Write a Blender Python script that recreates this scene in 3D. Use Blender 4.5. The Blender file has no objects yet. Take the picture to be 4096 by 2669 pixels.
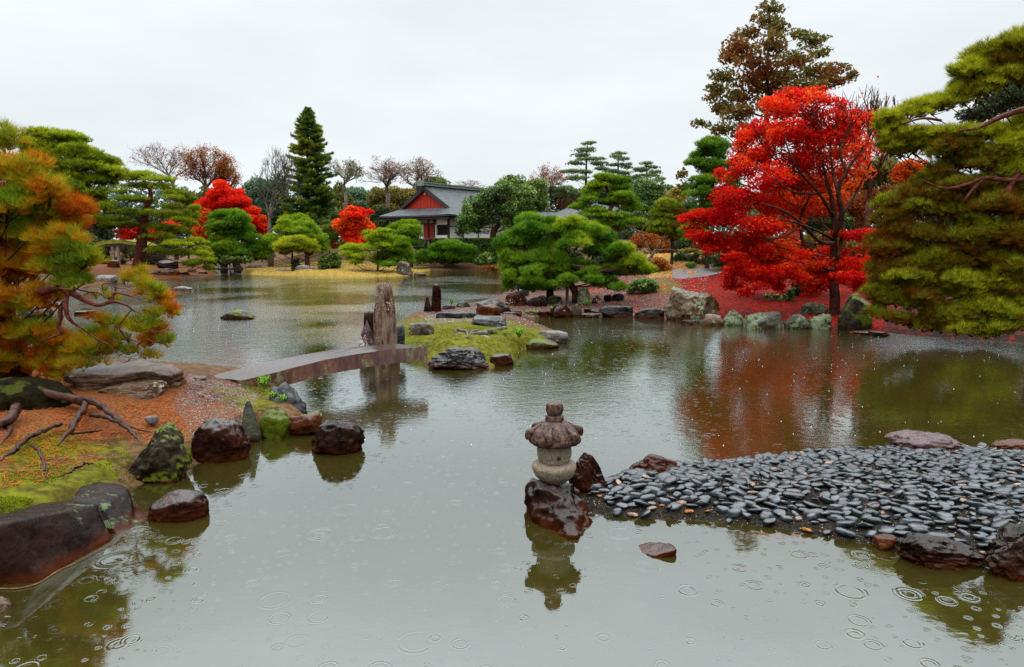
import bpy, bmesh, math, random
import numpy as np
from mathutils import Vector, Matrix
R = math.radians
scene = bpy.context.scene
COL = scene.collection
rng = np.random.default_rng(7)

# ------------------------------------------------------------------ camera
FPX = 4096 * 24 / 36.0
CAMH = 2.3
PITCH = math.atan((1334.5 - 969.0) / FPX)
cd = bpy.data.cameras.new("camera"); cam = bpy.data.objects.new("camera", cd); COL.objects.link(cam)
cam.location = (0, 0, CAMH); cam.rotation_euler = (R(90) - PITCH, 0, 0)
cd.lens = 24; cd.sensor_width = 36; cd.clip_end = 6000; cd.clip_start = 0.05
scene.camera = cam
FW = np.array([0, math.cos(PITCH), -math.sin(PITCH)]); UP = np.array([0, math.sin(PITCH), math.cos(PITCH)])
RT = np.array([1.0, 0, 0])
FR = dict(S=(0, 0, 1), D=(0, 0, 1 / .58105), fL=(0, 400, .5802), fC=(1000, 400, .5802), fR=(1900, 400, .5802),
          fRR=(2700, 0, .9024), gL=(0, 1300, .7092), gC=(1300, 1050, .4622), gN=(2000, 1550, .5479),
          gP=(2800, 1600, .6894), h1=(0, 1000, .3224), h2=(600, 750, .3224), h3=(1400, 680, .2901),
          h4=(1900, 1000, .3361), h5=(2500, 900, .4202), h6=(0, 1500, .6447))
def src(fr, x, y):
    a = FR[fr]; return a[0] + x * a[2], a[1] + y * a[2]
def ray(px, py):
    return FW + RT * ((px - 2048) / FPX) + UP * ((1334.5 - py) / FPX)
def W(fr, x, y, z=0.0):
    d = ray(*src(fr, x, y)); t = (z - CAMH) / d[2]
    return np.array([0, 0, CAMH]) + d * t
def AT(fr, x, y, Y):
    d = ray(*src(fr, x, y)); return np.array([0, 0, CAMH]) + d * (Y / d[1])
def proj(P):
    Q = P - np.array([0, 0, CAMH]); w = Q @ FW; w = np.where(w < .05, 1e-3, w)
    return np.stack([2048 + FPX * (Q @ RT) / w, 1334.5 - FPX * (Q @ UP) / w], -1), Q @ FW

# ------------------------------------------------------------------ numpy noise
def _h(i, j, k, s):
    n = (i * 374761393 + j * 668265263 + k * 2147483647 + s * 1274126177) & 0xffffffff
    n = ((n ^ (n >> 13)) * 1274126177) & 0xffffffff
    n = ((n ^ (n >> 16)) * 2246822519) & 0xffffffff
    return ((n ^ (n >> 15)) & 0xffff) / 65535.0
def vnoise(P, s=0):
    P = np.asarray(P, float); I = np.floor(P).astype(np.int64); f = P - I; u = f * f * (3 - 2 * f)
    r = 0
    for a in (0, 1):
        for b in (0, 1):
            for c in (0, 1):
                w = (u[:, 0] if a else 1 - u[:, 0]) * (u[:, 1] if b else 1 - u[:, 1]) * (u[:, 2] if c else 1 - u[:, 2])
                r = r + w * _h(I[:, 0] + a, I[:, 1] + b, I[:, 2] + c, s)
    return r * 2 - 1
def fbm(P, o=4, s=0, gain=.5):
    P = np.asarray(P, float); r = 0; a = 1.0
    for k in range(o):
        r = r + a * vnoise(P * 2 ** k + 13.7 * k, s + k); a *= gain
    return r

# ------------------------------------------------------------------ object helpers
def tag(o, label=None, cat=None, group=None, kind=None):
    if label: o['label'] = label
    if cat: o['category'] = cat
    if group: o['group'] = group
    if kind: o['kind'] = kind
    return o
def empty(name, loc, label, cat, group=None):
    o = bpy.data.objects.new(name, None); COL.objects.link(o); o.location = loc
    o.empty_display_size = .2
    return tag(o, label, cat, group)
def mesh_np(name, V, faces, mat, parent=None, loc=None, tint=None, smooth=False, attrs=None):
    """V (n,3) in world space; faces: list of int arrays (m,k)."""
    V = np.asarray(V, float)
    org = np.array(loc if loc is not None else (0, 0, 0), float) if parent is None else np.zeros(3)
    q_ = parent
    while q_ is not None: org = org + np.array(q_.location); q_ = q_.parent
    me = bpy.data.meshes.new(name)
    faces = [np.asarray(f) for f in faces if len(f)]
    nl = sum(f.size for f in faces); nf = sum(len(f) for f in faces)
    me.vertices.add(len(V)); me.vertices.foreach_set('co', (V - org).astype(np.float32).ravel())
    me.loops.add(nl); me.loops.foreach_set('vertex_index', np.concatenate([f.ravel() for f in faces]).astype(np.int32))
    me.polygons.add(nf)
    tot = np.concatenate([np.full(len(f), f.shape[1]) for f in faces])
    st = np.concatenate([[0], np.cumsum(tot)[:-1]])
    me.polygons.foreach_set('loop_start', st.astype(np.int32))
    try: me.polygons.foreach_set('loop_total', tot.astype(np.int32))
    except Exception: pass
    me.polygons.foreach_set('use_smooth', np.full(nf, smooth))
    if tint is not None:
        a = me.attributes.new('tint', 'FLOAT', 'POINT'); a.data.foreach_set('value', np.asarray(tint, np.float32))
    for k, v in (attrs or {}).items():
        a = me.attributes.new(k, 'FLOAT_COLOR', 'POINT'); a.data.foreach_set('color', np.asarray(v, np.float32).ravel())
    me.update(calc_edges=True)
    me.materials.append(mat)
    o = bpy.data.objects.new(name, me); COL.objects.link(o)
    if parent is not None: o.parent = parent
    elif loc is not None: o.location = loc
    return o
class MB:
    def __init__(s): s.V = []; s.F = {}; s.n = 0; s.T = []
    def add(s, V, F, t=0.5):
        V = np.asarray(V, float)
        for f in (F if isinstance(F, list) else [F]):
            f = np.asarray(f, int)
            if len(f): s.F.setdefault(f.shape[1], []).append(f + s.n)
        s.V.append(V); s.n += len(V); s.T.append(np.broadcast_to(np.asarray(t, float), (len(V),)))
    def build(s, name, mat, parent=None, loc=None, smooth=False):
        return mesh_np(name, np.concatenate(s.V), [np.concatenate(f) for f in s.F.values()], mat, parent, loc,
                       np.concatenate(s.T), smooth)
BOXF = np.array([[0, 1, 3, 2], [4, 6, 7, 5], [0, 4, 5, 1], [2, 3, 7, 6], [0, 2, 6, 4], [1, 5, 7, 3]])
def box(mb, lo, hi, M=None, t=.5):
    V = np.array([[x, y, z] for x in (lo[0], hi[0]) for y in (lo[1], hi[1]) for z in (lo[2], hi[2])], float)
    if M is not None: V = M(V)
    mb.add(V, BOXF, t)
def tube(mb, P, rad, n=6, t=.5, cap=True, wob=0):
    P = np.asarray(P, float); m = len(P); rad = np.broadcast_to(np.asarray(rad, float), (m,))
    T = np.gradient(P, axis=0); T /= np.linalg.norm(T, axis=1)[:, None] + 1e-9
    ref = np.where(np.abs(T[:, 2:3]) > .9, np.array([[1., 0, 0]]), np.array([[0, 0, 1.]]))
    ref = np.broadcast_to(ref[0], T.shape) if abs(T[:, 2]).max() < .9 or abs(T[:, 2]).min() > .9 else np.broadcast_to(np.array([.37, .91, .2]), T.shape)
    U = np.cross(T, ref); U /= np.linalg.norm(U, axis=1)[:, None] + 1e-9
    B = np.cross(T, U)
    a = np.arange(n) * 2 * math.pi / n
    rr = rad[:, None] * np.ones(n)[None]
    if wob: rr = rr * (1 + wob * rng.standard_normal(rr.shape))
    V = P[:, None] + (U[:, None] * np.cos(a)[None, :, None] + B[:, None] * np.sin(a)[None, :, None]) * rr[..., None]
    i = np.arange(m - 1)[:, None] * n; j = np.arange(n)[None]; j2 = (j + 1) % n
    F = np.stack([i + j, i + j2, i + n + j2, i + n + j], -1).reshape(-1, 4)
    V = V.reshape(-1, 3); Fs = [F]
    if cap:
        V = np.concatenate([V, P[:1], P[-1:]]); c0, c1 = m * n, m * n + 1
        Fs.append(np.array([[c0, (k + 1) % n, k] for k in range(n)] + [[c1, (m - 1) * n + k, (m - 1) * n + (k + 1) % n] for k in range(n)]))
    mb.add(V, Fs, t)
def smoothpath(P, k=6):
    """catmull-rom resample of (n,4) points xyz+radius"""
    P = np.asarray(P, float); Q = np.concatenate([2 * P[:1] - P[1:2], P, 2 * P[-1:] - P[-2:-1]])
    out = []
    for i in range(1, len(Q) - 2):
        for t in np.arange(k) / k:
            a, b, c, d = Q[i - 1], Q[i], Q[i + 1], Q[i + 2]
            out.append(.5 * (2 * b + (c - a) * t + (2 * a - 5 * b + 4 * c - d) * t * t + (3 * b - a - 3 * c + d) * t ** 3))
    out.append(Q[-2]); out = np.array(out); out[:, 3] = np.maximum(out[:, 3], 1e-4) if out.shape[1] > 3 else 0
    return out
def unit(v): return v / (np.linalg.norm(v, axis=-1, keepdims=True) + 1e-9)

# ------------------------------------------------------------------ materials
class NT:
    def __init__(s, name):
        s.m = bpy.data.materials.new(name); s.m.use_nodes = True; s.t = s.m.node_tree; s.t.nodes.clear()
        s.out = s.N('ShaderNodeOutputMaterial')
    def N(s, typ, ins=None, **kw):
        n = s.t.nodes.new(typ)
        for k, v in kw.items(): setattr(n, k, v)
        for k, v in (ins or {}).items(): s.set(n.inputs[k], v)
        return n
    def set(s, inp, v):
        if hasattr(v, 'is_output') and not isinstance(v, (int, float)): s.t.links.new(v, inp)
        else: inp.default_value = v
    def math(s, op, a, b=0.0, c=None, clamp=False):
        n = s.N('ShaderNodeMath', operation=op, use_clamp=clamp); s.set(n.inputs[0], a); s.set(n.inputs[1], b)
        if c is not None: s.set(n.inputs[2], c)
        return n.outputs[0]
    def ramp(s, f, stops, interp='LINEAR'):
        n = s.N('ShaderNodeValToRGB'); n.color_ramp.interpolation = interp; s.set(n.inputs[0], f)
        e = n.color_ramp.elements
        while len(e) > 1: e.remove(e[0])
        e[0].position = stops[0][0]; e[0].color = (*stops[0][1], 1)
        for p, c in stops[1:]:
            x = e.new(p); x.color = (*c, 1)
        return n.outputs[0]
    def mix(s, f, a, b, typ='MIX'):
        n = s.N('ShaderNodeMix', data_type='RGBA', blend_type=typ); s.set(n.inputs[0], f)
        s.set(n.inputs[6], a if not isinstance(a, tuple) else (*a, 1)); s.set(n.inputs[7], b if not isinstance(b, tuple) else (*b, 1))
        return n.outputs[2]
    def noise(s, vec, scale, detail=4, rough=.55, dist=0):
        n = s.N('ShaderNodeTexNoise', {'Scale': scale, 'Detail': detail, 'Roughness': rough, 'Distortion': dist})
        if vec is not None: s.set(n.inputs['Vector'], vec)
        return n.outputs['Fac']
    def sstep(s, v, lo, hi):
        n = s.N('ShaderNodeMapRange', interpolation_type='SMOOTHSTEP'); s.set(n.inputs[0], v); n.inputs[1].default_value = lo; n.inputs[2].default_value = hi
        return n.outputs[0]
    def done(s, sh): s.t.links.new(sh, s.out.inputs[0]); return s.m
    def pos(s): return s.N('ShaderNodeNewGeometry').outputs['Position']
    def bump(s, h, strength, dist=.02, normal=None):
        n = s.N('ShaderNodeBump', {'Strength': strength, 'Distance': dist, 'Height': h})
        if normal is not None: s.set(n.inputs['Normal'], normal)
        return n.outputs[0]
def principled(nt, col, rough=.5, spec=.5, normal=None, **kw):
    ins = {'Base Color': (*col, 1) if isinstance(col, tuple) else col, 'Roughness': rough, 'Specular IOR Level': spec}
    ins.update(kw)
    p = nt.N('ShaderNodeBsdfPrincipled', ins)
    if normal is not None: nt.set(p.inputs['Normal'], normal)
    return p.outputs[0]
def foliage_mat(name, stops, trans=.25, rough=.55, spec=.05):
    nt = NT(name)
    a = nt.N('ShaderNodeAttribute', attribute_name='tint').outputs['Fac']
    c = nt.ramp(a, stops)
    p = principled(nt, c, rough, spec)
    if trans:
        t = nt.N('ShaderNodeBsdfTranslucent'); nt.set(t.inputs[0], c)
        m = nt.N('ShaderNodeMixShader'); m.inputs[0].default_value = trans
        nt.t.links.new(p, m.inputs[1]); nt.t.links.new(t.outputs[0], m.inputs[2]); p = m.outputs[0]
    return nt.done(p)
def simple_mat(name, c1, c2=None, scale=8, rough=.5, spec=.5, bump=.3, dist=.01, stretch=None):
    nt = NT(name); tc = nt.N('ShaderNodeTexCoord').outputs['Object']
    if stretch:
        mp = nt.N('ShaderNodeMapping'); nt.set(mp.inputs[0], tc); mp.inputs['Scale'].default_value = stretch; tc = mp.outputs[0]
    n = nt.noise(tc, scale, 6, .6)
    c = nt.mix(nt.sstep(n, .35, .68), c1, c2 or c1)
    return nt.done(principled(nt, c, rough, spec, nt.bump(n, bump, dist)))
def rock_mat(name, c1, c2, lich=None, lamt=.0, moss=0., rust=0., rough=(.18, .5), scale=5., wet=1.0, mosscol=(.055, .07, .006), strat=(1, 1, 1), bk=1.0, coat=.3):
    """wet stone: two colours, crusty lichen spots, moss patches, an iron-brown stain at the waterline"""
    nt = NT(name); P = nt.pos()
    mp = nt.N('ShaderNodeMapping'); nt.set(mp.inputs[0], P); mp.inputs['Scale'].default_value = strat
    n1 = nt.noise(mp.outputs[0], scale, 8, .62, .6); n2 = nt.noise(P, scale * 4.5, 6, .7); n3 = nt.noise(P, scale * .55, 3, .5)
    n4 = nt.noise(P, scale * 12, 4, .6)
    c = nt.mix(nt.sstep(n1, .36, .64), c1, c2)
    c = nt.mix(nt.math('MULTIPLY', nt.sstep(n2, .5, .72), .4), c, tuple(min(1, v * 1.7 + .01) for v in c2))
    c = nt.mix(nt.math('MULTIPLY', nt.sstep(n4, .5, .68), .5), c, tuple(v * .35 for v in c1))
    rg = nt.math('MULTIPLY_ADD', nt.sstep(n2, .35, .65), rough[1] - rough[0], rough[0])
    if rust:
        sep = nt.N('ShaderNodeSeparateXYZ'); nt.set(sep.inputs[0], P)
        zz = nt.math('MULTIPLY_ADD', n1, -.22, sep.outputs[2])
        f = nt.math('MULTIPLY', nt.sstep(zz, rust * .2 - .05, -.12), .8)
        c = nt.mix(f, c, (.055, .013, .003))
    if lich:
        f = nt.sstep(nt.math('ADD', nt.math('MULTIPLY', n2, .6), nt.math('MULTIPLY', n3, .55)), .74 - lamt * .24, .77 - lamt * .22)
        c = nt.mix(f, c, lich); rg = nt.mix(f, rg, (.6, .6, .6))
    if moss:
        g = nt.N('ShaderNodeNewGeometry'); sp = nt.N('ShaderNodeSeparateXYZ'); nt.set(sp.inputs[0], g.outputs['Normal'])
        f = nt.sstep(nt.math('ADD', nt.math('MULTIPLY', sp.outputs[2], .22), n3), .90 - moss * .42, .97 - moss * .42)
        c = nt.mix(f, c, nt.mix(n4, mosscol, tuple(min(1, v * 2.1) for v in mosscol))); rg = nt.mix(f, rg, (.8, .8, .8))
    h = nt.math('ADD', nt.math('MULTIPLY', n1, 1.0), nt.math('ADD', nt.math('MULTIPLY', n2, .45), nt.math('MULTIPLY', n4, .18)))
    nb = nt.bump(h, bk, .06 if scale < 9 else .02)
    gn = nt.N('ShaderNodeNewGeometry'); sn = nt.N('ShaderNodeSeparateXYZ'); nt.set(sn.inputs[0], gn.outputs['Normal']); film = nt.sstep(sn.outputs[2], .5, .92)  # the rain film lies on what faces up
    return nt.done(principled(nt, c, rg, nt.math('MULTIPLY', film, .35 * wet), nb, **{'Coat Weight': nt.math('MULTIPLY', film, coat * 1.6 * wet, clamp=True), 'Coat Roughness': .07, 'Coat IOR': 1.45, 'Coat Normal': nb}))

def RM(name, c1, c2, *a, kf=.58, **k):
    if k.get('lich'): k['lich'] = tuple(v * .85 for v in k['lich'])
    return rock_mat(name, tuple(v * kf for v in c1), tuple(v * kf for v in c2), *a, **k)
ROCK = dict(
    bankm=RM('bank_earth_shade_tint', (.012, .010, .006), (.035, .026, .012), moss=.35, rough=(.7, .9), scale=6, wet=.05, mosscol=(.03, .035, .006)),  # earth and moss darkened to carry the shade under the left pine
    dark=RM('stone_wet_dark', (.012, .007, .005), (.060, .030, .020), rust=.5, rough=(.12, .38)),
    lant=RM('stone_lantern_rock', (.012, .006, .005), (.055, .022, .014), rust=.4, rough=(.06, .28), scale=5., coat=.7),
    brown=RM('stone_wet_brown', (.014, .005, .004), (.060, .020, .012), rust=.5, rough=(.08, .3), scale=3.5, bk=.7, coat=.6),
    smooth=RM('stone_smooth_brown', (.012, .007, .006), (.034, .016, .013), lich=(.10, .15, .07), lamt=.3, rust=.25, rough=(.2, .35), scale=2.2, bk=.6, coat=.1, wet=.5),
    grey=RM('stone_grey_streaked', (.05, .05, .052), (.17, .17, .17), lich=(.45, .44, .4), lamt=.15, rust=.45, rough=(.2, .5), scale=4, strat=(1, 1, 2.4)),
    slate=RM('stone_dark_slate', (.018, .015, .014), (.10, .092, .09), rust=.55, rough=(.14, .4), scale=3.5, strat=(1, 1, 2.2)),
    lichen=RM('stone_lichened', (.07, .045, .035), (.15, .11, .08), lich=(.42, .40, .30), lamt=.5, moss=.12, rust=.35, rough=(.35, .65), scale=4),
    green=RM('stone_green_lichen', (.045, .05, .035), (.13, .13, .09), lich=(.17, .20, .11), lamt=.7, moss=.25, rust=.2, rough=(.4, .7), scale=3.),
    mossy=RM('stone_mossy', (.03, .025, .018), (.10, .08, .05), lich=(.3, .3, .2), lamt=.15, moss=.8, rust=.3, rough=(.35, .7), scale=4),
    moss=RM('stone_moss_covered', (.03, .035, .01), (.10, .11, .02), moss=1.3, rough=(.6, .8), scale=4, mosscol=(.045, .058, .005)),
    orange=RM('stone_orange', (.07, .02, .008), (.20, .07, .025), lich=(.5, .42, .3), lamt=.15, moss=.2, rust=.8, rough=(.15, .4), scale=3.5),
    pale=RM('stone_pale', (.14, .115, .105), (.34, .30, .28), lich=(.6, .58, .53), lamt=.25, rust=.6, rough=(.25, .55), scale=4, strat=(1, 1, 2)),
    redl=RM('stone_red_white_lichen', (.05, .012, .009), (.10, .03, .02), lich=(.55, .50, .42), lamt=.45, rust=.3, rough=(.2, .5), scale=4.5),
    boulder=RM('stone_tan_boulder', (.15, .07, .025), (.32, .26, .18), lich=(.30, .33, .24), lamt=.55, moss=.02, rust=.6, rough=(.35, .65), scale=2.0),
    column=RM('stone_striated_column', (.11, .045, .032), (.44, .30, .22), lich=(.62, .48, .38), lamt=.42, rust=.0, rough=(.22, .5), scale=4.5, strat=(2.5, 2.5, .42)),
    purple=RM('stone_mauve', (.10, .05, .052), (.24, .16, .165), lich=(.6, .5, .48), lamt=.3, rust=.5, rough=(.2, .45), scale=4, strat=(1.6, 1.6, .8)),
    tan=RM('stone_tan_slab', (.12, .055, .03), (.28, .17, .11), lich=(.5, .42, .34), lamt=.25, moss=.08, rough=(.25, .55), scale=4, strat=(1, 1, 2.5)),
)
BARK = rock_mat('bark_wet', (.022, .010, .008), (.075, .03, .02), rough=(.3, .6), scale=9, wet=.7)
BARKR = rock_mat('bark_red', (.05, .012, .008), (.14, .045, .03), rough=(.3, .6), scale=9, wet=.7)
BARKG = rock_mat('bark_grey', (.06, .05, .04), (.17, .14, .11), lich=(.25, .25, .15), lamt=.2, rough=(.5, .8), scale=5, wet=.6)
BARKP = simple_mat('bark_twig', (.10, .065, .055), (.17, .12, .10), 3, .7)
# ------------------------------------------------------------------ foliage colours
FM = dict(
    pine_orange=foliage_mat('needles_orange_green', [(0, (.50, .085, .006)), (.33, (.50, .17, .008)), (.55, (.52, .37, .012)), (.75, (.28, .36, .012)), (1, (.07, .16, .012))], .4),
    pine_green=foliage_mat('needles_green', [(0, (.028, .085, .012)), (.35, (.055, .17, .014)), (.65, (.16, .32, .016)), (1, (.42, .48, .02))], .2),
    pine_olive=foliage_mat('needles_olive', [(0, (.20, .07, .008)), (.2, (.10, .09, .008)), (.42, (.09, .16, .012)), (.7, (.24, .32, .014)), (1, (.46, .50, .02))], .2),
    pine_brown=foliage_mat('needles_rust_olive', [(0, (.24, .05, .005)), (.3, (.18, .075, .007)), (.55, (.12, .12, .009)), (.75, (.26, .30, .012)), (1, (.48, .48, .02))], .2),
    pine_yellow=foliage_mat('needles_yellow', [(0, (.16, .20, .012)), (.5, (.40, .42, .016)), (1, (.62, .55, .02))], .2),
    pine_far=foliage_mat('needles_far', [(0, (.06, .11, .05)), (.5, (.14, .21, .08)), (1, (.28, .36, .12))], .2),
    spruce=foliage_mat('needles_spruce', [(0, (.03, .07, .025)), (.5, (.085, .16, .04)), (.8, (.19, .25, .035)), (1, (.36, .34, .03))], .15),
    maple=foliage_mat('leaves_red', [(0, (.55, .010, .006)), (.5, (.80, .020, .008)), (.8, (.88, .06, .012)), (1, (.85, .14, .02))], .5),
    maple_or=foliage_mat('leaves_orange', [(0, (.50, .05, .01)), (.5, (.66, .13, .015)), (1, (.72, .24, .03))], .4),
    maple_big=foliage_mat('leaves_red_orange', [(0, (.50, .006, .006)), (.4, (.78, .018, .008)), (.7, (.85, .08, .012)), (1, (.85, .20, .03))], .5),
    rust=foliage_mat('leaves_rust', [(0, (.20, .04, .012)), (.5, (.34, .09, .02)), (1, (.45, .17, .03))], .35),
    autumn=foliage_mat('leaves_brown_green', [(0, (.24, .06, .014)), (.3, (.20, .10, .02)), (.6, (.13, .13, .025)), (1, (.09, .12, .03))], .3),
    broad=foliage_mat('leaves_green', [(0, (.035, .075, .016)), (.5, (.09, .17, .03)), (1, (.24, .34, .05))], .25, .35, .5),
    bamboo=foliage_mat('leaves_teal', [(0, (.06, .11, .07)), (.5, (.12, .20, .12)), (1, (.21, .31, .16))], .25),
    gold=foliage_mat('leaves_olive_gold', [(0, (.09, .09, .03)), (.5, (.18, .16, .04)), (1, (.32, .24, .05))], .3),
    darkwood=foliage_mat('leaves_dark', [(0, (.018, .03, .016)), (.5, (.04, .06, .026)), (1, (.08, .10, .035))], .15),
    hedge=foliage_mat('leaves_hedge', [(0, (.022, .04, .01)), (.5, (.055, .09, .02)), (1, (.13, .17, .03))], .15),
    grass=foliage_mat('grass_blades', [(0, (.06, .16, .02)), (1, (.20, .34, .03))], .25),
    mossb=foliage_mat('moss_blades', [(0, (.09, .12, .008)), (.5, (.20, .24, .010)), (1, (.38, .37, .014))], .2),
)

# ------------------------------------------------------------------ foliage generators
def needles(mb, P, A, k, L, w, spread, tint, tj=.12):
    n = len(P)
    if n == 0: return
    P = np.repeat(P, k, 0); A = np.repeat(A, k, 0); t = np.repeat(tint, k) + rng.normal(0, tj, n * k)
    d = unit(A + unit(rng.standard_normal((n * k, 3))) * spread)
    s = unit(np.cross(d, rng.standard_normal((n * k, 3))))
    ln = L * rng.uniform(.65, 1.1, (n * k, 1))
    V = np.stack([P - s * w / 2, P + s * w / 2, P + d * ln], 1).reshape(-1, 3)
    mb.add(V, np.arange(n * k * 3).reshape(-1, 3), np.repeat(np.clip(t, 0, 1), 3))
def leaves(mb, P, size, tint, flat=.5, asp=.6, tj=.12):
    n = len(P)
    if n == 0: return
    N = unit(rng.standard_normal((n, 3)) * np.array([1, 1, 1]) * (1 - flat) + np.array([0, 0, 1.]) * flat * rng.choice([1, 1, -1], n)[:, None])
    u = unit(np.cross(N, rng.standard_normal((n, 3)))); v = np.cross(N, u)
    s = size * rng.uniform(.6, 1.3, (n, 1))
    V = np.stack([P + u * s, P + v * s * asp, P - u * s, P - v * s * asp], 1).reshape(-1, 3)
    t = np.clip(np.asarray(tint) + rng.normal(0, tj, n), 0, 1)
    mb.add(V, np.arange(n * 4).reshape(-1, 4), np.repeat(t, 4))
def ell_points(n, c, r, mode):
    """points over an ellipsoid clump; 'dome' = flat-bottomed pad, 'full' = round"""
    d = unit(rng.standard_normal((n, 3)))
    if mode == 'dome': d[:, 2] = np.where(rng.random(n) < .84, np.abs(d[:, 2]), d[:, 2] * .35)
    q = rng.uniform(.25, 1, (n, 1)) ** .4
    return c + d * r * q, unit(d / np.maximum(r, 1e-3))
PX_K, PZ_P, PZ_L = 1.18, 1.6, 1.5
def tree(name, label, cat, fr, D, pads, mat, trunk=None, kind='pine', group=None, L=.22, w=.03, k=9, cov=5.,
         seed=0, bark=None, depthk=.6, tint=.5, tintv=.3, leaf=.15, zbase=None, sub=6, limb=True, flat=.5, limbr=.05,
         fat=1.25, infill=1, pzl=None, lean=0., limb_if=None, twig=.012, hi=.34, noct=.6, sph=.42):
    """pads: (x, y, rx, ry[, tint offset[, density]]) traced in a photo frame; each becomes a clump at its own depth"""
    global rng
    rng = np.random.default_rng(seed + 100)
    sc = FR[fr][2]
    if cat == 'shrub' and not trunk: # stand the shrub on the ground it grows from
        xm_ = sum(p[0] for p in pads) / len(pads); yl_ = max(p[1] + p[3] * .8 for p in pads); best = None
        for k_ in np.linspace(.55, 1.5, 96):
            q_ = AT(fr, xm_, yl_, D * k_); e_ = abs(q_[2] - float(hfun(q_[None, :2])[0])) + .04 * abs(math.log(k_)) * 5
            if float(hfun(q_[None, :2])[0]) > .05 and (best is None or e_ < best[0]): best = (e_, D * k_)
        if best: D = best[1]
    px_m = FPX / D
    xs = [p[0] for p in pads]; xc = (min(xs) + max(xs)) / 2; hw = (max(xs) - min(xs)) / 2 + 1e-6
    if trunk:
        tp = []
        for q in trunk:
            dd = q[3] if len(q) > 3 else 0
            p = AT(fr, q[0], q[1], D + dd); tp.append([*p, q[2] * sc / px_m])
        tp = np.array(tp)
    else:
        yb = max(p[1] + p[3] for p in pads); yt = min(p[1] for p in pads)
        a = AT(fr, xc, yb, D); b = AT(fr, xc, yt, D)
        r0 = max(.012, .012 * (b[2] - a[2]) * 2.2) * (.5 if cat == 'shrub' else 1)
        tp = np.array([[a[0], a[1], a[2] - .2, r0], [*(a + (b - a) * .5 + np.array([.15 * r0, 0, 0])), r0 * .6], [*(b - np.array([0, 0, .1])), r0 * .2]])
    base = tp[0, :3].copy()
    g = float(hfun(base[None, :2])[0])
    if base[2] > g: # carry the trunk down to the ground
        tp = np.concatenate([[[base[0], base[1], g - .15, tp[0, 3] * 1.15]], tp]); base = tp[0, :3].copy(); base[2] = g
    root = empty(name, tuple(base), label, cat, group)
    pads = [tuple(p) + (0., 1.)[len(p) - 4:] if len(p) < 6 else tuple(p) for p in pads]; n0_ = len(pads)
    if infill:
        A_ = np.array([p[:2] for p in pads]); ext = []
        for i_ in range(n0_):
            dd_ = np.abs(A_ - A_[i_]) / np.array([pads[i_][2] + 1, pads[i_][3] * 1.6 + 1]); dd_ = np.hypot(dd_[:, 0], dd_[:, 1]); o_ = np.argsort(dd_)[1:1 + 2 * infill]
            for j_ in o_:
                if .8 < dd_[j_] < 3.0 and i_ < j_:
                    a_, b_ = pads[i_], pads[j_]; ext.append(((a_[0] + b_[0]) / 2, (a_[1] + b_[1]) / 2, (a_[2] + b_[2]) / 2.2, (a_[3] + b_[3]) / 2, (a_[4] + b_[4]) / 2 - .06, min(a_[5], b_[5]) * .8))
        pads = pads + ext
    wood = MB(); crown = MB()
    sp = smoothpath(tp, 5)
    tube(wood, sp[:, :3], sp[:, 3], 9, wob=.05)
    for i, pd in enumerate(pads):
        x, y, rx, ry = pd[:4]; rx *= PX_K; ry *= (PZ_P * fat if kind == 'pine' else (pzl or PZ_L)); y += (ry * .25 if kind == 'pine' else 0); to = pd[4] if len(pd) > 4 else 0.; dens = pd[5] if len(pd) > 5 else 1.
        u = min(1, abs(x - xc) / hw); hwm = hw * sc / px_m
        off = (rng.uniform(-1, .8) if i < n0_ else rng.uniform(-.2, .8)) * depthk * hwm * math.sqrt(max(.05, 1 - u * u))
        Y = D + off + lean * (x - xc) / hw; pm = FPX / Y
        c = AT(fr, x, y, Y); Rx = rx * sc / pm; Rz = ry * sc / pm
        r = np.array([Rx, Rx * .8, Rz])
        # limb from trunk
        if limb and i < n0_ and (limb_if is None or limb_if(x, y)):
            j = np.argmin(np.abs(sp[:, 2] - (c[2] - .35 * abs(c[0] - base[0]) - Rz)) + .1 * np.abs(sp[:, 0] - c[0])); j = max(j, int(len(sp) * .3))
            s0 = sp[j, :3]; mid = (s0 + c) / 2 + np.array([0, 0, -.08 * np.linalg.norm(c - s0)]) + rng.normal(0, .05 * np.linalg.norm(c - s0) + .01, 3)
            r0 = min(sp[j, 3] * .5, limbr * (.3 + .10 * np.linalg.norm(c - s0)))
            lp = smoothpath(np.array([[*s0, r0], [*mid, r0 * .75], [*(c - np.array([0, 0, Rz * .2])), r0 * .4]]), 4)
            tube(wood, lp[:, :3], lp[:, 3], 5, cap=False)
        # sub clumps
        m = max(3, int(sub * dens ** .5))
        cs, nn = ell_points(m, c, r * (.62 if kind != 'pine' else np.array([.68, .68, .5])), 'dome' if kind == 'pine' else 'full')
        cs = np.concatenate([c[None], cs]); m += 1
        area = math.pi * rx * ry * sc * sc
        tsz = (L if kind == 'pine' else leaf * 1.25) * pm
        n = max(8, int(cov * (1.9 if kind == 'pine' else 1.5) * dens * area / tsz ** 2))
        per = max(2, n // m)
        for q in range(m):
            rs = r * (sph if kind == 'pine' else .46) * rng.uniform(.75, 1.25) * np.array([1.15, 1.15, 1.0 if kind != 'pine' else 1.1])
            P, dN = ell_points(per, cs[q], rs, 'dome' if kind == 'pine' else 'full')
            tv = tint + to + rng.normal(0, tintv * .35)
            tt = np.clip(tv + tintv * vnoise(P * noct, 5) + hi * (dN[:, 2] * .7 - .2) * (1 if kind == 'pine' else .5), 0, 1)  # up-facing foliage gets a lifted tint, a top highlight put into the colour
            if limb and twig and (limb_if is None or limb_if(x, y)):
                tube(wood, np.array([c - np.array([0, 0, Rz * .25]), (c + cs[q]) / 2 + rng.normal(0, .06 * Rx, 3), cs[q]]), [twig * 1.6, twig * 1.1, twig * .5], 3, cap=False)
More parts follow.
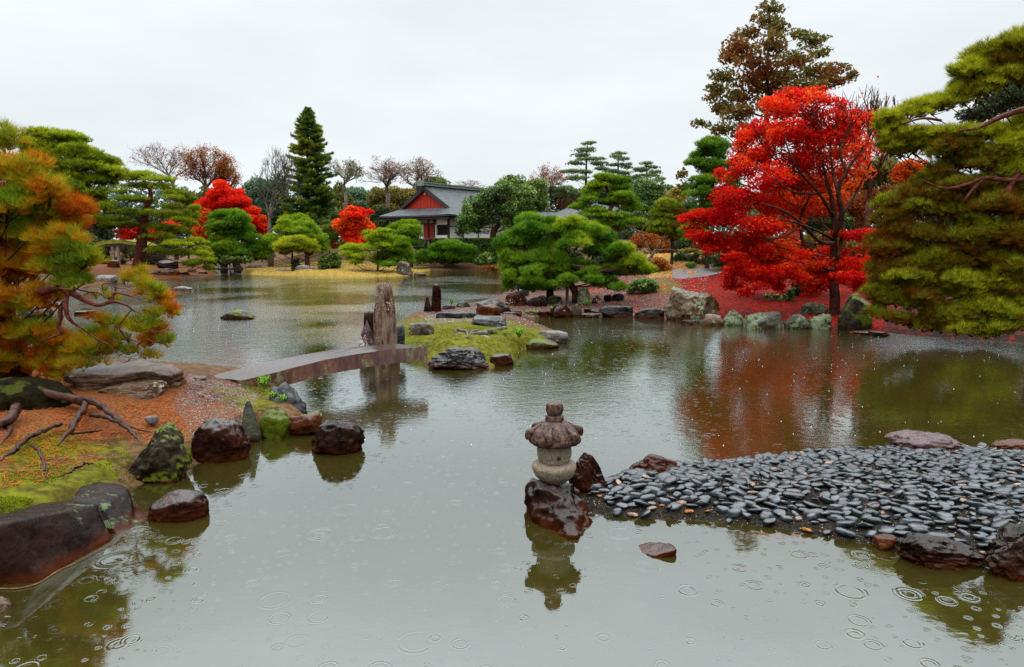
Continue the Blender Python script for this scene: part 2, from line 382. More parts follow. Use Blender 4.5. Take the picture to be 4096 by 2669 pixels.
            if kind == 'pine':
                A = unit(dN * .55 + np.array([0, 0, .75]))
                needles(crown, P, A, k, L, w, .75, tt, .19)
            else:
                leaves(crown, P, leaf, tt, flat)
    wood.build('trunk', bark or BARK, root, smooth=True)
    crown.build('crown', mat, root)
    return root

def bare_tree(name, label, fr, D, x, yb, yt, hw, seed, group=None, leafmat=None, nleaf=0, r0=.14, bark=None, col=.5, up=1.0, lf=.07):
    rnd = random.Random(seed)
    a = AT(fr, x, yb, D); b = AT(fr, x, yt, D); H = b[2] - a[2]; Wd = hw * FR[fr][2] * D / FPX
    g = float(hfun(a[None, :2])[0]); H0 = a[2] - g
    root = empty(name, (a[0], a[1], g), label, 'tree', group)
    mb = MB(); tips = []
    def rec(p, d, l, r, dep):
        q = p; pts = [p]; dd = d
        for i in range(3):
            dd = (dd + Vector((rnd.gauss(0, .13), rnd.gauss(0, .13), rnd.gauss(.03, .08)))).normalized(); q = q + dd * l / 3; pts.append(q)
        tube(mb, np.array([v[:] for v in pts]), np.linspace(r, r * .62, 4), 5 if dep < 3 else 3, cap=False)
        if dep >= 3: tips.append(q)
        if dep == 6: return
        n = 2 if rnd.random() < .35 else 3
        if dep == 0: n = 4
        for i in range(n):
            sd = Vector((rnd.gauss(0, 1), rnd.gauss(0, 1), rnd.gauss(.15, .4))).normalized()
            nd = (dd * up + sd * (.75 if dep else 1.0)); nd.x *= 1.0 + .25 * (Wd / H); nd = nd.normalized()
            rec(q, nd, l * rnd.uniform(.72, .98) * (1.15 if dep == 0 else 1), r * (.55 if i else .68), dep + 1)
        if dep in (1, 2, 3):
            sd = Vector((rnd.gauss(0, 1), rnd.gauss(0, 1), .3)).normalized()
            rec(pts[2], (dd + sd).normalized(), l * .55, r * .4, dep + 2 if dep < 5 else 6)
    rec(Vector((0, 0, 0)), Vector((rnd.gauss(0, .05), 0, 1)), .42, 1.0, 0)
    V = np.concatenate(mb.V); n0 = V.shape[0]
    zs = H / np.percentile(V[:, 2], 99.7); xs = 2 * Wd / (np.percentile(V[:, 0], 99) - np.percentile(V[:, 0], 1))
    # rebuild radii at true scale: regenerate with scaled positions
    mb2 = MB(); S = np.array([xs, xs, zs]); i = 0
    for Vv in mb.V:
        nseg = 4; k = len(Vv) // nseg; C = Vv.reshape(nseg, k, 3).mean(1); off = Vv.reshape(nseg, k, 3) - C[:, None]
        Vn = C[:, None] * S + off * max(r0, 0) * 1.0
        rmag = np.linalg.norm(off * r0, axis=2).mean()
        if rmag < .011: Vn = C[:, None] * S + off * r0 * (.011 / max(rmag, 1e-5))
        mb2.V.append(Vn.reshape(-1, 3) + np.array([a[0], a[1], a[2]])); 
    mb2.F = mb.F; mb2.T = mb.T; mb2.n = mb.n
    if H0 > 0: tube(mb2, np.array([[a[0], a[1], g - .2], [a[0], a[1], a[2] + .1]]), [r0 * 1.2, r0], 6)
    mb2.build('trunk', bark or BARKG, root, smooth=True)
    if nleaf:
        T = np.array([t[:] for t in tips]) * S + a
        P = T[np.random.default_rng(seed).integers(0, len(T), nleaf)] + rng.normal(0, .16, (nleaf, 3))
        c = MB(); leaves(c, P, lf, np.clip(col + .3 * vnoise(P * .5), 0, 1), .3); c.build('crown', leafmat, root)
    return root

# ------------------------------------------------------------------ rocks
_ico = {}
def ico(s):
    if s not in _ico:
        bm = bmesh.new(); bmesh.ops.create_icosphere(bm, subdivisions=s, radius=1)
        _ico[s] = (np.array([v.co[:] for v in bm.verts]), np.array([[v.index for v in f.verts] for f in bm.faces])); bm.free()
    return _ico[s]
def rock(fr, x0, y0, x1, y1, label, mat='dark', kind='round', z0=0., dep=.8, seed=None, rot=0., prof=None, sink=None, name='rock', sub=None, group='rocks around the pond', Yc=None, amp=1.):
    if seed is None: seed = int(x0 * 7 + y0 * 13 + x1) & 0xffff
    r = np.random.default_rng(seed); sc = FR[fr][2]; xm = (x0 + x1) / 2
    if z0 > 0 and Yc is None:
        for _ in range(4): z0 = max(.02, float(hfun(W(fr, xm, y1, z0)[None, :2])[0]) - .02)
    f = W(fr, xm, y1, z0)
    w = (x1 - x0) * sc * f[1] / FPX; dp = dep * w
    Y = Yc if Yc else f[1] + dp * .42
    w = (x1 - x0) * sc * Y / FPX; c = AT(fr, xm, y1, Y); top = AT(fr, xm, y0, Y + (0 if kind in ('column', 'peak') else dp * .12))[2]
    h = max(.02, top - z0); sink = sink if sink is not None else max(.06, h * .45)
    if sub is None:
        apx = (x1 - x0) * sc / 4
        sub = 5 if apx > 45 else (4 if apx > 14 else 3)
    V, F = ico(sub); V = V.copy(); d = V.copy()
    p = dict(round=2.4, block=6., flat=5., angular=3., column=6., peak=2.6)[kind]
    rad = 1 / (np.abs(d) ** p).sum(1) ** (1 / p)
    for k in range(dict(round=4, block=5, flat=6, angular=14, column=9, peak=9)[kind]):
        n = unit(r.standard_normal(3))
        if kind in ('flat', 'column'): n[2] *= .3; n = unit(n)
        dd = r.uniform(.72, .98) if kind != 'round' else r.uniform(.85, 1.05)
        den = d @ n; lim = np.where(den > 1e-3, dd / np.maximum(den, 1e-3), 9)
        rad = np.minimum(rad, lim)
    a = dict(round=.10, block=.10, flat=.07, angular=.13, column=.08, peak=.13)[kind] * amp
    V = d * rad[:, None]
    V = V * (1 + a * fbm(d * 1.6 + seed % 97, 2, seed)[:, None])
    det = np.array([3.5, 3.5, 3.5]) if kind != 'column' else np.array([7, 7, 1.2])
    if kind == 'flat': det = np.array([2.5, 2.5, 9])
    rid = 1 - np.abs(fbm(V * det * .7 + seed % 31, 3, seed + 5))
    if kind == 'peak': a = a * np.clip(1.25 - V[:, 2], .2, 1)
    V = V + d * ((rid - .6) * a * (1.25 if kind != 'round' else .9) + fbm(V * det * 2.2, 3, seed + 9) * a * .5)[:, None]
    if kind == 'peak':
        t = np.clip((V[:, 2] + .2) / 1.2, 0, 1); kx = 1 - .66 * t ** 1.1
        V[:, 0] = V[:, 0] * kx + .12 * r.uniform(-1, 1) * t; V[:, 1] *= kx
    if kind == 'column':
        t = np.clip((V[:, 2] + 1) / 2, 0, 1); V[:, :2] *= (1 - .22 * t ** 1.5)[:, None]
    if prof is not None:
        u = (V[:, 0] - V[:, 0].min()) / np.ptp(V[:, 0]); pr = np.interp(u, [q[0] for q in prof], [q[1] for q in prof])
        V[:, 2] = np.where(V[:, 2] > -.3, (V[:, 2] + .3) * pr - .3, V[:, 2])
    cr, sr = math.cos(rot), math.sin(rot); X = V[:, 0] * cr - V[:, 1] * sr; Yy = V[:, 0] * sr + V[:, 1] * cr; V[:, 0], V[:, 1] = X, Yy
    mn, mx = V.min(0), V.max(0); V = (V - (mn + mx) / 2) / (mx - mn)
    V = V * np.array([w, dp, h + sink]); V[:, 2] += (h - sink) / 2
    loc = (c[0], Y, z0)
    return tag(mesh_np(name, V + np.array(loc), [F], ROCK[mat] if isinstance(mat, str) else mat, None, loc, smooth=True), label, 'rock', group)
def hullrock(hulls, label, mat, vox=.02, amp=.02, fq=6., name='rock', smooth=4, seed=1, ridge=1.):
    """union of convex hulls of 3-D points, remeshed and weathered"""
    bm = bmesh.new()
    for pts in hulls:
        vs = [bm.verts.new(p) for p in pts]; r = bmesh.ops.convex_hull(bm, input=vs)
        bmesh.ops.delete(bm, geom=list(set(g for g in r['geom_interior'] + r['geom_unused'] if isinstance(g, bmesh.types.BMVert))), context='VERTS')
    me = bpy.data.meshes.new('tmp'); bmesh.ops.recalc_face_normals(bm, faces=bm.faces); bm.to_mesh(me); bm.free()
    o = bpy.data.objects.new('tmp', me); COL.objects.link(o)
    md = o.modifiers.new('r', 'REMESH'); md.mode = 'VOXEL'; md.voxel_size = vox
    ms = o.modifiers.new('s', 'SMOOTH'); ms.factor = .6; ms.iterations = smooth
    bpy.context.view_layer.update()
    ev = o.evaluated_get(bpy.context.evaluated_depsgraph_get()); m2 = ev.to_mesh()
    V = np.zeros(len(m2.vertices) * 3, np.float32); m2.vertices.foreach_get('co', V); V = V.reshape(-1, 3).astype(float)
    N = np.zeros_like(V, dtype=np.float32).ravel(); m2.vertices.foreach_get('normal', N); N = N.reshape(-1, 3).astype(float)
    F = np.array([list(p.vertices) for p in m2.polygons if len(p.vertices) == 4]); F3 = [list(p.vertices) for p in m2.polygons if len(p.vertices) == 3]
    ev.to_mesh_clear(); bpy.data.objects.remove(o); bpy.data.meshes.remove(me)
    rid = 1 - np.abs(fbm(V * fq * .6, 3, seed))
    V = V + N * ((rid - .6) * amp * ridge + fbm(V * fq * 2, 3, seed + 3) * amp * .5)[:, None]
    fs = [F] + ([np.array(F3)] if F3 else [])
    loc = tuple([V[:, 0].mean(), V[:, 1].mean(), 0])
    return tag(mesh_np(name, V, fs, ROCK[mat] if isinstance(mat, str) else mat, None, loc, smooth=True), label, 'rock', 'rocks around the pond')

# ------------------------------------------------------------------ ground
def poly_sd(P, poly):
    """signed distance, positive inside"""
    P = P[:, :2]; poly = np.asarray(poly)[:, :2]; n = len(poly); d = np.full(len(P), 1e18); ins = np.zeros(len(P), bool)
    for i in range(n):
        a, b = poly[i], poly[(i + 1) % n]; ab = b - a; L2 = ab @ ab + 1e-12
        t = np.clip(((P - a) @ ab) / L2, 0, 1); q = P - a - t[:, None] * ab
        d = np.minimum(d, (q * q).sum(1))
        c = (a[1] > P[:, 1]) != (b[1] > P[:, 1])
        xi = a[0] + (P[:, 1] - a[1]) * ab[0] / (ab[1] if abs(ab[1]) > 1e-12 else 1e-12)
        ins ^= c & (P[:, 0] < xi)
    return np.where(ins, 1, -1) * np.sqrt(d)
def wp(fr, *pts): return [tuple(W(fr, x, y)[:2]) for x, y in pts]
MAIN = ([(-3000, 30), (-60, 24)] + wp('D', (-250, 742), (0, 736), (122, 734), (140, 722), (120, 704), (170, 676), (215, 662), (275, 657), (300, 650), (380, 647), (455, 644), (505, 637))
        + wp('D', (503, 618), (505, 606), (556, 606), (556, 618)) + wp('D', (560, 635), (620, 640), (700, 641), (850, 643.5), (960, 641), (985, 638), (968, 633), (1000, 629), (1160, 627), (1250, 627))
        + wp('D', (1210, 640), (1185, 660), (1165, 688), (1120, 700), (1060, 712), (1000, 722), (960, 728), (930, 745), (880, 778), (840, 800), (855, 812))
        + wp('D', (905, 830), (985, 838), (1000, 856), (1140, 856), (1190, 842), (1190, 822), (1235, 806), (1290, 800), (1318, 786), (1300, 770), (1245, 752), (1215, 738))
        + wp('D', (1320, 734), (1540, 737), (1580, 743), (1660, 746), (1800, 753), (1940, 757), (2020, 770), (2200, 786), (2500, 800), (2900, 800)) + [(40, 14), (3000, 14), (3000, 3000), (-3000, 3000)])
LEFT = ([(-30, 2.5), (-6.5, 3.2)] + wp('D', (-100, 1300), (0, 1270), (140, 1230), (240, 1180), (300, 1140), (440, 1085), (575, 1050), (600, 1010), (690, 1005), (735, 985), (705, 950), (690, 920), (640, 893), (600, 880), (480, 866), (380, 858), (200, 850), (0, 845), (-200, 840)) + [(-30, 13)])
SPIT = wp('D', (1352, 1168), (1385, 1130), (1450, 1105), (1560, 1086), (1700, 1076), (1811, 1062), (1927, 1050), (2068, 1044), (2308, 1044), (2600, 1035)) + [(9, 6.6), (9, 4.2)] + wp('D', (2600, 1370), (2380, 1330), (2090, 1285), (2028, 1266), (1907, 1248), (1799, 1226), (1627, 1210), (1450, 1203), (1375, 1195))
NEAR = [(-40, -40), (40, -40), (40, .3), (2, .7), (-2, .6), (-40, .9)]
sat = lambda x: np.clip(x, 0, 1)
ss = lambda x: sat(x) ** 2 * (3 - 2 * sat(x))
MOUND = [(W('D', 690, 612, .9)[:2], 3.4, 2.0, .55), (W('D', 610, 625, .3)[:2], 3., 2., .25), (W('D', 1060, 785, .4)[:2], 1.0, .9, .34), (W('D', 1190, 765, .4)[:2], .8, .8, .24)]
def hfun(P):
    P = np.asarray(P, float)[:, :2]; n3 = np.concatenate([P, np.zeros((len(P), 1))], 1)
    d = poly_sd(P, MAIN)
    inl = .13 * ss(d / .45) + .37 * ss((d - .5) / 6.) + .5 * ss((d - 2) / 16.)
    far = 1.0 * ss((P[:, 1] - 57.5) / 4) * ss((P[:, 0] + 24) / 8)
    h = np.where(d > 0, inl + far * ss(d / 3), -.6 * ss(-d / 1.4) - .03)
    d = poly_sd(P, LEFT); h = np.maximum(h, np.where(d > 0, .22 * ss(d / .3) + .28 * ss((d - .2) / 1.6), -.6 * ss(-d / 1.2) - .03))
    d = poly_sd(P, SPIT); h = np.maximum(h, np.where(d > 0, .04 * ss(d / .1) + .08 * ss(d / .9), -.55 * ss(-d / 1.8) - .015))
    d = poly_sd(P, NEAR); h = np.maximum(h, np.where(d > 0, .5 * ss(d / 1), -.6 * ss(-d / 1.2) - .03))
    for c, sx, sy, a in MOUND:
        h = h + np.where(h > 0, a * np.exp(-((P[:, 0] - c[0]) / sx) ** 2 - ((P[:, 1] - c[1]) / sy) ** 2), 0)
    amp = .02 + .05 * ss((P[:, 1] - 14) / 30)
    h = h + np.where(h > .3, 1, 0) * 1.0 * ss((P[:, 1] - 26) / 12) * ss((P[:, 0] - 3) / 5) * (1 - ss((P[:, 1] - 55) / 20))
    return h + np.where(h > -.02, 1, .5) * amp * fbm(n3 * np.array([.9, .9, 1]), 3, 3) * ss((np.abs(h)) / .12)
def zone(PX, W_, fr, pts, soft=12., dmin=0, dmax=1e9):
    poly = [src(fr, x, y) for x, y in pts]
    s = poly_sd(PX, poly); return sat(.5 + s / soft / 2) * ((W_ > dmin) & (W_ < dmax))
def build_ground():
    th = np.concatenate([np.arange(-180, -52, 4.), np.arange(-50, 50.01, .22), np.arange(52, 180, 4.)])
    rr = [.4]
    while rr[-1] < 3400: rr.append(rr[-1] * (1.0085 if 3.3 < rr[-1] < 80 else 1.06))
    rr = np.array(rr); nt, nr = len(th), len(rr)
    a = np.radians(th)[None]; X = rr[:, None] * np.sin(a); Y = rr[:, None] * np.cos(a)
    P = np.stack([X, Y], -1).reshape(-1, 2); h = hfun(P); V = np.concatenate([P, h[:, None]], 1)
    V = np.concatenate([V, [[0, 0, .5]]])
    i = np.arange(nr - 1)[:, None] * nt; j = np.arange(nt)[None]; j2 = (j + 1) % nt
    F = np.stack([i + j, i + j2, i + nt + j2, i + nt + j], -1).reshape(-1, 4)[:, ::-1]
    Fc = np.array([[nt * nr, k, (k + 1) % nt] for k in range(nt)])[:, ::-1]
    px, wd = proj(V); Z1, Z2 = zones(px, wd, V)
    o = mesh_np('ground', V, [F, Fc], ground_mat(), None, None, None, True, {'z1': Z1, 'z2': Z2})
    tag(o, kind='structure'); return o
def zones(px, wd, V):
    n = len(V); Z1 = np.zeros((n, 4)); Z2 = np.zeros((n, 4)); Z1[:, 3] = Z2[:, 3] = 1
    # fallen maple leaves on the right bank
    Z1[:, 0] = zone(px, wd, 'D', [(1570, 650), (1640, 630), (1690, 640), (1830, 590), (2060, 590), (2060, 790), (1640, 780), (1640, 720), (1600, 690)], 24, 15, 60)
    Z1[:, 0] = np.maximum(Z1[:, 0], .35 * zone(px, wd, 'D', [(1400, 650), (1640, 640), (1660, 740), (1350, 735)], 24, 15, 60))
    # moss: islet, foreground, bits of the left bank
    m = zone(px, wd, 'D', [(850, 760), (1000, 735), (1180, 745), (1330, 790), (1190, 860), (985, 840), (870, 820)], 20, 9, 22)
    m = np.maximum(m, zone(px, wd, 'D', [(-200, 1120), (60, 1105), (180, 1140), (160, 1190), (0, 1260), (-200, 1300)], 50, 3, 9))
    m = np.maximum(m, .55 * zone(px, wd, 'D', [(-200, 1000), (300, 1000), (340, 1090), (250, 1140), (-200, 1150)], 60, 3, 12))
    m = np.maximum(m, .7 * zone(px, wd, 'D', [(500, 890), (640, 890), (700, 960), (560, 960)], 40, 8, 12))
    m = np.maximum(m, .8 * zone(px, wd, 'D', [(1530, 645), (1600, 650), (1590, 690), (1500, 680)], 20, 20, 35))
    Z1[:, 1] = m
    # dry golden lawn
    Z1[:, 2] = zone(px, wd, 'D', [(555, 560), (1000, 560), (1000, 650), (555, 650)], 14, 40, 58)
    Z1[:, 2] = np.maximum(Z1[:, 2], .8 * zone(px, wd, 'D', [(1500, 560), (1760, 560), (1740, 640), (1500, 650)], 20, 24, 70))
    Z2[:, 0] = zone(px, wd, 'D', [(-200, 860), (430, 880), (420, 940), (560, 960), (470, 1010), (320, 1010), (0, 1080), (-200, 1080)], 60, 3, 14)
    Z2[:, 0] = np.maximum(Z2[:, 0], .75 * zone(px, wd, 'D', [(950, 740), (1120, 742), (1140, 775), (1000, 775)], 20, 12, 22))
    Z2[:, 0] = np.maximum(Z2[:, 0], .6 * zone(px, wd, 'D', [(200, 560), (500, 560), (500, 650), (200, 680)], 20, 24, 70))
    g = zone(px, wd, 'D', [(430, 870), (600, 885), (560, 960), (450, 985), (400, 940)], 50, 7, 13)
    g = np.maximum(g, zone(px, wd, 'D', [(980, 690), (1640, 620), (1640, 700), (1560, 742), (1100, 742), (980, 735)], 16, 16, 60))
    Z2[:, 1] = g
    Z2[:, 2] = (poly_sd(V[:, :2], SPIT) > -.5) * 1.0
    Z2[:, 2] = np.maximum(Z2[:, 2], zone(px, wd, 'D', [(2055, 560), (2700, 560), (2700, 840), (2055, 800)], 20, 12, 60)); Z1[:, 0] = np.maximum(Z1[:, 0], .42 * Z2[:, 2] * (V[:, 1] > 10))  # ground under the right pine darkened to paint in its shade
    return Z1, Z2
def ground_mat():
    nt = NT('garden_ground'); P = nt.pos()
    n1 = nt.noise(P, 1.6, 6, .6); n2 = nt.noise(P, 9, 6, .65); n3 = nt.noise(P, 45, 4, .6); n4 = nt.noise(P, .35, 3, .5)
    v = nt.N('ShaderNodeTexVoronoi', {'Scale': 34.}); nt.set(v.inputs['Vector'], P)
    c = nt.mix(nt.sstep(n2, .35, .65), (.055, .028, .014), (.15, .085, .04))
    a1 = nt.N('ShaderNodeAttribute', attribute_name='z1').outputs['Color']; a2 = nt.N('ShaderNodeAttribute', attribute_name='z2').outputs['Color']
    s1 = nt.N('ShaderNodeSeparateColor'); nt.set(s1.inputs[0], a1); s2 = nt.N('ShaderNodeSeparateColor'); nt.set(s2.inputs[0], a2)
    def f(v_, n, k=.5): return nt.sstep(nt.math('ADD', v_, nt.math('MULTIPLY', nt.math('SUBTRACT', n, .5), k * 2.4)), .38, .62)
    grav = nt.ramp(nt.N('ShaderNodeSeparateColor', {0: v.outputs['Color']}).outputs[0], [(0, (.035, .025, .02)), (.35, (.10, .06, .045)), (.65, (.17, .11, .085)), (.8, (.20, .04, .02)), (.95, (.26, .22, .19))], 'CONSTANT')
    c = nt.mix(f(s2.outputs[1], n2, .6), c, grav)
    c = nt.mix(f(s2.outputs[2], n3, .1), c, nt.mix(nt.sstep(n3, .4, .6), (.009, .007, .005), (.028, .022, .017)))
    c = nt.mix(nt.math('MULTIPLY', f(s2.outputs[0], nt.math('MULTIPLY_ADD', n1, .5, nt.math('MULTIPLY', n2, .5)), 1.3), .85), c, nt.mix(nt.sstep(n3, .4, .6), (.09, .026, .009), (.24, .075, .022)))
    c = nt.mix(f(s1.outputs[2], n1, .1), c, nt.mix(nt.sstep(n2, .3, .7), (.22, .14, .03), (.33, .22, .05)))
    c = nt.mix(f(s1.outputs[1], n1, .95), c, nt.mix(nt.sstep(n2, .35, .65), (.060, .045, .008), (.13, .135, .008)))
    c = nt.mix(f(s1.outputs[0], n2, .55), c, nt.mix(nt.sstep(n2, .35, .65), (.045, .006, .004), nt.mix(nt.sstep(n3, .4, .6), (.14, .008, .004), (.32, .016, .008))))
    sep = nt.N('ShaderNodeSeparateXYZ'); nt.set(sep.inputs[0], P)
    bed = nt.mix(nt.sstep(n2, .4, .6), (.05, .045, .014), (.14, .11, .035))
    bed = nt.mix(nt.math('MULTIPLY', nt.sstep(n1, .56, .7), nt.sstep(sep.outputs[1], 6.5, 8)), bed, (.34, .12, .015))
    c = nt.mix(nt.sstep(sep.outputs[2], .0, -.05), c, bed)
    h = nt.math('ADD', nt.math('MULTIPLY', n2, .6), nt.math('MULTIPLY', n3, .3))
    return nt.done(principled(nt, c, .7, .05, nt.bump(h, .8, .03)))
def water_mat():
    nt = NT('pond_water'); P = nt.pos()
    sep = nt.N('ShaderNodeSeparateXYZ'); nt.set(sep.inputs[0], P)
    H = None
    patch = nt.noise(P, .55, 2, .5)
    for i, (s, th, k, wd_, amp) in enumerate([(2.1, .62, 85, .05, .45), (4.2, .40, 60, .07, .65), (9.5, .42, 45, .09, .75)]):
        mp = nt.N('ShaderNodeMapping'); nt.set(mp.inputs[0], P); mp.inputs['Location'].default_value = (3.1 * i, 7.7 * i, 0); mp.inputs['Scale'].default_value = (1, 1, 0)
        v = nt.N('ShaderNodeTexVoronoi', {'Scale': s}, voronoi_dimensions='2D'); nt.set(v.inputs['Vector'], mp.outputs[0])
        sc = nt.N('ShaderNodeSeparateColor'); nt.set(sc.inputs[0], v.outputs['Color'])
        d = v.outputs['Distance']; r0 = nt.math('MULTIPLY_ADD', sc.outputs[0], .22, .03)
        q = nt.math('SUBTRACT', d, r0); q2 = nt.math('MULTIPLY', q, q)
        env = nt.math('POWER', 2.718, nt.math('MULTIPLY', q2, -1 / (wd_ * wd_)))
        wv = nt.math('MULTIPLY', nt.math('SINE', nt.math('MULTIPLY', q, k)), env)
        on = nt.sstep(nt.math('ADD', sc.outputs[1], nt.math('MULTIPLY', nt.math('SUBTRACT', patch, .5), .8)), th, th + .3)
        wv = nt.math('MULTIPLY', nt.math('MULTIPLY', wv, on), amp / s)
        H = wv if H is None else nt.math('ADD', H, wv)
    mp = nt.N('ShaderNodeMapping'); nt.set(mp.inputs[0], P); mp.inputs['Scale'].default_value = (1, 1.5, 1)
    ch = nt.noise(mp.outputs[0], 9, 3, .6); ch2 = nt.noise(mp.outputs[0], 2.2, 2, .5)
    ruff = nt.math('MULTIPLY', nt.math('MULTIPLY_ADD', nt.sstep(sep.outputs[1], 13, 22), 1.5, nt.math('MULTIPLY', nt.sstep(sep.outputs[1], 5, 12), .7)), nt.math('MULTIPLY_ADD', nt.sstep(nt.noise(P, .16, 2, .5), .42, .58), .75, .25))
    ruff = nt.math('ADD', ruff, .035)
    nrm = nt.bump(H, .4, .008)
    nrm = nt.bump(nt.math('MULTIPLY', nt.math('ADD', ch, nt.math('MULTIPLY', ch2, .8)), ruff), .8, .013, nrm)
    fr = nt.N('ShaderNodeFresnel', {'IOR': 1.33}); nt.set(fr.inputs['Normal'], nrm)
    fac = nt.math('POWER', fr.outputs[0], .46)
    gl = nt.N('ShaderNodeBsdfGlossy', {'Roughness': .03, 'Color': (.88, .96, 1, 1)}); nt.set(gl.inputs['Normal'], nrm)
    n = nt.noise(P, .7, 3, .5)
    df = nt.N('ShaderNodeBsdfDiffuse'); nt.set(df.inputs[0], nt.mix(n, (.034, .029, .006), (.060, .048, .010)))
    tr = nt.N('ShaderNodeBsdfTransparent', {'Color': (.75, .72, .45, 1)})
    body = nt.N('ShaderNodeMixShader', {0: .62}); nt.t.links.new(tr.outputs[0], body.inputs[1]); nt.t.links.new(df.outputs[0], body.inputs[2])
    mx = nt.N('ShaderNodeMixShader'); nt.set(mx.inputs[0], fac); nt.t.links.new(body.outputs[0], mx.inputs[1]); nt.t.links.new(gl.outputs[0], mx.inputs[2])
    return nt.done(mx.outputs[0])
ground = build_ground()
water = tag(mesh_np('water', [[-400, -60, 0], [400, -60, 0], [400, 75, 0], [-400, 75, 0]], [np.array([[0, 1, 2, 3]])], water_mat()), kind='structure')

# ------------------------------------------------------------------ sky and sun
wld = bpy.data.worlds.new("World"); scene.world = wld; wld.use_nodes = True
t = wld.node_tree; t.nodes.clear(); N = t.nodes.new; LK = t.links.new
SUN_EL, SUN_ROT = R(58), R(200)
sky = N('ShaderNodeTexSky'); sky.sky_type = 'NISHITA'; sky.sun_disc = False; sky.sun_elevation = SUN_EL; sky.sun_rotation = SUN_ROT
tc = N('ShaderNodeTexCoord'); sp_ = N('ShaderNodeSeparateXYZ'); LK(tc.outputs['Generated'], sp_.inputs[0])
mr = N('ShaderNodeMapRange'); mr.interpolation_type = 'SMOOTHSTEP'; LK(sp_.outputs[2], mr.inputs[0])
for i, v in ((1, .3), (2, .92), (3, 8.6), (4, 34.)): mr.inputs[i].default_value = v
mp = N('ShaderNodeMapping'); mp.inputs['Scale'].default_value = (1, 1, 3.2); LK(tc.outputs['Generated'], mp.inputs[0])
ns = N('ShaderNodeTexNoise'); ns.inputs['Scale'].default_value = 2.6; ns.inputs['Detail'].default_value = 5; LK(mp.outputs[0], ns.inputs['Vector'])
mr2 = N('ShaderNodeMapRange'); LK(ns.outputs['Fac'], mr2.inputs[0])
for i, v in ((1, .3), (2, .7), (3, .90), (4, 1.05)): mr2.inputs[i].default_value = v
mm = N('ShaderNodeMath'); mm.operation = 'MULTIPLY'; LK(mr.outputs[0], mm.inputs[0]); LK(mr2.outputs[0], mm.inputs[1])
vm = N('ShaderNodeVectorMath'); vm.operation = 'SCALE'; vm.inputs[0].default_value = (.925, .985, 1.01); LK(mm.outputs[0], vm.inputs['Scale'])
mxn = N('ShaderNodeMix'); mxn.data_type = 'RGBA'; mxn.inputs[0].default_value = .96; LK(sky.outputs[0], mxn.inputs[6]); LK(vm.outputs[0], mxn.inputs[7])
bg = N('ShaderNodeBackground'); bg.inputs['Strength'].default_value = .1; LK(mxn.outputs[2], bg.inputs[0])
ow = N('ShaderNodeOutputWorld'); LK(bg.outputs[0], ow.inputs[0])
sl = bpy.data.lights.new('sun', 'SUN'); sl.energy = .8; sl.angle = R(25); sl.color = (1, .97, .92)
so = bpy.data.objects.new('sun', sl); COL.objects.link(so); so.rotation_euler = (R(90) - SUN_EL, 0, -SUN_ROT + R(180))
so.location = (0, 0, 30)
scene.view_settings.view_transform = 'Standard'; scene.view_settings.look = 'None'; scene.view_settings.exposure = .2; scene.view_settings.gamma = 1
scene.render.engine = 'CYCLES'
cy = scene.cycles; cy.max_bounces = 6; cy.diffuse_bounces = 2; cy.glossy_bounces = 3; cy.transmission_bounces = 2; cy.transparent_max_bounces = 6
cy.caustics_reflective = False; cy.caustics_refractive = False; cy.sample_clamp_indirect = 6
cy.use_denoising = True
try: cy.denoising_prefilter = 'NONE'; cy.denoising_input_passes = 'RGB_ALBEDO_NORMAL'
except Exception: pass
cy.use_adaptive_sampling = False
# ================================================================== ROCKS
# --- left bank, front to back
def H6(x, y, z): return tuple(W('h6', x, y, z))
def HY(x, y, Y): return tuple(AT('h6', x, y, Y))
def below(p, z=-.35): return (p[0], p[1], z)
slab = [H6(-150, 1310, .0), H6(130, 1300, 0), H6(250, 1285, 0), H6(500, 1115, 0), H6(700, 1020, 0)]
slab += [below(p) for p in slab]
slab += [HY(-260, 960, 4.35), HY(40, 912, 4.5), HY(290, 1000, 4.73), HY(420, 905, 5.0), HY(600, 800, 5.22), HY(430, 770, 5.3), HY(230, 800, 5.0), HY(-100, 890, 4.55)]
slab += [below(HY(430, 770, 5.6)), below(HY(-100, 890, 4.9)), below(HY(-260, 960, 4.5))]
hump = [HY(440, 760, 5.35), HY(500, 685, 5.55), HY(600, 655, 5.65), HY(720, 668, 5.75), HY(800, 700, 5.72), HY(825, 780, 5.6), HY(640, 800, 5.3), H6(720, 990, 0), H6(820, 950, 0)]
hump += [below(p) for p in hump]
tail = [HY(760, 800, 5.65), HY(850, 810, 5.75), H6(935, 895, 0), H6(700, 1015, 0), HY(920, 850, 5.78)]
tail += [below(p) for p in tail]
hullrock([slab, hump, tail], 'huge smooth wet brown boulder with a flat top at the bottom left corner', 'smooth', .018, .012, 2.5, smooth=4, ridge=.8)
sl = [H6(795, 675, 0), H6(850, 690, 0), H6(1000, 660, 0), H6(1190, 570, 0), HY(1185, 440, 7.05), HY(1140, 310, 7.3), HY(1040, 295, 7.45), HY(940, 400, 7.2), HY(900, 540, 6.75), HY(985, 470, 6.9)]
sl += [below(p) for p in sl[:4]] + [below(HY(1040, 400, 7.6)), below(HY(860, 540, 7.0))]
rock('gL', 715, 555, 1088, 900, 'tall slanting wedge of brown stone with a mossy side face', 'mossy', 'angular', dep=.8, sub=6, seed=5, prof=[(0, .12), (.25, .5), (.5, .95), (.7, 1.1), (.9, 1), (1, .7)])
G = 'gL'
rock(G, 855, 920, 1190, 1112, 'oval glossy red-brown boulder standing clear in the water beside the huge slab', 'brown', 'round', dep=.75, amp=.7, prof=[(0, .8), (.4, 1), (.8, 1.05), (1, .9)])
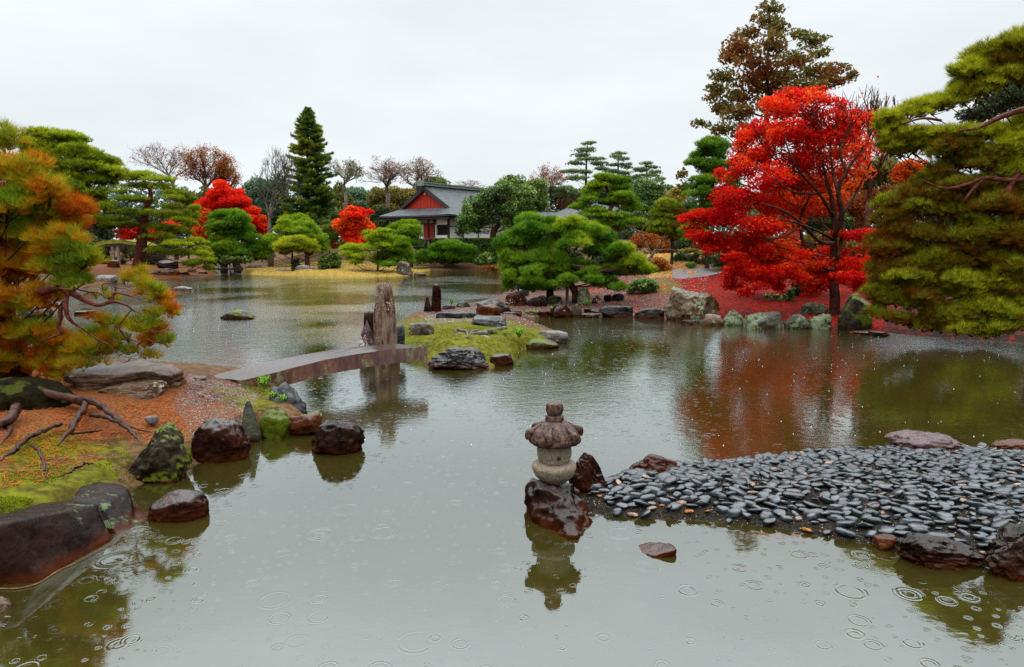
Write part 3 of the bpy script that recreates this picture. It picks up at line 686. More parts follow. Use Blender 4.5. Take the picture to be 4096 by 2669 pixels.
rock(G, 1090, 515, 1418, 778, 'large rounded dark red boulder with a grey streaked cap on the left shore', 'brown', 'round', dep=.85, prof=[(0, .9), (.25, 1.1), (.7, 1.05), (1, .8)])
rock(G, 1352, 425, 1480, 665, 'spiky lichen-covered stone standing upright beside the moss hump', 'green', 'peak', dep=.8)
rock(G, 1462, 470, 1655, 645, 'hump of stone wholly covered in yellow-green moss', 'moss', 'angular', dep=.9, amp=1.2)
rock(G, 1610, 488, 1822, 630, 'orange-faced block with a moss edge on the left shore corner', 'orange', 'angular', dep=.8)
rock(G, 1742, 520, 2064, 735, 'dark wet pyramid-shaped boulder alone in the water off the left shore', 'dark', 'angular', dep=.8, prof=[(0, .55), (.3, .95), (.7, 1.1), (.85, 1.05), (1, .8)])
rock(G, 1515, 315, 1745, 500, 'pale grey jagged rock leaning on the bank below the fern', 'grey', 'angular', z0=.05, dep=.9, prof=[(0, 1.05), (.4, 1.1), (.7, .7), (1, .3)])
rock(G, 1355, 288, 1462, 338, 'small pale rock tucked against the near edge of the stone bridge', 'pale', 'angular', z0=.32)
rock(G, 1058, 288, 1168, 318, 'small flat rock on the bank left of the bridge foot', 'tan', 'flat', z0=.33)
rock(G, 400, 215, 1030, 372, 'broad flat tan slab strewn with needles under the overhanging pine', 'tan', 'flat', z0=.3, dep=.7, prof=[(0, .9), (.6, 1.05), (.85, 1), (1, .6)])
rock(G, 590, 318, 915, 420, 'lower tan ledge stone in front of the broad flat slab', 'tan', 'flat', z0=.34, dep=.7)
rock('h6', -130, 1372, 66, 1490, 'small tan rock at the very left edge below the huge slab', 'tan', 'round', dep=.8)
rock(G, 820, 512, 890, 533, 'tiny flat pale stone on the needle-covered path', 'pale', 'flat', z0=.42)
# --- islet
G = 'gC'
rock(G, 427, 165, 628, 722, 'tallest standing stone, a striated pinkish pillar beside the bridge', 'column', 'column', z0=.3, dep=.75, Yc=12.75, seed=12, name='standing_stone', sub=6, prof=[(0, .62), (.12, .66), (.2, .97), (.7, 1), (.86, .95), (1, .7)])
rock(G, 293, 497, 440, 726, 'pink and white jagged stone leaning at the left foot of the pillar', 'purple', 'peak', z0=.1, Yc=13.0, dep=.7, sub=5, seed=4)
rock(G, 340, 413, 436, 600, 'dark block stone behind the left foot of the pillar', 'dark', 'block', z0=.1, Yc=13.7, dep=.9)
rock(G, 604, 525, 694, 634, 'mottled stone touching the right foot of the pillar', 'grey', 'round', z0=.36, Yc=13.4)
rock(G, 727, 514, 947, 638, 'rounded grey-brown rock sitting on the islet moss', 'lichen', 'round', z0=.36, dep=.7)
rock(G, 918, 184, 1008, 432, 'slender dark standing stone with a pale tip behind the islet', 'brown', 'column', z0=.05, dep=.7, Yc=21.6, name='standing_stone', seed=33, prof=[(0, .93), (.4, 1), (.75, .95), (1, .75)])
rock(G, 855, 290, 928, 428, 'short dark stone leaning against the slender standing stone', 'dark', 'peak', z0=.05, Yc=21.4)
rock(G, 812, 424, 972, 472, 'flat dark wet stone below the slender standing stone', 'slate', 'flat')
rock(G, 786, 462, 968, 497, 'thin pale-rimmed slab at the waterline behind the islet moss', 'pale', 'flat')
rock(G, 1004, 367, 1132, 412, 'low dark stone beside the tuft of bright grass', 'slate', 'flat', z0=.05)
rock(G, 1134, 325, 1262, 394, 'small craggy grey stone right of the grass tuft', 'slate', 'peak', z0=.05)
rock(G, 960, 425, 1310, 492, 'wide wet slab shining flat at the back of the islet', 'slate', 'flat', z0=.05, dep=.6, amp=.5)
rock(G, 1305, 312, 1560, 442, 'large craggy dark rock behind the brown block on the islet neck', 'slate', 'angular', z0=.1)
rock(G, 1306, 362, 1522, 470, 'brown square-faced block on the islet neck', 'orange', 'block', z0=.08)
rock(G, 1500, 375, 1610, 440, 'dark low rock right of the brown block', 'dark', 'angular', z0=.08)
rock(G, 1555, 260, 1762, 386, 'dark red block speckled with white lichen on the islet neck', 'redl', 'block', z0=.12)
rock(G, 1645, 223, 1768, 300, 'dark glossy rock behind the white-speckled red block', 'slate', 'angular', z0=.3)
rock(G, 1757, 303, 1928, 388, 'rounded blackish rock under the big green pine', 'dark', 'round', z0=.15)
rock(G, 1914, 284, 2056, 372, 'mossy dark boulder in the shade of the big green pine', 'mossy', 'round', z0=.15)
rock(G, 1270, 462, 1572, 560, 'flat-topped streaked grey rock crowning the islet', 'grey', 'flat', z0=.4, dep=.8, seed=3)
rock(G, 1265, 631, 1445, 694, 'flat pale stone set in the islet moss', 'pale', 'flat', z0=.3)
rock(G, 1348, 688, 1562, 795, 'dark angular rock at the islet edge right of the moss', 'slate', 'angular', z0=.02)
rock(G, 884, 722, 1428, 935, 'biggest islet boulder, blue-grey with a rusty waterline at the bridge end', 'slate', 'angular', dep=.7, seed=21, sub=6, amp=.8, prof=[(0, .85), (.1, 1), (.45, 1.02), (.62, .9), (.75, 1.02), (.88, .85), (1, .4)])
rock(G, 1420, 790, 1638, 900, 'low flat brown rock right of the biggest islet boulder', 'brown', 'flat')
rock(G, 1722, 655, 2032, 752, 'low mossy brown rock at the right end of the islet', 'mossy', 'round', prof=[(0, .8), (.3, 1.1), (.7, .9), (1, .5)])
rock(G, 1832, 583, 2106, 702, 'pale flat-topped block with an orange side at the islet tip', 'pale', 'block', dep=.7, amp=.7)
rock(G, 1558, 745, 1608, 805, 'small mossy stone wedged between islet boulders', 'mossy', 'round')
rock(G, 1548, 698, 1668, 748, 'small orange stone half under water by the fern', 'orange', 'flat')
# --- right promontory shore
G = 'h4'
rock(G, 296, 728, 562, 812, 'flat red-brown wet rock at the waterline left of the mossy one', 'brown', 'flat')
rock(G, 560, 708, 770, 792, 'low rock with a mossy brown back on the far shore', 'mossy', 'round')
rock(G, 752, 720, 898, 800, 'small maroon rock left of the pointed one', 'brown', 'flat')
rock(G, 880, 600, 1172, 808, 'pointed dark red rock with a white-capped tip on the shore', 'brown', 'peak', dep=.7, sub=5)
rock(G, 1142, 640, 1270, 796, 'lichen-covered rounded rock touching the pointed one', 'lichen', 'round')
rock(G, 1246, 748, 1490, 806, 'long low pale rock at the waterline', 'lichen', 'flat')
rock(G, 1288, 688, 1482, 752, 'flat brown rock set behind the long low pale one', 'brown', 'flat', z0=.15)
rock(G, 1478, 655, 1885, 808, 'wide dark shore block with a pale ledge and rusty foot', 'slate', 'block', dep=.6, seed=8, sub=5)
rock(G, 1888, 685, 2250, 815, 'second wide shore block, dark with a sloping left shoulder', 'slate', 'block', dep=.6, prof=[(0, .5), (.25, .95), (.5, 1), (1, 1)])
rock(G, 1205, 444, 1386, 660, 'green-white lichened pillar stone under the green pine', 'green', 'column', z0=.28, dep=.8, name='standing_stone', sub=5)
rock(G, 1392, 543, 1495, 640, 'small reddish block right of the lichened pillar', 'redl', 'block', z0=.28)
rock(G, 1530, 522, 1628, 600, 'dark leaning stone in the shade left of the round bush', 'dark', 'angular', z0=.32)
rock(G, 1625, 500, 1776, 602, 'smooth grey rock at the left foot of the round bush', 'slate', 'round', z0=.32)
rock(G, 845, 390, 945, 595, 'dark brown upright stone in the shade of the green pine', 'brown', 'column', z0=.28, name='standing_stone')
rock(G, 745, 540, 850, 610, 'low pale stone left of the dark upright stone', 'pale', 'round', z0=.28)
G = 'h5'
rock(G, 366, 583, 908, 918, 'giant tan boulder with orange stains on the right shore', 'boulder', 'angular', dep=.75, seed=77, sub=6, amp=.7, prof=[(0, .75), (.14, 1.0), (.5, 1.02), (.8, .98), (.93, .8), (1, .5)])
rock(G, 722, 848, 918, 958, 'small tan block at the right foot of the giant boulder', 'boulder', 'block')
rock(G, 915, 803, 1140, 958, 'dark greenish triangular rock right of the giant boulder', 'green', 'peak', seed=3, amp=.8)
rock(G, 1138, 826, 1498, 988, 'broad green-lichened rock below the red leaves', 'green', 'block', dep=.6)
rock(G, 1502, 838, 1750, 990, 'rounded triangular mossy rock on the right shore', 'green', 'round', prof=[(0, .4), (.5, 1.1), (1, .75)])
rock(G, 1735, 843, 1952, 992, 'mossy square rock under the round pale one', 'green', 'block')
rock(G, 1676, 738, 1912, 858, 'round pale-green rock perched above two mossy shore rocks', 'green', 'round', z0=.28)
rock(G, 2015, 642, 2340, 1008, 'great dark rounded boulder half hidden by the right pine', 'mossy', 'round', dep=.8, prof=[(0, .75), (.4, 1), (1, .95)])
rock(G, 2128, 1003, 2374, 1046, 'low brown slab at the waterline beneath the right pine', 'brown', 'flat')
rock(G, 538, 903, 705, 948, 'thin grey slab in the water at the foot of the giant boulder', 'slate', 'flat')
rock(G, 768, 448, 965, 548, 'black square rock beside the gravel path', 'slate', 'block', z0=.5)
rock(G, 430, 344, 520, 386, 'flat dark stepping stone near the orange shrub', 'dark', 'flat', z0=.8)
rock(G, 472, 353, 610, 440, 'purple-brown rock between the two green shrubs', 'purple', 'angular', z0=.75)
rock(G, 690, 384, 800, 452, 'grey streaked rock on the golden grass slope', 'slate', 'angular', z0=.7)
rock(G, 1048, 298, 1172, 372, 'pale lichened rock behind the lower maple sprays', 'lichen', 'round', z0=.9)
rock(G, 318, 455, 440, 502, 'reddish flat rock at the tip of the green pine', 'redl', 'flat', z0=.5)
rock(G, 288, 488, 348, 520, 'small pinkish stone beside the mossy mound', 'pale', 'round', z0=.45)
rock(G, 570, 562, 618, 588, 'tiny stone behind the top of the giant boulder', 'lichen', 'round', z0=.45)
rock(G, 2330, 1010, 2520, 1060, 'dark flat ledge at the water under the right pine', 'slate', 'flat')
rock('fRR', 1240, 1455, 1420, 1490, 'long dark ledge stone deep under the right pine', 'slate', 'flat')
rock('fRR', 1400, 1440, 1600, 1490, 'dark ledge stone at the right frame edge below the pine', 'slate', 'flat')
# --- far left
G = 'h1'
rock(G, 1195, 308, 1460, 412, 'pale speckled boulder behind the overhanging pine branch', 'pale', 'block')
rock(G, 398, 698, 658, 832, 'squat two-tone rock with an orange foot at the far left', 'lichen', 'block')
rock(G, 283, 636, 442, 828, 'upright purple-grey rock at the far left shore', 'grey', 'angular')
rock(G, 943, 748, 1178, 812, 'small red-brown brick-shaped rock alone in the water at far left', 'brown', 'block', amp=.6)
rock(G, 636, 648, 775, 702, 'dark ledge rock right of the squat two-tone one', 'redl', 'flat', z0=.1)
rock(G, 562, 348, 692, 388, 'flat pale stone seen through the left pine', 'pale', 'flat', z0=.1)
G = 'h2'
rock(G, -60, 1045, 95, 1115, 'low dark rock left of the wide brown boulder under the spreading pine', 'dark', 'block')
rock(G, 82, 998, 366, 1118, 'wide brown boulder at the water below the spreading pine', 'orange', 'round', dep=.6)
rock(G, 350, 1042, 515, 1112, 'black low rock right of the wide brown boulder', 'dark', 'flat')
rock(G, 468, 993, 575, 1082, 'pale brown rock behind the low black one', 'tan', 'round')
rock(G, 605, 1036, 715, 1088, 'dark rock under the right tip of the spreading pine', 'dark', 'round')
rock(G, 262, 1222, 572, 1282, 'flat whitish rock lying alone in the far water', 'pale', 'flat', dep=.5, prof=[(0, .5), (.4, 1.1), (1, .35)])
rock(G, 110, 900, 352, 1015, 'black square-cut rock behind the spreading pine foot', 'dark', 'block', z0=.3)
rock(G, 872, 888, 968, 1052, 'domed upright stone at the left end of the small slab bridge', 'lichen', 'column', name='standing_stone')
rock(G, 988, 943, 1034, 985, 'little pale stone between the two upright bridge stones', 'pale', 'round', Yc=48.2)
rock(G, 1048, 920, 1168, 1052, 'white-topped upright stone at the right end of the small slab bridge', 'pale', 'peak', name='standing_stone')
rock(G, 1168, 958, 1444, 1058, 'broad purple-grey rock at the lawn edge', 'lichen', 'round', dep=.6)
rock(G, 1438, 1018, 1545, 1062, 'small low rock right of the broad purple-grey one', 'slate', 'round')
rock(G, 1530, 1006, 1748, 1078, 'dark mauve low rock along the lawn edge', 'purple', 'round', dep=.6)
rock(G, 1812, 958, 2074, 1088, 'speckled cube-shaped rock with a rusty foot below the small yellow pine', 'pale', 'block', amp=.7)
rock(G, 2086, 1054, 2180, 1088, 'little dark rock right of the cube-shaped one', 'dark', 'flat')
rock('h3', 640, 1255, 872, 1460, 'large pale boulder leaning at the tip of the lawn', 'lichen', 'angular', dep=.7, prof=[(0, .9), (.5, 1), (.8, .85), (1, .3)])
rock('h3', 872, 1416, 1048, 1460, 'flat brown rock in the water off the lawn tip', 'tan', 'flat')
rock('h3', 330, 1265, 375, 1330, 'small pinkish stone under the yellow-green pine', 'pale', 'angular', z0=.3)
rock('fL', 1522, 1440, 1762, 1514, 'mossy dark rock alone in the middle of the pond', 'mossy', 'round', dep=.6, prof=[(0, .35), (.3, .9), (.45, 1.1), (.75, .9), (1, .4)])
rock('fL', 742, 1100, 830, 1212, 'tall reddish upright stone left of the spreading pine trunk', 'orange', 'column', z0=.1, name='standing_stone')
rock('fL', 836, 1128, 932, 1190, 'pale brown rock touching the spreading pine trunk', 'tan', 'block', z0=.25)
# --- around the lantern and the pebble spit
G = 'gN'
def HN(x, y, Y): return tuple(AT('gN', x, y, Y))
def HNz(x, y, z=0.): return tuple(W('gN', x, y, z))
b1 = [HNz(205, 935), HNz(290, 1030), HNz(520, 1105), HNz(600, 1070), HNz(665, 1005)]
b1 += [below(p) for p in b1] + [HN(215, 770, 5.55), HN(235, 655, 5.75), HN(330, 640, 5.85), HN(490, 680, 5.8), HN(560, 770, 5.7), HN(620, 900, 5.6), HN(600, 830, 5.95), HN(300, 760, 5.45), HN(420, 800, 5.42), below(HN(300, 900, 6.1)), below(HN(600, 900, 6.1))]
base_rock = hullrock([b1], 'big dark rock with an orange shoulder that carries the stone lantern', 'lant', .012, .05, 6, smooth=2, seed=8, ridge=1.5)
rock(G, 492, 474, 788, 770, 'knobbly purple-brown rock right behind the lantern rock', 'brown', 'peak', dep=.8, sub=6, seed=9, amp=1.2)
rock(G, 920, 484, 1328, 658, 'jagged red-brown rock behind the left end of the pebble spit', 'redl', 'angular', dep=.6, sub=5, prof=[(0, .9), (.2, 1.05), (.35, 1.1), (.6, .9), (1, .6)])
rock(G, 960, 1120, 1285, 1235, 'half-sunken flat brown rock in front of the pebble spit', 'brown', 'flat', dep=.8, amp=.8, prof=[(0, .0), (.5, .55), (.85, 1), (1, .9)], seed=15)
G = 'gP'
rock(G, 1088, 180, 1555, 304, 'pale purple rock on the back edge of the pebble spit', 'purple', 'angular', dep=.6, z0=.03, sub=5, prof=[(0, .85), (.3, 1.05), (.8, .85), (1, .4)])
rock(G, 1686, 224, 2010, 312, 'red-brown rock at the right end behind the pebble spit', 'orange', 'round', dep=.6, z0=.03)
rock(G, 1140, 766, 1620, 985, 'dark mossy rock below the pebbles near the bottom right', 'dark', 'angular', dep=.6, sub=6, prof=[(0, .8), (.15, 1.05), (.5, .9), (1, .6)])
rock(G, 1590, 728, 2120, 1050, 'large black wet boulder in the bottom right corner', 'dark', 'angular', dep=.7, sub=6, seed=44, amp=1.1)
rock(G, 708, 279, 772, 312, 'little white-tipped stone behind the pebble spit', 'pale', 'peak')
rock(G, 1010, 785, 1150, 860, 'small orange wet stone left of the dark mossy rock', 'orange', 'flat', z0=.01)

# ================================================================== STONE LANTERN
granite = rock_mat('granite_tan', (.19, .15, .105), (.31, .255, .185), rough=(.5, .75), scale=45, wet=.6)
graniter = rock_mat('granite_wet_red', (.028, .014, .012), (.15, .085, .066), rough=(.25, .5), scale=30)
LY = 5.72
def zL(y): return AT('gN', 395, y, LY)[2]
def rL(px): return px * .5479 * LY / FPX
LX = AT('gN', 395, 600, LY)[0]
lan = empty('stone_lantern', (LX, LY, zL(672)), 'squat stone lantern with ball finial standing on a rock in the pond', 'stone lantern')
def lathe(name, prof, mat, parent, n=72, sx=1., amp=.002, off=(0, 0), nseed=0, lobes=0, lobe_a=0., poly=None):
    prof = smoothpath(np.array([[p[0], p[1], 0, 0] for p in prof], float), 4)[:, :2]
    m = len(prof); a = np.arange(n) * 2 * math.pi / n
    rr = prof[:, 0][:, None] * np.ones(n)[None]
    if lobes: rr = rr * (1 + lobe_a * np.abs(np.cos(a * lobes / 2))[None])
    if poly:
        k = 6; aa = (a + .35) % (2 * math.pi / k) - math.pi / k; rr = rr * (1 - poly + poly * (math.cos(math.pi / k) / np.cos(aa)) * 1.06)[None]
    V = np.stack([LX + off[0] + rr * np.cos(a), LY + off[1] + rr * np.sin(a), np.broadcast_to(prof[:, 1][:, None], rr.shape)], -1).reshape(-1, 3)
    V = V + (fbm(V * 30, 3, nseed) * amp)[:, None] * unit(V - np.array([LX + off[0], LY + off[1], V[:, 2].mean()]))
    i = np.arange(m - 1)[:, None] * n; j = np.arange(n)[None]; j2 = (j + 1) % n
    F = np.stack([i + j, i + j2, i + n + j2, i + n + j], -1).reshape(-1, 4)
    V = np.concatenate([V, [[LX + off[0], LY + off[1], prof[0, 1]], [LX + off[0], LY + off[1], prof[-1, 1]]]])
    Fc = np.array([[m * n, (k + 1) % n, k] for k in range(n)] + [[m * n + 1, (m - 1) * n + k, (m - 1) * n + (k + 1) % n] for k in range(n)])
    return mesh_np(name, V, [F, Fc], mat, parent, smooth=True)
# bowl, fire box, roof, ring, ball
lathe('base_bowl', [(rL(60), zL(700)), (rL(100), zL(675)), (rL(145), zL(632)), (rL(165), zL(590)), (rL(167), zL(565)), (rL(150), zL(548)), (rL(118), zL(540)), (rL(20), zL(540))], granite, lan, nseed=1, amp=.003)
fb = lathe('fire_box', [(rL(80), zL(556)), (rL(106), zL(548)), (rL(122), zL(515)), (rL(130), zL(470)), (rL(128), zL(430)), (rL(122), zL(398)), (rL(20), zL(396))], granite, lan, nseed=2, amp=.003)
blackm = simple_mat('window_black', (.006, .005, .004), None, 5, .9)  # plain black for the plugs that fill the lantern windows
hb = MB(); c = np.array([LX + rL(26), LY - rL(127), zL(484)]); tube(hb, np.array([c + [0, -.0035, 0], c + [-.002, .012, 0]]), [rL(15)] * 2, 16); hb.build('round_window', blackm, fb)
hb = MB(); ang = R(200); c = np.array([LX + math.cos(ang) * rL(126), LY + math.sin(ang) * rL(126), zL(462)])
def Mw(V):
    q = V.copy(); q[:, 0] = c[0] + V[:, 0] * math.cos(ang) - V[:, 1] * math.sin(ang); q[:, 1] = c[1] + V[:, 0] * math.sin(ang) + V[:, 1] * math.cos(ang); q[:, 2] = c[2] + V[:, 2]; return q
box(hb, (-.03, -rL(26), -rL(34)), (-rL(1.5), rL(26), rL(34)), Mw); hb.build('square_window', blackm, fb)
rf = lathe('roof', [(rL(118), zL(404)), (rL(176), zL(400)), (rL(196), zL(384)), (rL(200), zL(362)), (rL(186), zL(334)), (rL(160), zL(302)), (rL(124), zL(270)), (rL(84), zL(246)), (rL(40), zL(236))], graniter, lan, nseed=3, amp=.006, poly=.45)
for k in range(6):
    an = R(-106 + 60 * k) ; u = np.array([math.cos(an), math.sin(an), 0])
    kb = MB(); P = np.array([[*(np.array([LX, LY, 0]) + u * rL(r_) + np.array([0, 0, z_])), q] for r_, z_, q in ((100, zL(262), rL(12)), (140, zL(290), rL(17)), (174, zL(318), rL(25)), (196, zL(332), rL(30)), (204, zL(350), rL(26)), (200, zL(375), rL(22)))])
    P[3:, 2] += rL(14); P[2, 2] += rL(10)
    P = smoothpath(P, 5); tube(kb, P[:, :3], P[:, 3], 14, wob=.03); kb.build('corner_scroll', graniter, rf, smooth=True)
lathe('finial_ring', [(rL(48), zL(262)), (rL(58), zL(252)), (rL(66), zL(232)), (rL(64), zL(212)), (rL(52), zL(200)), (rL(20), zL(198))], graniter, lan, nseed=4, lobes=16, lobe_a=.06)
lathe('finial_ball', [(rL(30), zL(206)), (rL(52), zL(198)), (rL(63), zL(172)), (rL(64), zL(148)), (rL(56), zL(122)), (rL(34), zL(108)), (rL(8), zL(105))], graniter, lan, nseed=5, amp=.004)

# ================================================================== PEBBLE SPIT
def pebble_mesh(seed, mat, name='pebble'):
    V, F = ico(3); r = np.random.default_rng(seed); d = V
    rad = 1 / (np.abs(d) ** 2.6).sum(1) ** (1 / 2.6)
    for k in range(7):
        n = unit(r.standard_normal(3) * np.array([1, 1, .5])); q = d @ n; rad = np.minimum(rad, np.where(q > 1e-3, r.uniform(.7, .98) / np.maximum(q, 1e-3), 9))
    V = d * rad[:, None] * (1 + .10 * fbm(d * 1.5 + seed, 2, seed))[:, None]
    V = V * np.array([.5, r.uniform(.27, .42), r.uniform(.14, .24)])
    return V, F
pm_dark = rock_mat('pebble_dark_slate', (.020, .023, .027), (.058, .067, .077), coat=.8, bk=.18, rough=(.1, .3), scale=14)
pm_black = rock_mat('pebble_black', (.007, .008, .009), (.020, .023, .026), coat=.8, bk=.18, rough=(.1, .3), scale=14)
pm_tan = rock_mat('pebble_tan', (.16, .09, .06), (.34, .24, .17), rough=(.2, .4), scale=12)
pm_or = rock_mat('pebble_orange', (.20, .06, .015), (.38, .14, .03), rough=(.15, .3), scale=12)
bb = np.array(SPIT); lo, hi_ = bb.min(0), bb.max(0)
rng = np.random.default_rng(11)
# keep the stones apart: dart throwing on the spit
cand = rng.uniform(lo, hi_, (60000, 2)); cand = cand[(cand[:, 0] < 6.6)]
sdv = poly_sd(cand, SPIT); cand = cand[sdv > .02]; sdv = sdv[sdv > .02]
cell = {}; keep = []
for i, (x, y) in enumerate(cand):
    s_ = .5 + .5 * vnoise(np.array([[x * .8, y * .8, 3.]]))[0]
    gap = .066 if not (sdv[i] < .25 and s_ > .55) else .10
    kx, ky = int(x / .12), int(y / .12)
    ok = True
    for a in (-1, 0, 1):
        for b in (-1, 0, 1):
            for (u, v_) in cell.get((kx + a, ky + b), ()):
                if ((u - x) / 1.25) ** 2 + (v_ - y) ** 2 < gap * gap: ok = False; break
            if not ok: break
        if not ok: break
    if ok: cell.setdefault((kx, ky), []).append((x, y)); keep.append((x, y, sdv[i]))
keep = np.array(keep)
hz = hfun(keep[:, :2])
rocksxy = [(o.location.x, o.location.y, max(o.dimensions.x, o.dimensions.y) * .36) for o in COL.objects if o.name.startswith('rock') and o.location.y < 9 and o.location.x > 0]
vis = []
for (x, y, s_), z in zip(keep, hz):
    if any((x - a) ** 2 + (y - b) ** 2 < c_ * c_ for a, b, c_ in rocksxy): continue
    vis.append((x, y, s_, z))
vis = sorted(vis, key=lambda q: (q[0] / q[1] > .745) * 100 + q[1])
protos = {}
def pdata(kind, k):
    if (kind, k) not in protos:
        V, F = pebble_mesh(k * 17 + 3, None)
        o = mesh_np('pebble', V, [F], dict(d=pm_dark, b=pm_black, t=pm_tan, o=pm_or)[kind], None, None, smooth=True)
        protos[(kind, k)] = (o.data, V, F); bpy.data.objects.remove(o)
    return protos[(kind, k)]
PL = dict(d=('flat blue-grey wet pebble laid among its like on the pebble spit', 'blue-grey pebbles of the spit'), b=('flat blackish wet pebble laid among the blue-grey ones on the spit', 'blackish pebbles of the spit'),
          t=('pale tan pebble lying among the dark ones on the spit', 'tan pebbles of the spit'), o=('orange wet pebble at the edge of the dark spit', 'orange pebbles of the spit'))
rest = MB()
rest_mats = MB()
for i, (x, y, s_, z) in enumerate(vis):
    u = rng.random(); kind = 'd' if u < .60 else 'b'
    if u > .965: kind = 't'
    if s_ < .16 and y < 5.9 and rng.random() < .35: kind = rng.choice(['o', 't', 'o', 'd'])
    L_ = rng.choice([rng.uniform(.07, .10), rng.uniform(.10, .15), rng.uniform(.14, .19)], p=[.25, .5, .25]) if kind in 'db' else rng.uniform(.05, .10)
    if x > 3.2 and kind in 'db': L_ *= .92
    me, V, F = pdata(kind, int(rng.integers(0, 7)))
    yaw = rng.normal(.1, .75); tilt = rng.normal(.17, .14) if s_ > .2 else rng.normal(.1, .3); roll = rng.normal(0, .15)
    M = Matrix.Translation((x, y, z + .012 + abs(tilt) * .03)) @ Matrix.Rotation(yaw, 4, 'Z') @ Matrix.Rotation(-tilt, 4, 'X') @ Matrix.Rotation(roll, 4, 'Y') @ Matrix.Diagonal((L_, L_, L_ * rng.uniform(.8, 1.2), 1))
    if i < 300:
        o = bpy.data.objects.new('pebble', me); COL.objects.link(o); o.matrix_world = M
        tag(o, PL[kind][0], 'pebble', PL[kind][1])
    else:
        A = np.array(M); rest.add(V @ A[:3, :3].T + A[:3, 3], F, {'d': .3, 'b': .1, 't': .8, 'o': .95}[kind])
nt = NT('pebble_mix'); a_ = nt.N('ShaderNodeAttribute', attribute_name='tint').outputs['Fac']; P_ = nt.pos()
n_ = nt.noise(P_, 30, 4); c_ = nt.ramp(a_, [(0, (.012, .014, .016)), (.2, (.038, .044, .051)), (.7, (.26, .17, .12)), (.9, (.30, .10, .025))], 'CONSTANT')
c_ = nt.mix(nt.math('MULTIPLY', nt.sstep(n_, .45, .7), .35), c_, (.07, .078, .086))
pm_mix = nt.done(principled(nt, c_, nt.math('MULTIPLY_ADD', n_, .3, .06), .7, nt.bump(n_, .4, .006)))
tag(rest.build('pebbles', pm_mix, None, smooth=True), 'carpet of further flat dark pebbles covering the rest of the spit', 'pebbles', kind='stuff')
# grit between pebbles
gr = MB(); n = 14000; P = rng.uniform(lo, hi_, (n, 2)); P = P[(poly_sd(P, SPIT) > -.02) & (P[:, 0] < 6.6)]; z = hfun(P)
ov, of = ico(1); s = rng.uniform(.003, .009, (len(P), 1, 3)); V = ov[None] * s + np.concatenate([P, z[:, None]], 1)[:, None]
F = (of[None] + (np.arange(len(P)) * len(ov))[:, None, None]).reshape(-1, 3)
gr.add(V.reshape(-1, 3), F, np.repeat(rng.choice([.1, .1, .3, .3, .8, .95], len(P)), len(ov)))
tag(gr.build('grit', pm_mix, None), 'fine dark grit between the pebbles of the spit', 'grit', kind='stuff')
# ================================================================== STONE BRIDGE (arched slab)
def bridge():
    near = [('D', 560, 884, .36), ('D', 600, 876, .40), ('D', 755, 837, .56), ('D', 871, 817, .62), ('D', 945, 809.5, .60), ('D', 993, 806, .58)]
    far = [('D', 482, 877.5, .36), ('D', 520, 866, .40), ('D', 660, 833, .56), ('D', 780, 812, .62), ('D', 860, 803, .60), ('D', 923, 799, .58)]
    A = np.array([W(*p[:3], p[3]) for p in near]); B = np.array([W(*p[:3], p[3]) for p in far])
    A4 = smoothpath(np.c_[A, np.ones(len(A))], 6)[:, :3]; B4 = smoothpath(np.c_[B, np.ones(len(B))], 6)[:, :3]
    m = len(A4); tck = np.interp(np.linspace(0, 1, m), [0, .25, .6, 1], [.26, .23, .23, .22])
    k = 9; vs = []
    for i in range(m):
        for j in range(k):
            q = j / (k - 1); p = A4[i] * (1 - q) + B4[i] * q; vs.append(p + np.array([0, 0, .0]))
        for j in range(k):
            q = 1 - j / (k - 1); p = A4[i] * (1 - q) + B4[i] * q; vs.append(p - np.array([0, 0, tck[i]]))
    V = np.array(vs); V = V + .004 * fbm(V * 9, 3, 2)[:, None]
    K = 2 * k; F = []
    for i in range(m - 1):
        for j in range(K): F.append([i * K + j, i * K + (j + 1) % K, (i + 1) * K + (j + 1) % K, (i + 1) * K + j])
    caps = []
    for i in (0, m - 1):
        for j in range(k - 1):
            q = [i * K + j, i * K + j + 1, i * K + K - 2 - j, i * K + K - 1 - j]; caps.append(q if i == 0 else q[::-1])
    nt = NT('bridge_stone'); P = nt.pos(); g = nt.N('ShaderNodeNewGeometry'); sp = nt.N('ShaderNodeSeparateXYZ'); nt.set(sp.inputs[0], g.outputs['Normal'])
    mp = nt.N('ShaderNodeMapping'); nt.set(mp.inputs[0], P); mp.inputs['Scale'].default_value = (1, 1, .35)
    n1 = nt.noise(mp.outputs[0], 7, 6, .65); n2 = nt.noise(P, 26, 5, .6); n3 = nt.noise(P, 2.2, 3)
    c = nt.mix(nt.sstep(n1, .35, .65), (.045, .012, .008), (.14, .045, .028))
    side = nt.sstep(sp.outputs[2], .5, .2)
    c = nt.mix(nt.math('MULTIPLY', side, nt.sstep(nt.math('ADD', nt.math('MULTIPLY', n1, .6), nt.math('ADD', nt.math('MULTIPLY', n2, .5), nt.math('MULTIPLY', n3, .35))), .74, .88)), c, (.12, .15, .06))
    c = nt.mix(nt.sstep(sp.outputs[2], .5, .8), c, nt.mix(nt.sstep(n2, .4, .6), (.030, .019, .017), (.060, .040, .036)))
    mat = nt.done(principled(nt, c, nt.math('MULTIPLY_ADD', n2, .3, .05), .7, nt.bump(n2, .3, .006)))
    o = mesh_np('stone_bridge', V, [np.array(F), np.array(caps)], mat, None, tuple(A4[m // 2]), smooth=False)
    tag(o, 'low arched slab bridge of reddish stone from the left bank to the islet', 'bridge')
    me = o.data
    # support stone under the islet end
    c = W('gC', 500, 960, -.1)
    p = mesh_np('bridge_support', np.array([[c[0] + dx, c[1] + .45 + dy, z] for dx in (-.13, .22) for dy in (-.12, .15) for z in (-.35, .36)]), [BOXF], ROCK['tan'], o)
bridge()
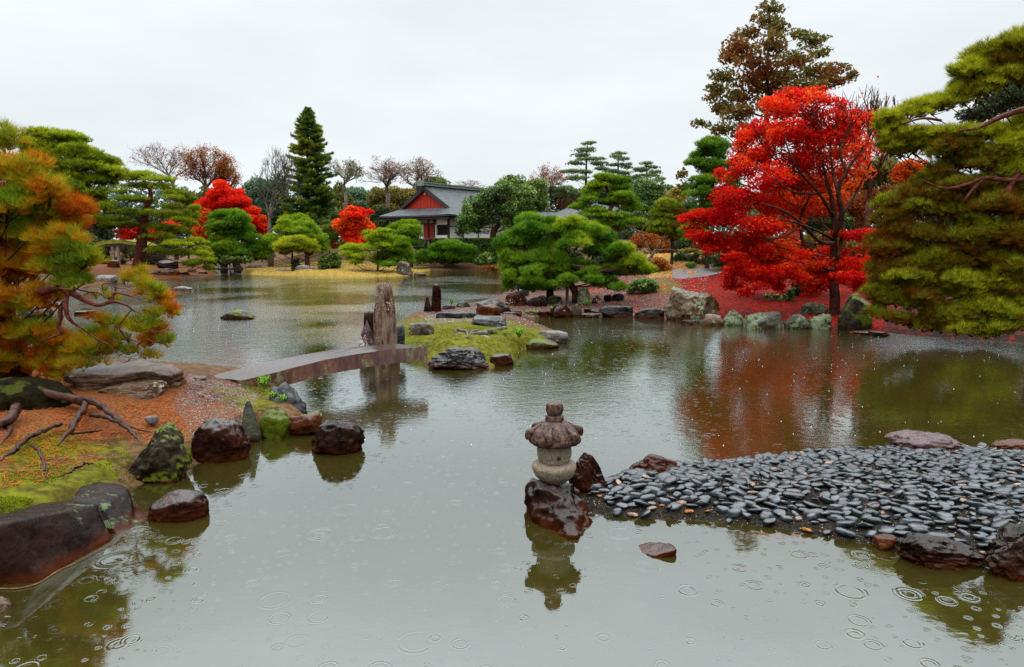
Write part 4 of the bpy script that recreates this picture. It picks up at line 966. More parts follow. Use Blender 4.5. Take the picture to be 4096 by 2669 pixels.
# little slab bridge far left
bs = MB(); a = AT('h2', 795, 968, 47.3); b = AT('h2', 1052, 978, 47.3)
box(bs, (a[0], 46.9, .42), (b[0], 47.9, .52)); o = bs.build('slab_bridge', ROCK['dark'], None, tuple((a + b) / 2)); tag(o, 'small dark slab bridge across the inlet beside the spreading pine', 'bridge')
# mossy arched earth bridge
eb = empty('arched_bridge', tuple(AT('fL', 850, 1090, 52)), 'arched footbridge with a thick mossy deck on wooden posts behind the spreading pine', 'bridge')
mossm = rock_mat('moss_deck', (.13, .13, .02), (.24, .21, .03), rough=(.7, .9), scale=3, wet=.2); woodd = simple_mat('wood_dark', (.03, .02, .015), (.07, .05, .04), 6, .6)
woodp = simple_mat('wood_post', (.13, .08, .06), (.24, .17, .14), 6, .6)
arc = [(700, 1000), (745, 978), (820, 965), (900, 966), (980, 980), (1050, 1005)]
P = smoothpath(np.array([[*AT('fL', x, y, 52), 1] for x, y in arc]), 5)[:, :3]
def deck(name, dz0, dz1, y0, y1, mat, par, wob=.02):
    m = len(P); V = []
    for p in P:
        for dy, dz in ((y0, dz0), (y1, dz0), (y1, dz1), (y0, dz1)): V.append([p[0], p[1] + dy, p[2] + dz])
    V = np.array(V); V[:, 2] += wob * fbm(V * 2, 3, 4)
    F = [[i * 4 + j, i * 4 + (j + 1) % 4, i * 4 + 4 + (j + 1) % 4, i * 4 + 4 + j] for i in range(m - 1) for j in range(4)] + [[0, 1, 2, 3], [(m - 1) * 4 + 3, (m - 1) * 4 + 2, (m - 1) * 4 + 1, (m - 1) * 4]]
    return mesh_np(name, V, [np.array(F)], mat, par, smooth=False)
deck('moss_deck', -.28, 0, -1, 1, mossm, eb); deck('beam', -.45, -.29, -.85, -.65, woodd, eb, 0); deck('beam', -.45, -.29, .65, .85, woodd, eb, 0)
for x in (775, 812, 985):
    for dy in (-.75, .75):
        q = AT('fL', x, 990, 52 + dy); pb = MB(); tube(pb, np.array([[q[0], q[1], -.3], [q[0], q[1], q[2] - .2]]), .13, 8); pb.build('post', woodp, eb)

# ================================================================== MAIN HOUSE
shingle = rock_mat('roof_shingle', (.028, .03, .036), (.07, .072, .082), rough=(.4, .7), scale=1.4, strat=(1, 1, 7), wet=.7)
eavem = simple_mat('eave_dark', (.012, .010, .010), (.03, .026, .024), 5, .7)
plaster = simple_mat('plaster_white', (.74, .73, .71), (.84, .83, .81), 1.5, .8, .2, .1)
cream = simple_mat('plaster_cream', (.34, .33, .27), (.42, .40, .33), 1.5, .8, .2, .1)
redw = simple_mat('wood_red', (.20, .012, .006), (.42, .035, .010), 9, .5, .4, .4, .02, (9, 9, .5))
redg = simple_mat('wood_red_gable', (.26, .010, .005), (.52, .035, .008), 9, .5, .4, .4, .02, (7, 7, .4))
lattm = simple_mat('lattice_dark', (.022, .018, .02), (.05, .04, .04), 6, .7)
ridgem = simple_mat('ridge_tile', (.10, .13, .10), (.22, .25, .20), 6, .6)
HU = np.array([.8, -.6]); HV = np.array([.6, .8]); H0 = np.array([-9.16, 63.7])
def L(t, s, z): q = H0 + HU * t + HV * s; return (q[0], q[1], z)
GZ = 1.5
hs = empty('house', L(0, 4, GZ), 'white-walled hall with a dark hipped gable roof and red boarded gable', 'house')
def LM(V): V = np.asarray(V, float); return np.stack([H0[0] + HU[0] * V[:, 0] + HV[0] * V[:, 1], H0[1] + HU[1] * V[:, 0] + HV[1] * V[:, 1], V[:, 2]], -1)
def lbox(name, t0, t1, s0, s1, z0, z1, mat, par=None):
    m = MB(); box(m, (t0, s0, z0), (t1, s1, z1), LM); return m.build(name, mat, par if par is not None else hs)
def sheet(name, grid, th, mat, par, sm=False):
    """grid (a,b,3) local coords, thickened downwards"""
    g = np.array(grid, float); a, b = g.shape[:2]; V = g.reshape(-1, 3); V2 = V.copy(); V2[:, 2] -= th; n = len(V)
    F = [[i * b + j, i * b + j + 1, (i + 1) * b + j + 1, (i + 1) * b + j] for i in range(a - 1) for j in range(b - 1)]
    F2 = [[q + n for q in f[::-1]] for f in F]
    ed = [k for k in range(b)] + [i * b + b - 1 for i in range(1, a)] + [(a - 1) * b + k for k in range(b - 2, -1, -1)] + [i * b for i in range(a - 2, 0, -1)]
    F3 = [[ed[k], ed[(k + 1) % len(ed)], ed[(k + 1) % len(ed)] + n, ed[k] + n] for k in range(len(ed))]
    return mesh_np(name, LM(np.concatenate([V, V2])), [np.array(F + F2 + F3)], mat, par, smooth=sm)
SB = 16.0; ZE = 4.72; ZG = 5.43; ZR = 7.55
def side(sg):
    rows = []
    for q in np.linspace(0, 1, 9):
        if q < .75: u = q / .75; t_ = 3.25 * u; z = ZR + (ZG - ZR) * u ** .93
        else: u = (q - .75) / .25; t_ = 3.25 + 1.25 * u; z = ZG + (ZE - ZG) * u ** .9
        s0 = 1.45 if q < .75 else 1.45 - 1.45 * (q - .75) / .25
        rows.append([[sg * t_, s_, z + .10 * abs(q - .5) * (s_ < .4)] for s_ in np.linspace(s0, SB, 12)])
    return rows
roof = sheet('roof', side(1), .16, shingle, hs); r2 = sheet('roof_slope', side(-1), .16, shingle, roof)
skirt = [[[t_ * (3.25 + 1.25 * q) / 4.5, 1.5 - 1.5 * q, ZG + (ZE - ZG) * q ** .9 + .06 * (abs(t_) / 4.5) ** 4 * q] for t_ in np.linspace(-4.5, 4.5, 13)] for q in np.linspace(0, 1, 5)]
sheet('hip_skirt', skirt, .15, shingle, roof)
# eave underside board and gable
lbox('eave_board', -4.3, 4.3, .12, SB, ZE - .34, ZE - .19, eavem)
gm = MB(); gV = LM([[-2.95, 1.75, ZG + .03], [2.95, 1.75, ZG + .03], [0, 1.75, ZR - .25], [-2.95, 1.95, ZG + .03], [2.95, 1.95, ZG + .03], [0, 1.95, ZR - .25]])
gm.add(gV, [np.array([[0, 1, 2], [3, 5, 4]]), np.array([[0, 3, 4, 1], [1, 4, 5, 2], [2, 5, 3, 0]])]); gab = gm.build('gable_wall', redg, hs)
for sg in (-1, 1):
    m = MB(); V = LM([[0, 1.42, ZR - .03], [sg * 3.3, 1.42, ZG + .02], [sg * 3.3, 1.42, ZG - .16], [sg * 2.7, 1.42, ZG + .06], [0, 1.42, ZR - .48], [0, 1.56, ZR - .03], [sg * 3.3, 1.56, ZG + .02], [sg * 3.3, 1.56, ZG - .16], [sg * 2.7, 1.56, ZG + .06], [0, 1.56, ZR - .48]])
    m.add(V, [np.array([[0, 1, 3, 4], [5, 9, 8, 6], [0, 5, 6, 1], [4, 3, 8, 9]]), np.array([[1, 2, 3], [6, 8, 7]]), np.array([[1, 6, 7, 2], [2, 7, 8, 3]])]); m.build('barge_board', eavem, hs)
for k in range(12):
    t_ = -2.4 + k * .436; lbox('gable_batten', t_ - .02, t_ + .02, 1.725, 1.752, ZG + .05, ZG + .05 + (1 - abs(t_) / 2.95) * 1.72, redw, gab)
m = MB(); q = LM(np.array([[0, 1.66, ZR - .78]]))[0]; V, F = ico(2); m.add(V * np.array([.1, .06, .15]) + q, F); m.build('gable_pendant', simple_mat('brass', (.55, .36, .08), None, 5, .4), hs)
lbox('ridge', -.28, .28, 1.2, SB, ZR - .02, ZR + .20, ridgem); lbox('ridge_cap', -.38, .38, 1.2, SB, ZR + .2, ZR + .27, ridgem)
lbox('ridge_end', -.36, .36, 1.0, 1.2, ZR - .08, ZR + .42, ridgem)
# walls
FZ = 2.62; TZ = ZE - .34; WS = 1.2
def pt(x): # h3 x on the front wall -> local t
    X = (1400 + x * .2901 - 2048) / FPX
    a = H0 + HV * WS; return (X * a[1] - a[0]) / (HU[0] - X * HU[1])
tR = pt(1364); t1, t2 = pt(1205), pt(1352)
def zw(x, y): t_ = pt(x); Yq = (H0 + HV * WS + HU * t_)[1]; return CAMH + (969 - (680 + y * .2901)) * Yq / FPX
lbox('wall', t1 - .05, tR - .08, WS + .05, WS + .2, zw(1280, 762), TZ, plaster); lbox('wall', t1 - .05, tR - .08, WS + .05, WS + .2, FZ, zw(1280, 903), plaster)
wn = lbox('window', t1 - .02, t2 + .02, WS + .12, WS + .16, zw(1280, 905), zw(1280, 760), lattm)
for k in range(12):
    t_ = t1 + (k + .5) * (t2 - t1) / 12; lbox('window_bar', t_ - .018, t_ + .018, WS + .06, WS + .118, zw(1280, 905), zw(1280, 760), eavem, wn)
side_w = lbox('side_wall', tR - .12, tR - .02, WS + .2, SB - 1, FZ, TZ, plaster)
lbox('corner_post', tR - .09, tR + .07, WS - .03, WS + .14, GZ, TZ, eavem)
lbox('side_rail', tR - .02, tR + .01, WS + .2, SB - 1.2, zw(1364, 790), zw(1364, 775), eavem)
for s_ in (3.2, 5.4, 7.6): lbox('side_post', tR - .03, tR + .03, s_, s_ + .14, GZ, TZ, eavem)
for x in (1190, 1172): t_ = pt(x); lbox('post', t_ - .07, t_ + .07, WS - .02, WS + .2, FZ + (0 if x < 1180 else (zw(1190, 757) - FZ)) , TZ, eavem)
lbox('wall', pt(1172), pt(1198), WS + .05, WS + .15, FZ, zw(1180, 760), plaster)
for a, b in ((1022, 1092), (1094, 1166)): lbox('door', pt(a), pt(b), WS + .08, WS + .13, FZ, zw(1090, 757), redw)
lbox('wall', pt(940), pt(1018), WS + .06, WS + .15, FZ, zw(1000, 757), plaster)
lbox('lintel', pt(560), pt(1204), WS - .01, WS + .16, zw(1000, 757), zw(1000, 745), eavem)
for a, b in ((560, 740), (760, 905), (925, 950), (962, 1085), (1098, 1160)): lbox('transom_panel', pt(a), pt(b), WS + .06, WS + .12, zw(1000, 744), TZ, cream)
for x in (585, 750, 915, 955, 1091): t_ = pt(x); lbox('post', t_ - .05, t_ + .05, WS - .02, WS + .15, GZ if x < 700 else FZ, TZ, eavem)
lbox('back_wall', -3.2, pt(945), WS + 1.6, WS + 1.75, FZ, TZ, cream)
lbox('veranda_floor', -3.6, pt(1200), WS - .9, WS + 1.6, FZ - .12, FZ - .01, woodd)
for x in (1005, 1075, 1170): t_ = pt(x); lbox('floor_post', t_ - .06, t_ + .06, WS - .8, WS - .68, GZ - .4, FZ - .12, woodp)
for k in range(3): lbox('step', pt(1000), pt(1120), WS - 1.2 - k * .3, WS - .92 - k * .3, FZ - .42 - k * .3, FZ - .34 - k * .3, woodp)
lbox('foundation', -3.6, tR - .2, WS + .3, SB - 1.2, GZ - .5, FZ - .14, eavem)
# lower rear wing roof left
sheet('wing_roof', [[[-5.6 - .1, 3.2 + a * 3.5, 4.25 - .0 * a], [-4.2, 3.2 + a * 3.5, 4.75], [-3.0, 3.2 + a * 3.5, 4.3]] for a in (0, 1)], .14, shingle, hs)
lbox('wing_wall', -5.0, -3.4, 3.6, 6.4, GZ - .4, 4.15, cream)
# white bench-like trestle by the steps
# ================================================================== SECOND HOUSE
h2 = empty('tea_house', tuple(AT('fR', 740, 860, 66)), 'second dark hip-roofed house half hidden behind the central pines', 'house')
def hb_(name, fr, x0, x1, ya, yb, Y0, Y1, mat):
    a = AT(fr, x0, ya, Y0); b = AT(fr, x1, yb, Y0); m = MB(); box(m, (a[0], Y0, b[2]), (b[0], Y1, a[2])); return m.build(name, mat, h2)
ap1 = AT('fR', 735, 703, 70); ap2 = AT('fR', 960, 735, 71); e = [AT('fR', 495, 812, 65), AT('fR', 1110, 805, 65)]
e0, e1 = e; V = np.array([e0, e1, [e1[0] + 1, 76, e1[2]], [e0[0] - 1, 76, e0[2]], ap1, ap2]); V2 = V.copy(); V2[:, 2] -= .18
m = MB(); m.add(np.concatenate([V, V2]), [np.array([[0, 1, 5, 4], [2, 3, 4, 5], [6, 7, 1, 0], [7, 8, 2, 1], [8, 9, 3, 2], [9, 6, 0, 3], [9, 8, 7, 6]]), np.array([[1, 2, 5], [3, 0, 4]])]); m.build('roof', shingle, h2)
hb_('wall', 'fR', 560, 1040, 816, 905, 66.2, 75, simple_mat('wall_brown', (.10, .035, .02), (.18, .07, .04), 3, .7)); hb_('eave_beam', 'fR', 530, 1070, 814, 822, 65.6, 66.1, eavem)
a0 = AT('fR', 405, 806, 68); a1 = AT('fR', 560, 768, 72); m = MB(); box(m, (a0[0], 68, a0[2]), (a1[0], 74, a0[2] + .12)); sheetV = np.array([[a0[0], 67.5, a0[2]], [a1[0], 67.5, a0[2]], [a1[0], 72, a1[2]], [a0[0], 72, a1[2]]])
m = MB(); m.add(np.concatenate([sheetV, sheetV - [0, 0, .15]]), np.array([[0, 1, 2, 3], [7, 6, 5, 4], [0, 4, 5, 1], [1, 5, 6, 2], [2, 6, 7, 3], [3, 7, 4, 0]])); m.build('lean_to_roof', shingle, h2)
hb_('lean_to_wall', 'fR', 415, 555, 812, 900, 68.4, 73, plaster)
hb_('ridge', 'fR', 402, 566, 764, 770, 71.5, 72.2, eavem)
hb_('white_wall', 'fR', 140, 330, 850, 960, 68.4, 72, plaster)
# second wall glimpse with eave
o_ = hb_('low_eave', 'fR', 130, 345, 842, 850, 67.8, 72.5, shingle)

# ================================================================== WOODEN PROP under the pine
pb = MB(); a = W('h4', 1095, 590, .3); b = AT('h4', 1100, 380, a[1] + .05); tube(pb, np.array([[a[0], a[1], .1], b]), .055, 10, wob=.03)
o = pb.build('wooden_prop', simple_mat('wood_prop_brown', (.16, .06, .025), (.28, .12, .05), 6, .6), None, tuple(a)); tag(o, 'brown wooden prop pole standing under the green pine', 'prop')
# gravel path on the right as a low sheet
pts = [('h5', 440, 490), ('h5', 780, 484), ('h5', 1000, 480), ('h5', 1000, 505), ('h5', 780, 515), ('h5', 540, 520), ('h5', 470, 515)]
Vp = np.array([W(f, x, y, .75) for f, x, y in pts]); 
cen = Vp.mean(0); ring = [Vp * (1 - q) + cen * q for q in (0, .5)]
Vp2 = np.concatenate([*ring, cen[None]]); Vp2[:, 2] = hfun(Vp2) + .012; k = len(pts)
Fq = [[i, (i + 1) % k, k + (i + 1) % k, k + i] for i in range(k)]; Ft = [[k + i, k + (i + 1) % k, 2 * k] for i in range(k)]
tag(mesh_np('gravel_path', Vp2, [np.array(Fq), np.array(Ft)], simple_mat('gravel_grey', (.09, .085, .085), (.19, .18, .175), 30, .8, .3, .8, .02), smooth=False), kind='structure')
# ================================================================== TREES
# ---- foreground left pine
T1 = [(10, 330, 45, 40, -.1), (-60, 380, 80, 60), (60, 400, 85, 45), (115, 445, 65, 38), (10, 470, 90, 50), (130, 500, 85, 42, -.1), (170, 520, 50, 30, -.2), (50, 560, 110, 50), (150, 565, 75, 38),
      (-60, 620, 100, 60), (40, 640, 100, 50, -.1), (140, 620, 75, 35, .1), (190, 600, 45, 28, .1), (60, 540, 80, 40, .15), (100, 590, 70, 35), (170, 655, 50, 22, .1), (20, 710, 80, 45), (-60, 740, 90, 60), (90, 690, 55, 28), (-100, 500, 90, 80), (-120, 700, 90, 80),
      (60, 770, 60, 35, .1), (20, 800, 70, 40, -.1), (120, 790, 55, 28), (-50, 840, 80, 50), (80, 850, 70, 35, -.1), (150, 830, 60, 26), (200, 815, 50, 25, .1), (130, 870, 40, 20, -.2), (190, 845, 45, 18),
      (298, 652, 22, 16, .1, 1.2), (330, 640, 14, 12, .15), (345, 672, 34, 22, .15), (375, 700, 34, 24), (395, 728, 30, 18, -.1), (355, 735, 30, 14, -.1), (270, 700, 28, 14, .05, .5), (245, 690, 22, 12, .05, .5),
      (240, 752, 36, 16), (285, 755, 40, 18, .05), (330, 762, 42, 20), (370, 770, 32, 20, -.1), (215, 785, 42, 20, .05), (265, 790, 36, 18), (345, 800, 30, 18), (385, 800, 22, 16, .0), (300, 820, 30, 14, .0, .7), (350, 830, 28, 12, .05, .7), (250, 815, 30, 14)]
t1 = tree('pine_tree', 'big orange and green needled pine overhanging the left foreground bank', 'tree', 'D', 8.3, T1, FM['pine_orange'], trunk=[(-10, 945, 62, .4), (20, 860, 50, .3), (-10, 760, 44), (-20, 600, 32), (0, 430, 18)], L=.15, w=.0052, k=30, cov=5.0, infill=0, limb_if=lambda x, y: x < 215 and y < 700, depthk=.34, tint=.50, tintv=.55, seed=3, bark=BARK, twig=.006, limbr=.03, sub=7, hi=.25, noct=3.6, sph=.34)
br = MB()
def brn(fr, pts, D0, mb, n=8, k=6, wob=.04):
    sc = FR[fr][2]; P = []
    for q in pts:
        dd = D0 + (q[3] if len(q) > 3 else 0); P.append([*AT(fr, q[0], q[1], dd), q[2] * sc * dd / FPX])
    P = smoothpath(np.array(P), k); tube(mb, P[:, :3], P[:, 3], n, wob=wob)
brn('h1', [(500, 520, 60), (680, 470, 55), (780, 470, 48), (900, 540, 42), (1040, 610, 36), (1220, 685, 26), (1400, 640, 22), (1560, 680, 16), (1640, 740, 10), (1760, 800, 5)], 7.9, br, 10)
brn('h1', [(760, 470, 40), (820, 540, 30), (820, 680, 28), (830, 800, 26), (880, 880, 22), (960, 940, 14), (1060, 1000, 7)], 7.8, br, 10)
brn('h1', [(810, 700, 26), (750, 740, 24), (750, 850, 26), (720, 940, 26), (770, 1020, 22), (700, 1060, 16), (580, 1105, 10), (480, 1150, 6)], 7.8, br, 10)
brn('h1', [(1400, 640, 20), (1400, 580, 18), (1430, 530, 16), (1600, 565, 11), (1700, 600, 7), (1820, 640, 3)], 7.9, br)
brn('h1', [(1420, 560, 13), (1430, 470, 10), (1330, 415, 6), (1270, 440, 5), (1280, 530, 3)], 7.95, br)
brn('h1', [(1200, 560, 7), (1120, 530, 8), (970, 490, 7), (890, 430, 5)], 7.95, br); brn('h1', [(1400, 590, 14), (1300, 590, 11), (1230, 535, 9), (1120, 530, 8), (1000, 575, 5)], 7.95, br)
brn('h1', [(1430, 470, 8), (1550, 480, 6), (1650, 520, 3)], 7.9, br); brn('h1', [(1330, 415, 6), (1440, 420, 5), (1540, 415, 3)], 7.9, br)
rr_ = random.Random(4)
for (x, y) in ((1500, 1000), (1600, 1120), (1700, 1180), (1400, 1140), (1850, 1000), (1780, 1300), (1500, 1300), (1900, 620), (1850, 760), (1250, 1180), (1950, 1150), (1700, 900), (1600, 1380)):
    for _ in range(3):
        x2, y2 = x + rr_.uniform(-150, 150), y + rr_.uniform(-90, 90); brn('h1', [(x, y, 7), ((x + x2) / 2, (y + y2) / 2 + rr_.uniform(-20, 20), 5), (x2, y2, 2)], 7.8, br, 4, 3)
brn('h1', [(1640, 740, 9), (1560, 830, 9), (1480, 960, 9), (1560, 1080, 8), (1750, 1160, 5)], 7.8, br, 6); brn('h1', [(1060, 1000, 9), (1200, 1100, 8), (1350, 1180, 7), (1480, 1300, 5), (1700, 1360, 3)], 7.8, br, 6)
br.build('overhanging_branch', BARKR, t1, smooth=True)
rt = MB()
def root(pts, D='h6', lift=0.):
    sc = FR[D][2]; P = []
    for x, y, r_, z in pts:
        p = W(D, x, y, z); rad = .62 * r_ * sc * p[1] / FPX; g = float(hfun(p[None, :2])[0]); P.append([p[0], p[1], max(g + rad * .25, p[2]) + lift, rad])
    P = np.array(P); P[-1, 3] *= .4; P[-1, 2] -= P[-1, 3]; P[0, 2] -= P[0, 3] * 1.3; P[0, 3] *= .8
    P = smoothpath(P, 6); tube(rt, P[:, :3] + rng.normal(0, .006, P[:, :3].shape), P[:, 3], 9, wob=.09)
root([(250, 60, 60, .75), (460, 150, 42, .62), (520, 190, 34, .55), (480, 270, 32, .50), (430, 350, 28, .45), (360, 430, 20, .42)])
root([(430, 130, 36, .62), (560, 160, 34, .58), (650, 210, 30, .52), (740, 290, 24, .48), (820, 360, 18, .45), (880, 435, 10, .42)])
root([(560, 230, 22, .52), (660, 265, 24, .5), (760, 300, 20, .48)]); root([(600, 180, 20, .55), (700, 240, 16, .5), (770, 300, 14, .48), (940, 355, 9, .46)])
root([(380, 285, 22, .50), (250, 350, 24, .46), (150, 410, 26, .44), (80, 480, 22, .42), (-20, 530, 18, .42)])
root([(190, 420, 14, .44), (240, 470, 16, .42), (270, 550, 16, .42), (290, 640, 12, .42)]); root([(580, 540, 10, .40), (500, 560, 14, .40), (430, 600, 13, .40), (360, 635, 8, .38)])
root([(100, 150, 60, .7), (60, 280, 46, .55), (-40, 330, 30, .5)]); root([(-60, 250, 40, .6), (60, 330, 26, .48), (10, 430, 14, .45)])
root([(420, 360, 12, .42), (560, 350, 14, .42), (640, 345, 8, .42)])
rt.build('root', BARK, t1, smooth=True)
# mossy rooty bank mound below the pine
rock('h6', -260, 10, 470, 235, 'mossy root-covered bank hump in deep shade under the left foreground pine', 'bankm', 'round', z0=.4, dep=.6, sink=.3, amp=.8, seed=5)

# ---- spreading pine with the dark trunk etc.
tree('pine_tree', 'tall broad green pine at upper left behind the orange one', 'tree', 'fL', 42, [(300, 235, 130, 32), (250, 290, 120, 40), (400, 250, 110, 30), (480, 270, 110, 35), (560, 300, 65, 30), (200, 340, 100, 45), (350, 330, 150, 40), (520, 345, 100, 30), (250, 400, 120, 45), (450, 390, 130, 35), (620, 390, 110, 35), (740, 415, 85, 35), (560, 450, 140, 40), (380, 460, 140, 50), (700, 470, 130, 40), (800, 500, 75, 35), (480, 530, 130, 45), (620, 550, 120, 40), (740, 570, 100, 40), (540, 620, 130, 40), (680, 650, 110, 35), (600, 710, 140, 38), (560, 780, 120, 40), (720, 740, 80, 40), (450, 620, 120, 60), (450, 740, 120, 60), (650, 830, 90, 40), (350, 560, 120, 80)],
     FM['pine_olive'], trunk=[(560, 1100, 30), (540, 800, 24), (480, 550, 18), (400, 360, 10)], L=.24, w=.028, k=10, cov=5.5, tint=.55, tintv=.3, seed=1, bark=BARK)
tree('pine_tree', 'wide layered pine with a thick dark red trunk at the water edge, left', 'tree', 'fL', 46, [(1000, 510, 80, 20), (960, 530, 140, 26), (1090, 550, 110, 24), (880, 550, 90, 22), (980, 600, 150, 26), (1130, 600, 80, 24), (1190, 640, 75, 26), (1200, 680, 70, 22), (880, 685, 165, 24), (1000, 700, 80, 18), (1260, 660, 70, 26), (1290, 700, 75, 32), (1335, 750, 45, 26), (880, 775, 125, 24), (1000, 790, 60, 18), (1120, 790, 140, 28), (1220, 830, 60, 24), (1310, 810, 65, 55, -.1), (1310, 860, 50, 40), (800, 830, 110, 26, -.1), (750, 870, 75, 32, -.1), (860, 865, 90, 24, -.1), (1150, 885, 120, 34, -.15), (1250, 915, 90, 34, -.1), (1110, 945, 100, 32, -.15), (1350, 980, 85, 26), (1230, 995, 100, 24), (1250, 1060, 120, 34), (1380, 1055, 85, 40), (1420, 1110, 65, 34, -.1), (1330, 1135, 85, 34, -.1), (1445, 1160, 42, 26), (1060, 1040, 60, 34, -.15), (700, 850, 60, 40), (1190, 740, 80, 22, -.1), (840, 640, 80, 16)],
     FM['pine_olive'], trunk=[(958, 1148, 44), (972, 1040, 36), (985, 900, 30), (1005, 760, 22), (1040, 650, 14), (1000, 560, 8)], L=.22, w=.024, k=10, cov=6, tint=.62, tintv=.25, seed=2, bark=BARKR, depthk=.4, limbr=.05, fat=1.0, infill=0)
tree('pine_tree', 'round dense green pine with a clipped dome beside the lawn', 'tree', 'fL', 52, [(1570, 785, 100, 34), (1500, 815, 65, 34), (1650, 815, 70, 34), (1580, 860, 110, 34), (1490, 880, 70, 26), (1680, 880, 70, 34), (1560, 925, 115, 36), (1660, 955, 105, 34), (1500, 960, 70, 32), (1740, 960, 60, 40), (1560, 1015, 115, 36), (1680, 1035, 100, 34), (1760, 1030, 45, 36), (1600, 1075, 110, 26, -.2), (1500, 1050, 55, 34, -.1), (1470, 1000, 40, 40)],
     FM['pine_green'], trunk=[(1600, 1130, 14), (1600, 1000, 12), (1580, 820, 6)], L=.24, w=.03, k=9, cov=6.5, tint=.55, tintv=.25, seed=4)
tree('maple_tree', 'bright red maple rising behind the round clipped pine', 'tree', 'fL', 60, [(1520, 620, 85, 50), (1600, 650, 80, 50), (1560, 700, 130, 55), (1450, 720, 85, 55), (1670, 730, 80, 50), (1400, 770, 65, 50), (1740, 800, 75, 50, .3), (1790, 850, 55, 50, .4), (1690, 830, 70, 60, .2), (1820, 900, 40, 50, .5)], FM['maple'], kind='leaf', leaf=.13, cov=5, tint=.35, tintv=.3, seed=5, bark=BARK)
tree('maple_tree', 'orange maple behind the right side of the spreading pine', 'tree', 'fL', 58, [(1390, 840, 60, 45), (1370, 900, 65, 50), (1420, 930, 40, 50), (1380, 960, 60, 30), (1430, 810, 45, 40)], FM['maple_or'], kind='leaf', leaf=.13, cov=5, tint=.4, seed=6, bark=BARK)
tree('maple_tree', 'low red maple glimpsed under the spreading pine boughs', 'tree', 'fL', 60, [(890, 920, 80, 32), (1070, 900, 100, 45, .3), (1020, 935, 70, 35), (960, 900, 80, 40), (1170, 870, 70, 35, .4), (850, 945, 50, 20)], FM['maple'], kind='leaf', leaf=.13, cov=5, tint=.5, seed=7, bark=BARK)
tree('spruce_tree', 'tall dark spruce spire, the highest tree on the far shore', 'tree', 'fC', 60, [], FM['spruce'], trunk=[(398, 900, 16), (400, 500, 10), (398, 60, 2)], seed=8) if False else None
def spruce():
    D = 60; x0 = 398; fr = 'fC'; base = AT(fr, x0, 830, D); g = float(hfun(base[None, :2])[0])
    rt_ = empty('spruce_tree', (base[0], base[1], g), 'tall dark spruce spire, the highest tree on the far shore', 'tree')
    top = AT(fr, x0, 52, D); wood = MB(); cr = MB(); r = np.random.default_rng(5)
    tube(wood, np.array([[base[0], base[1], g - .2], base, top]), [.3, .26, .03], 8)
    ys = [55, 100, 150, 200, 250, 320, 400, 450, 520, 620, 700, 800, 860]; ws = [6, 35, 62, 78, 92, 112, 135, 140, 150, 178, 205, 212, 190]
    m = FR[fr][2] * D / FPX; y = 62
    while y < 850:
        wd = np.interp(y, ys, ws) * m; z0 = AT(fr, x0, y, D)[2]; n = 5 if y < 200 else 6
        for q in range(n):
            an = r.uniform(0, 2 * math.pi); ln = wd * r.uniform(.5, 1.2); dr = r.uniform(-.12, .22) if y > 150 else .35
            k = 7; tt = np.linspace(0, 1, k); u = np.array([math.cos(an), math.sin(an)])
            P = np.stack([top[0] + u[0] * ln * tt, top[1] + u[1] * ln * tt, z0 - ln * dr * np.sin(tt * 2.0) + ln * .16 * tt ** 3 + (0.25 * ln if y < 150 else 0) * tt], -1)
            tube(wood, P, np.linspace(.035 + ln * .008, .008, k), 3, cap=False)
            ns = int(20 + ln * 60); t_ = r.uniform(.12, 1, ns) ** .8
            C = np.stack([np.interp(t_, tt, P[:, i]) for i in range(3)], -1)
            sid = np.array([-u[1], u[0]]); w_ = r.normal(0, .16 * ln * (1.08 - t_) + .06, ns)
            C[:, 0] += sid[0] * w_; C[:, 1] += sid[1] * w_; C[:, 2] += r.normal(0, .05, ns) - .10 * np.abs(w_)
            A = np.concatenate([u, [0]]) * .8 + np.array([sid[0], sid[1], 0]) * np.sign(w_)[:, None] * .6 + np.array([0, 0, .25])
            global rng; needles(cr, C, unit(A), 5, .26, .055, .5, np.clip(.5 + .35 * vnoise(C * .4) + .5 * (t_ - .5), 0, 1))
        y += np.interp(y, [50, 200, 850], [9, 14, 22])
    wood.build('trunk', BARK, rt_, smooth=True); cr.build('crown', FM['spruce'], rt_)
spruce()
tree('pine_tree', 'two-tiered light green pine below the tall spruce', 'tree', 'fC', 53, [(310, 830, 85, 34), (230, 865, 65, 30), (390, 860, 80, 34), (300, 900, 120, 38), (440, 910, 55, 34), (170, 960, 75, 38), (120, 1010, 65, 50), (210, 1000, 80, 40), (480, 970, 65, 34), (500, 1030, 50, 34), (110, 1070, 65, 34), (340, 950, 100, 34), (80, 1090, 40, 26)], FM['pine_green'], L=.24, w=.03, k=9, cov=6, tint=.68, tintv=.25, seed=9)
tree('pine_tree', 'small spreading yellow-green pine with a bare trunk on the lawn', 'tree', 'fC', 49, [(290, 965, 85, 24), (370, 985, 80, 26), (240, 1005, 75, 24), (400, 1020, 75, 26), (330, 1040, 70, 22), (220, 1040, 50, 24), (430, 1040, 45, 22), (290, 1000, 90, 26)], FM['pine_yellow'], trunk=[(396, 1135, 17), (392, 1070, 13), (370, 1010, 9)], L=.22, w=.026, k=9, cov=6, tint=.35, tintv=.4, seed=10)
tree('maple_tree', 'vivid orange-red maple beside the house', 'tree', 'fC', 57, [(700, 760, 55, 30), (820, 768, 36, 16, -.1), (720, 800, 95, 34, -.1), (650, 860, 75, 34, .4), (760, 855, 90, 42, .3), (825, 885, 50, 24), (690, 915, 70, 42, .2), (790, 930, 80, 40, .3), (730, 975, 85, 24, -.1), (600, 855, 40, 12)], FM['maple_big'], kind='leaf', leaf=.12, cov=6, tint=.45, tintv=.3, seed=11, bark=BARK)
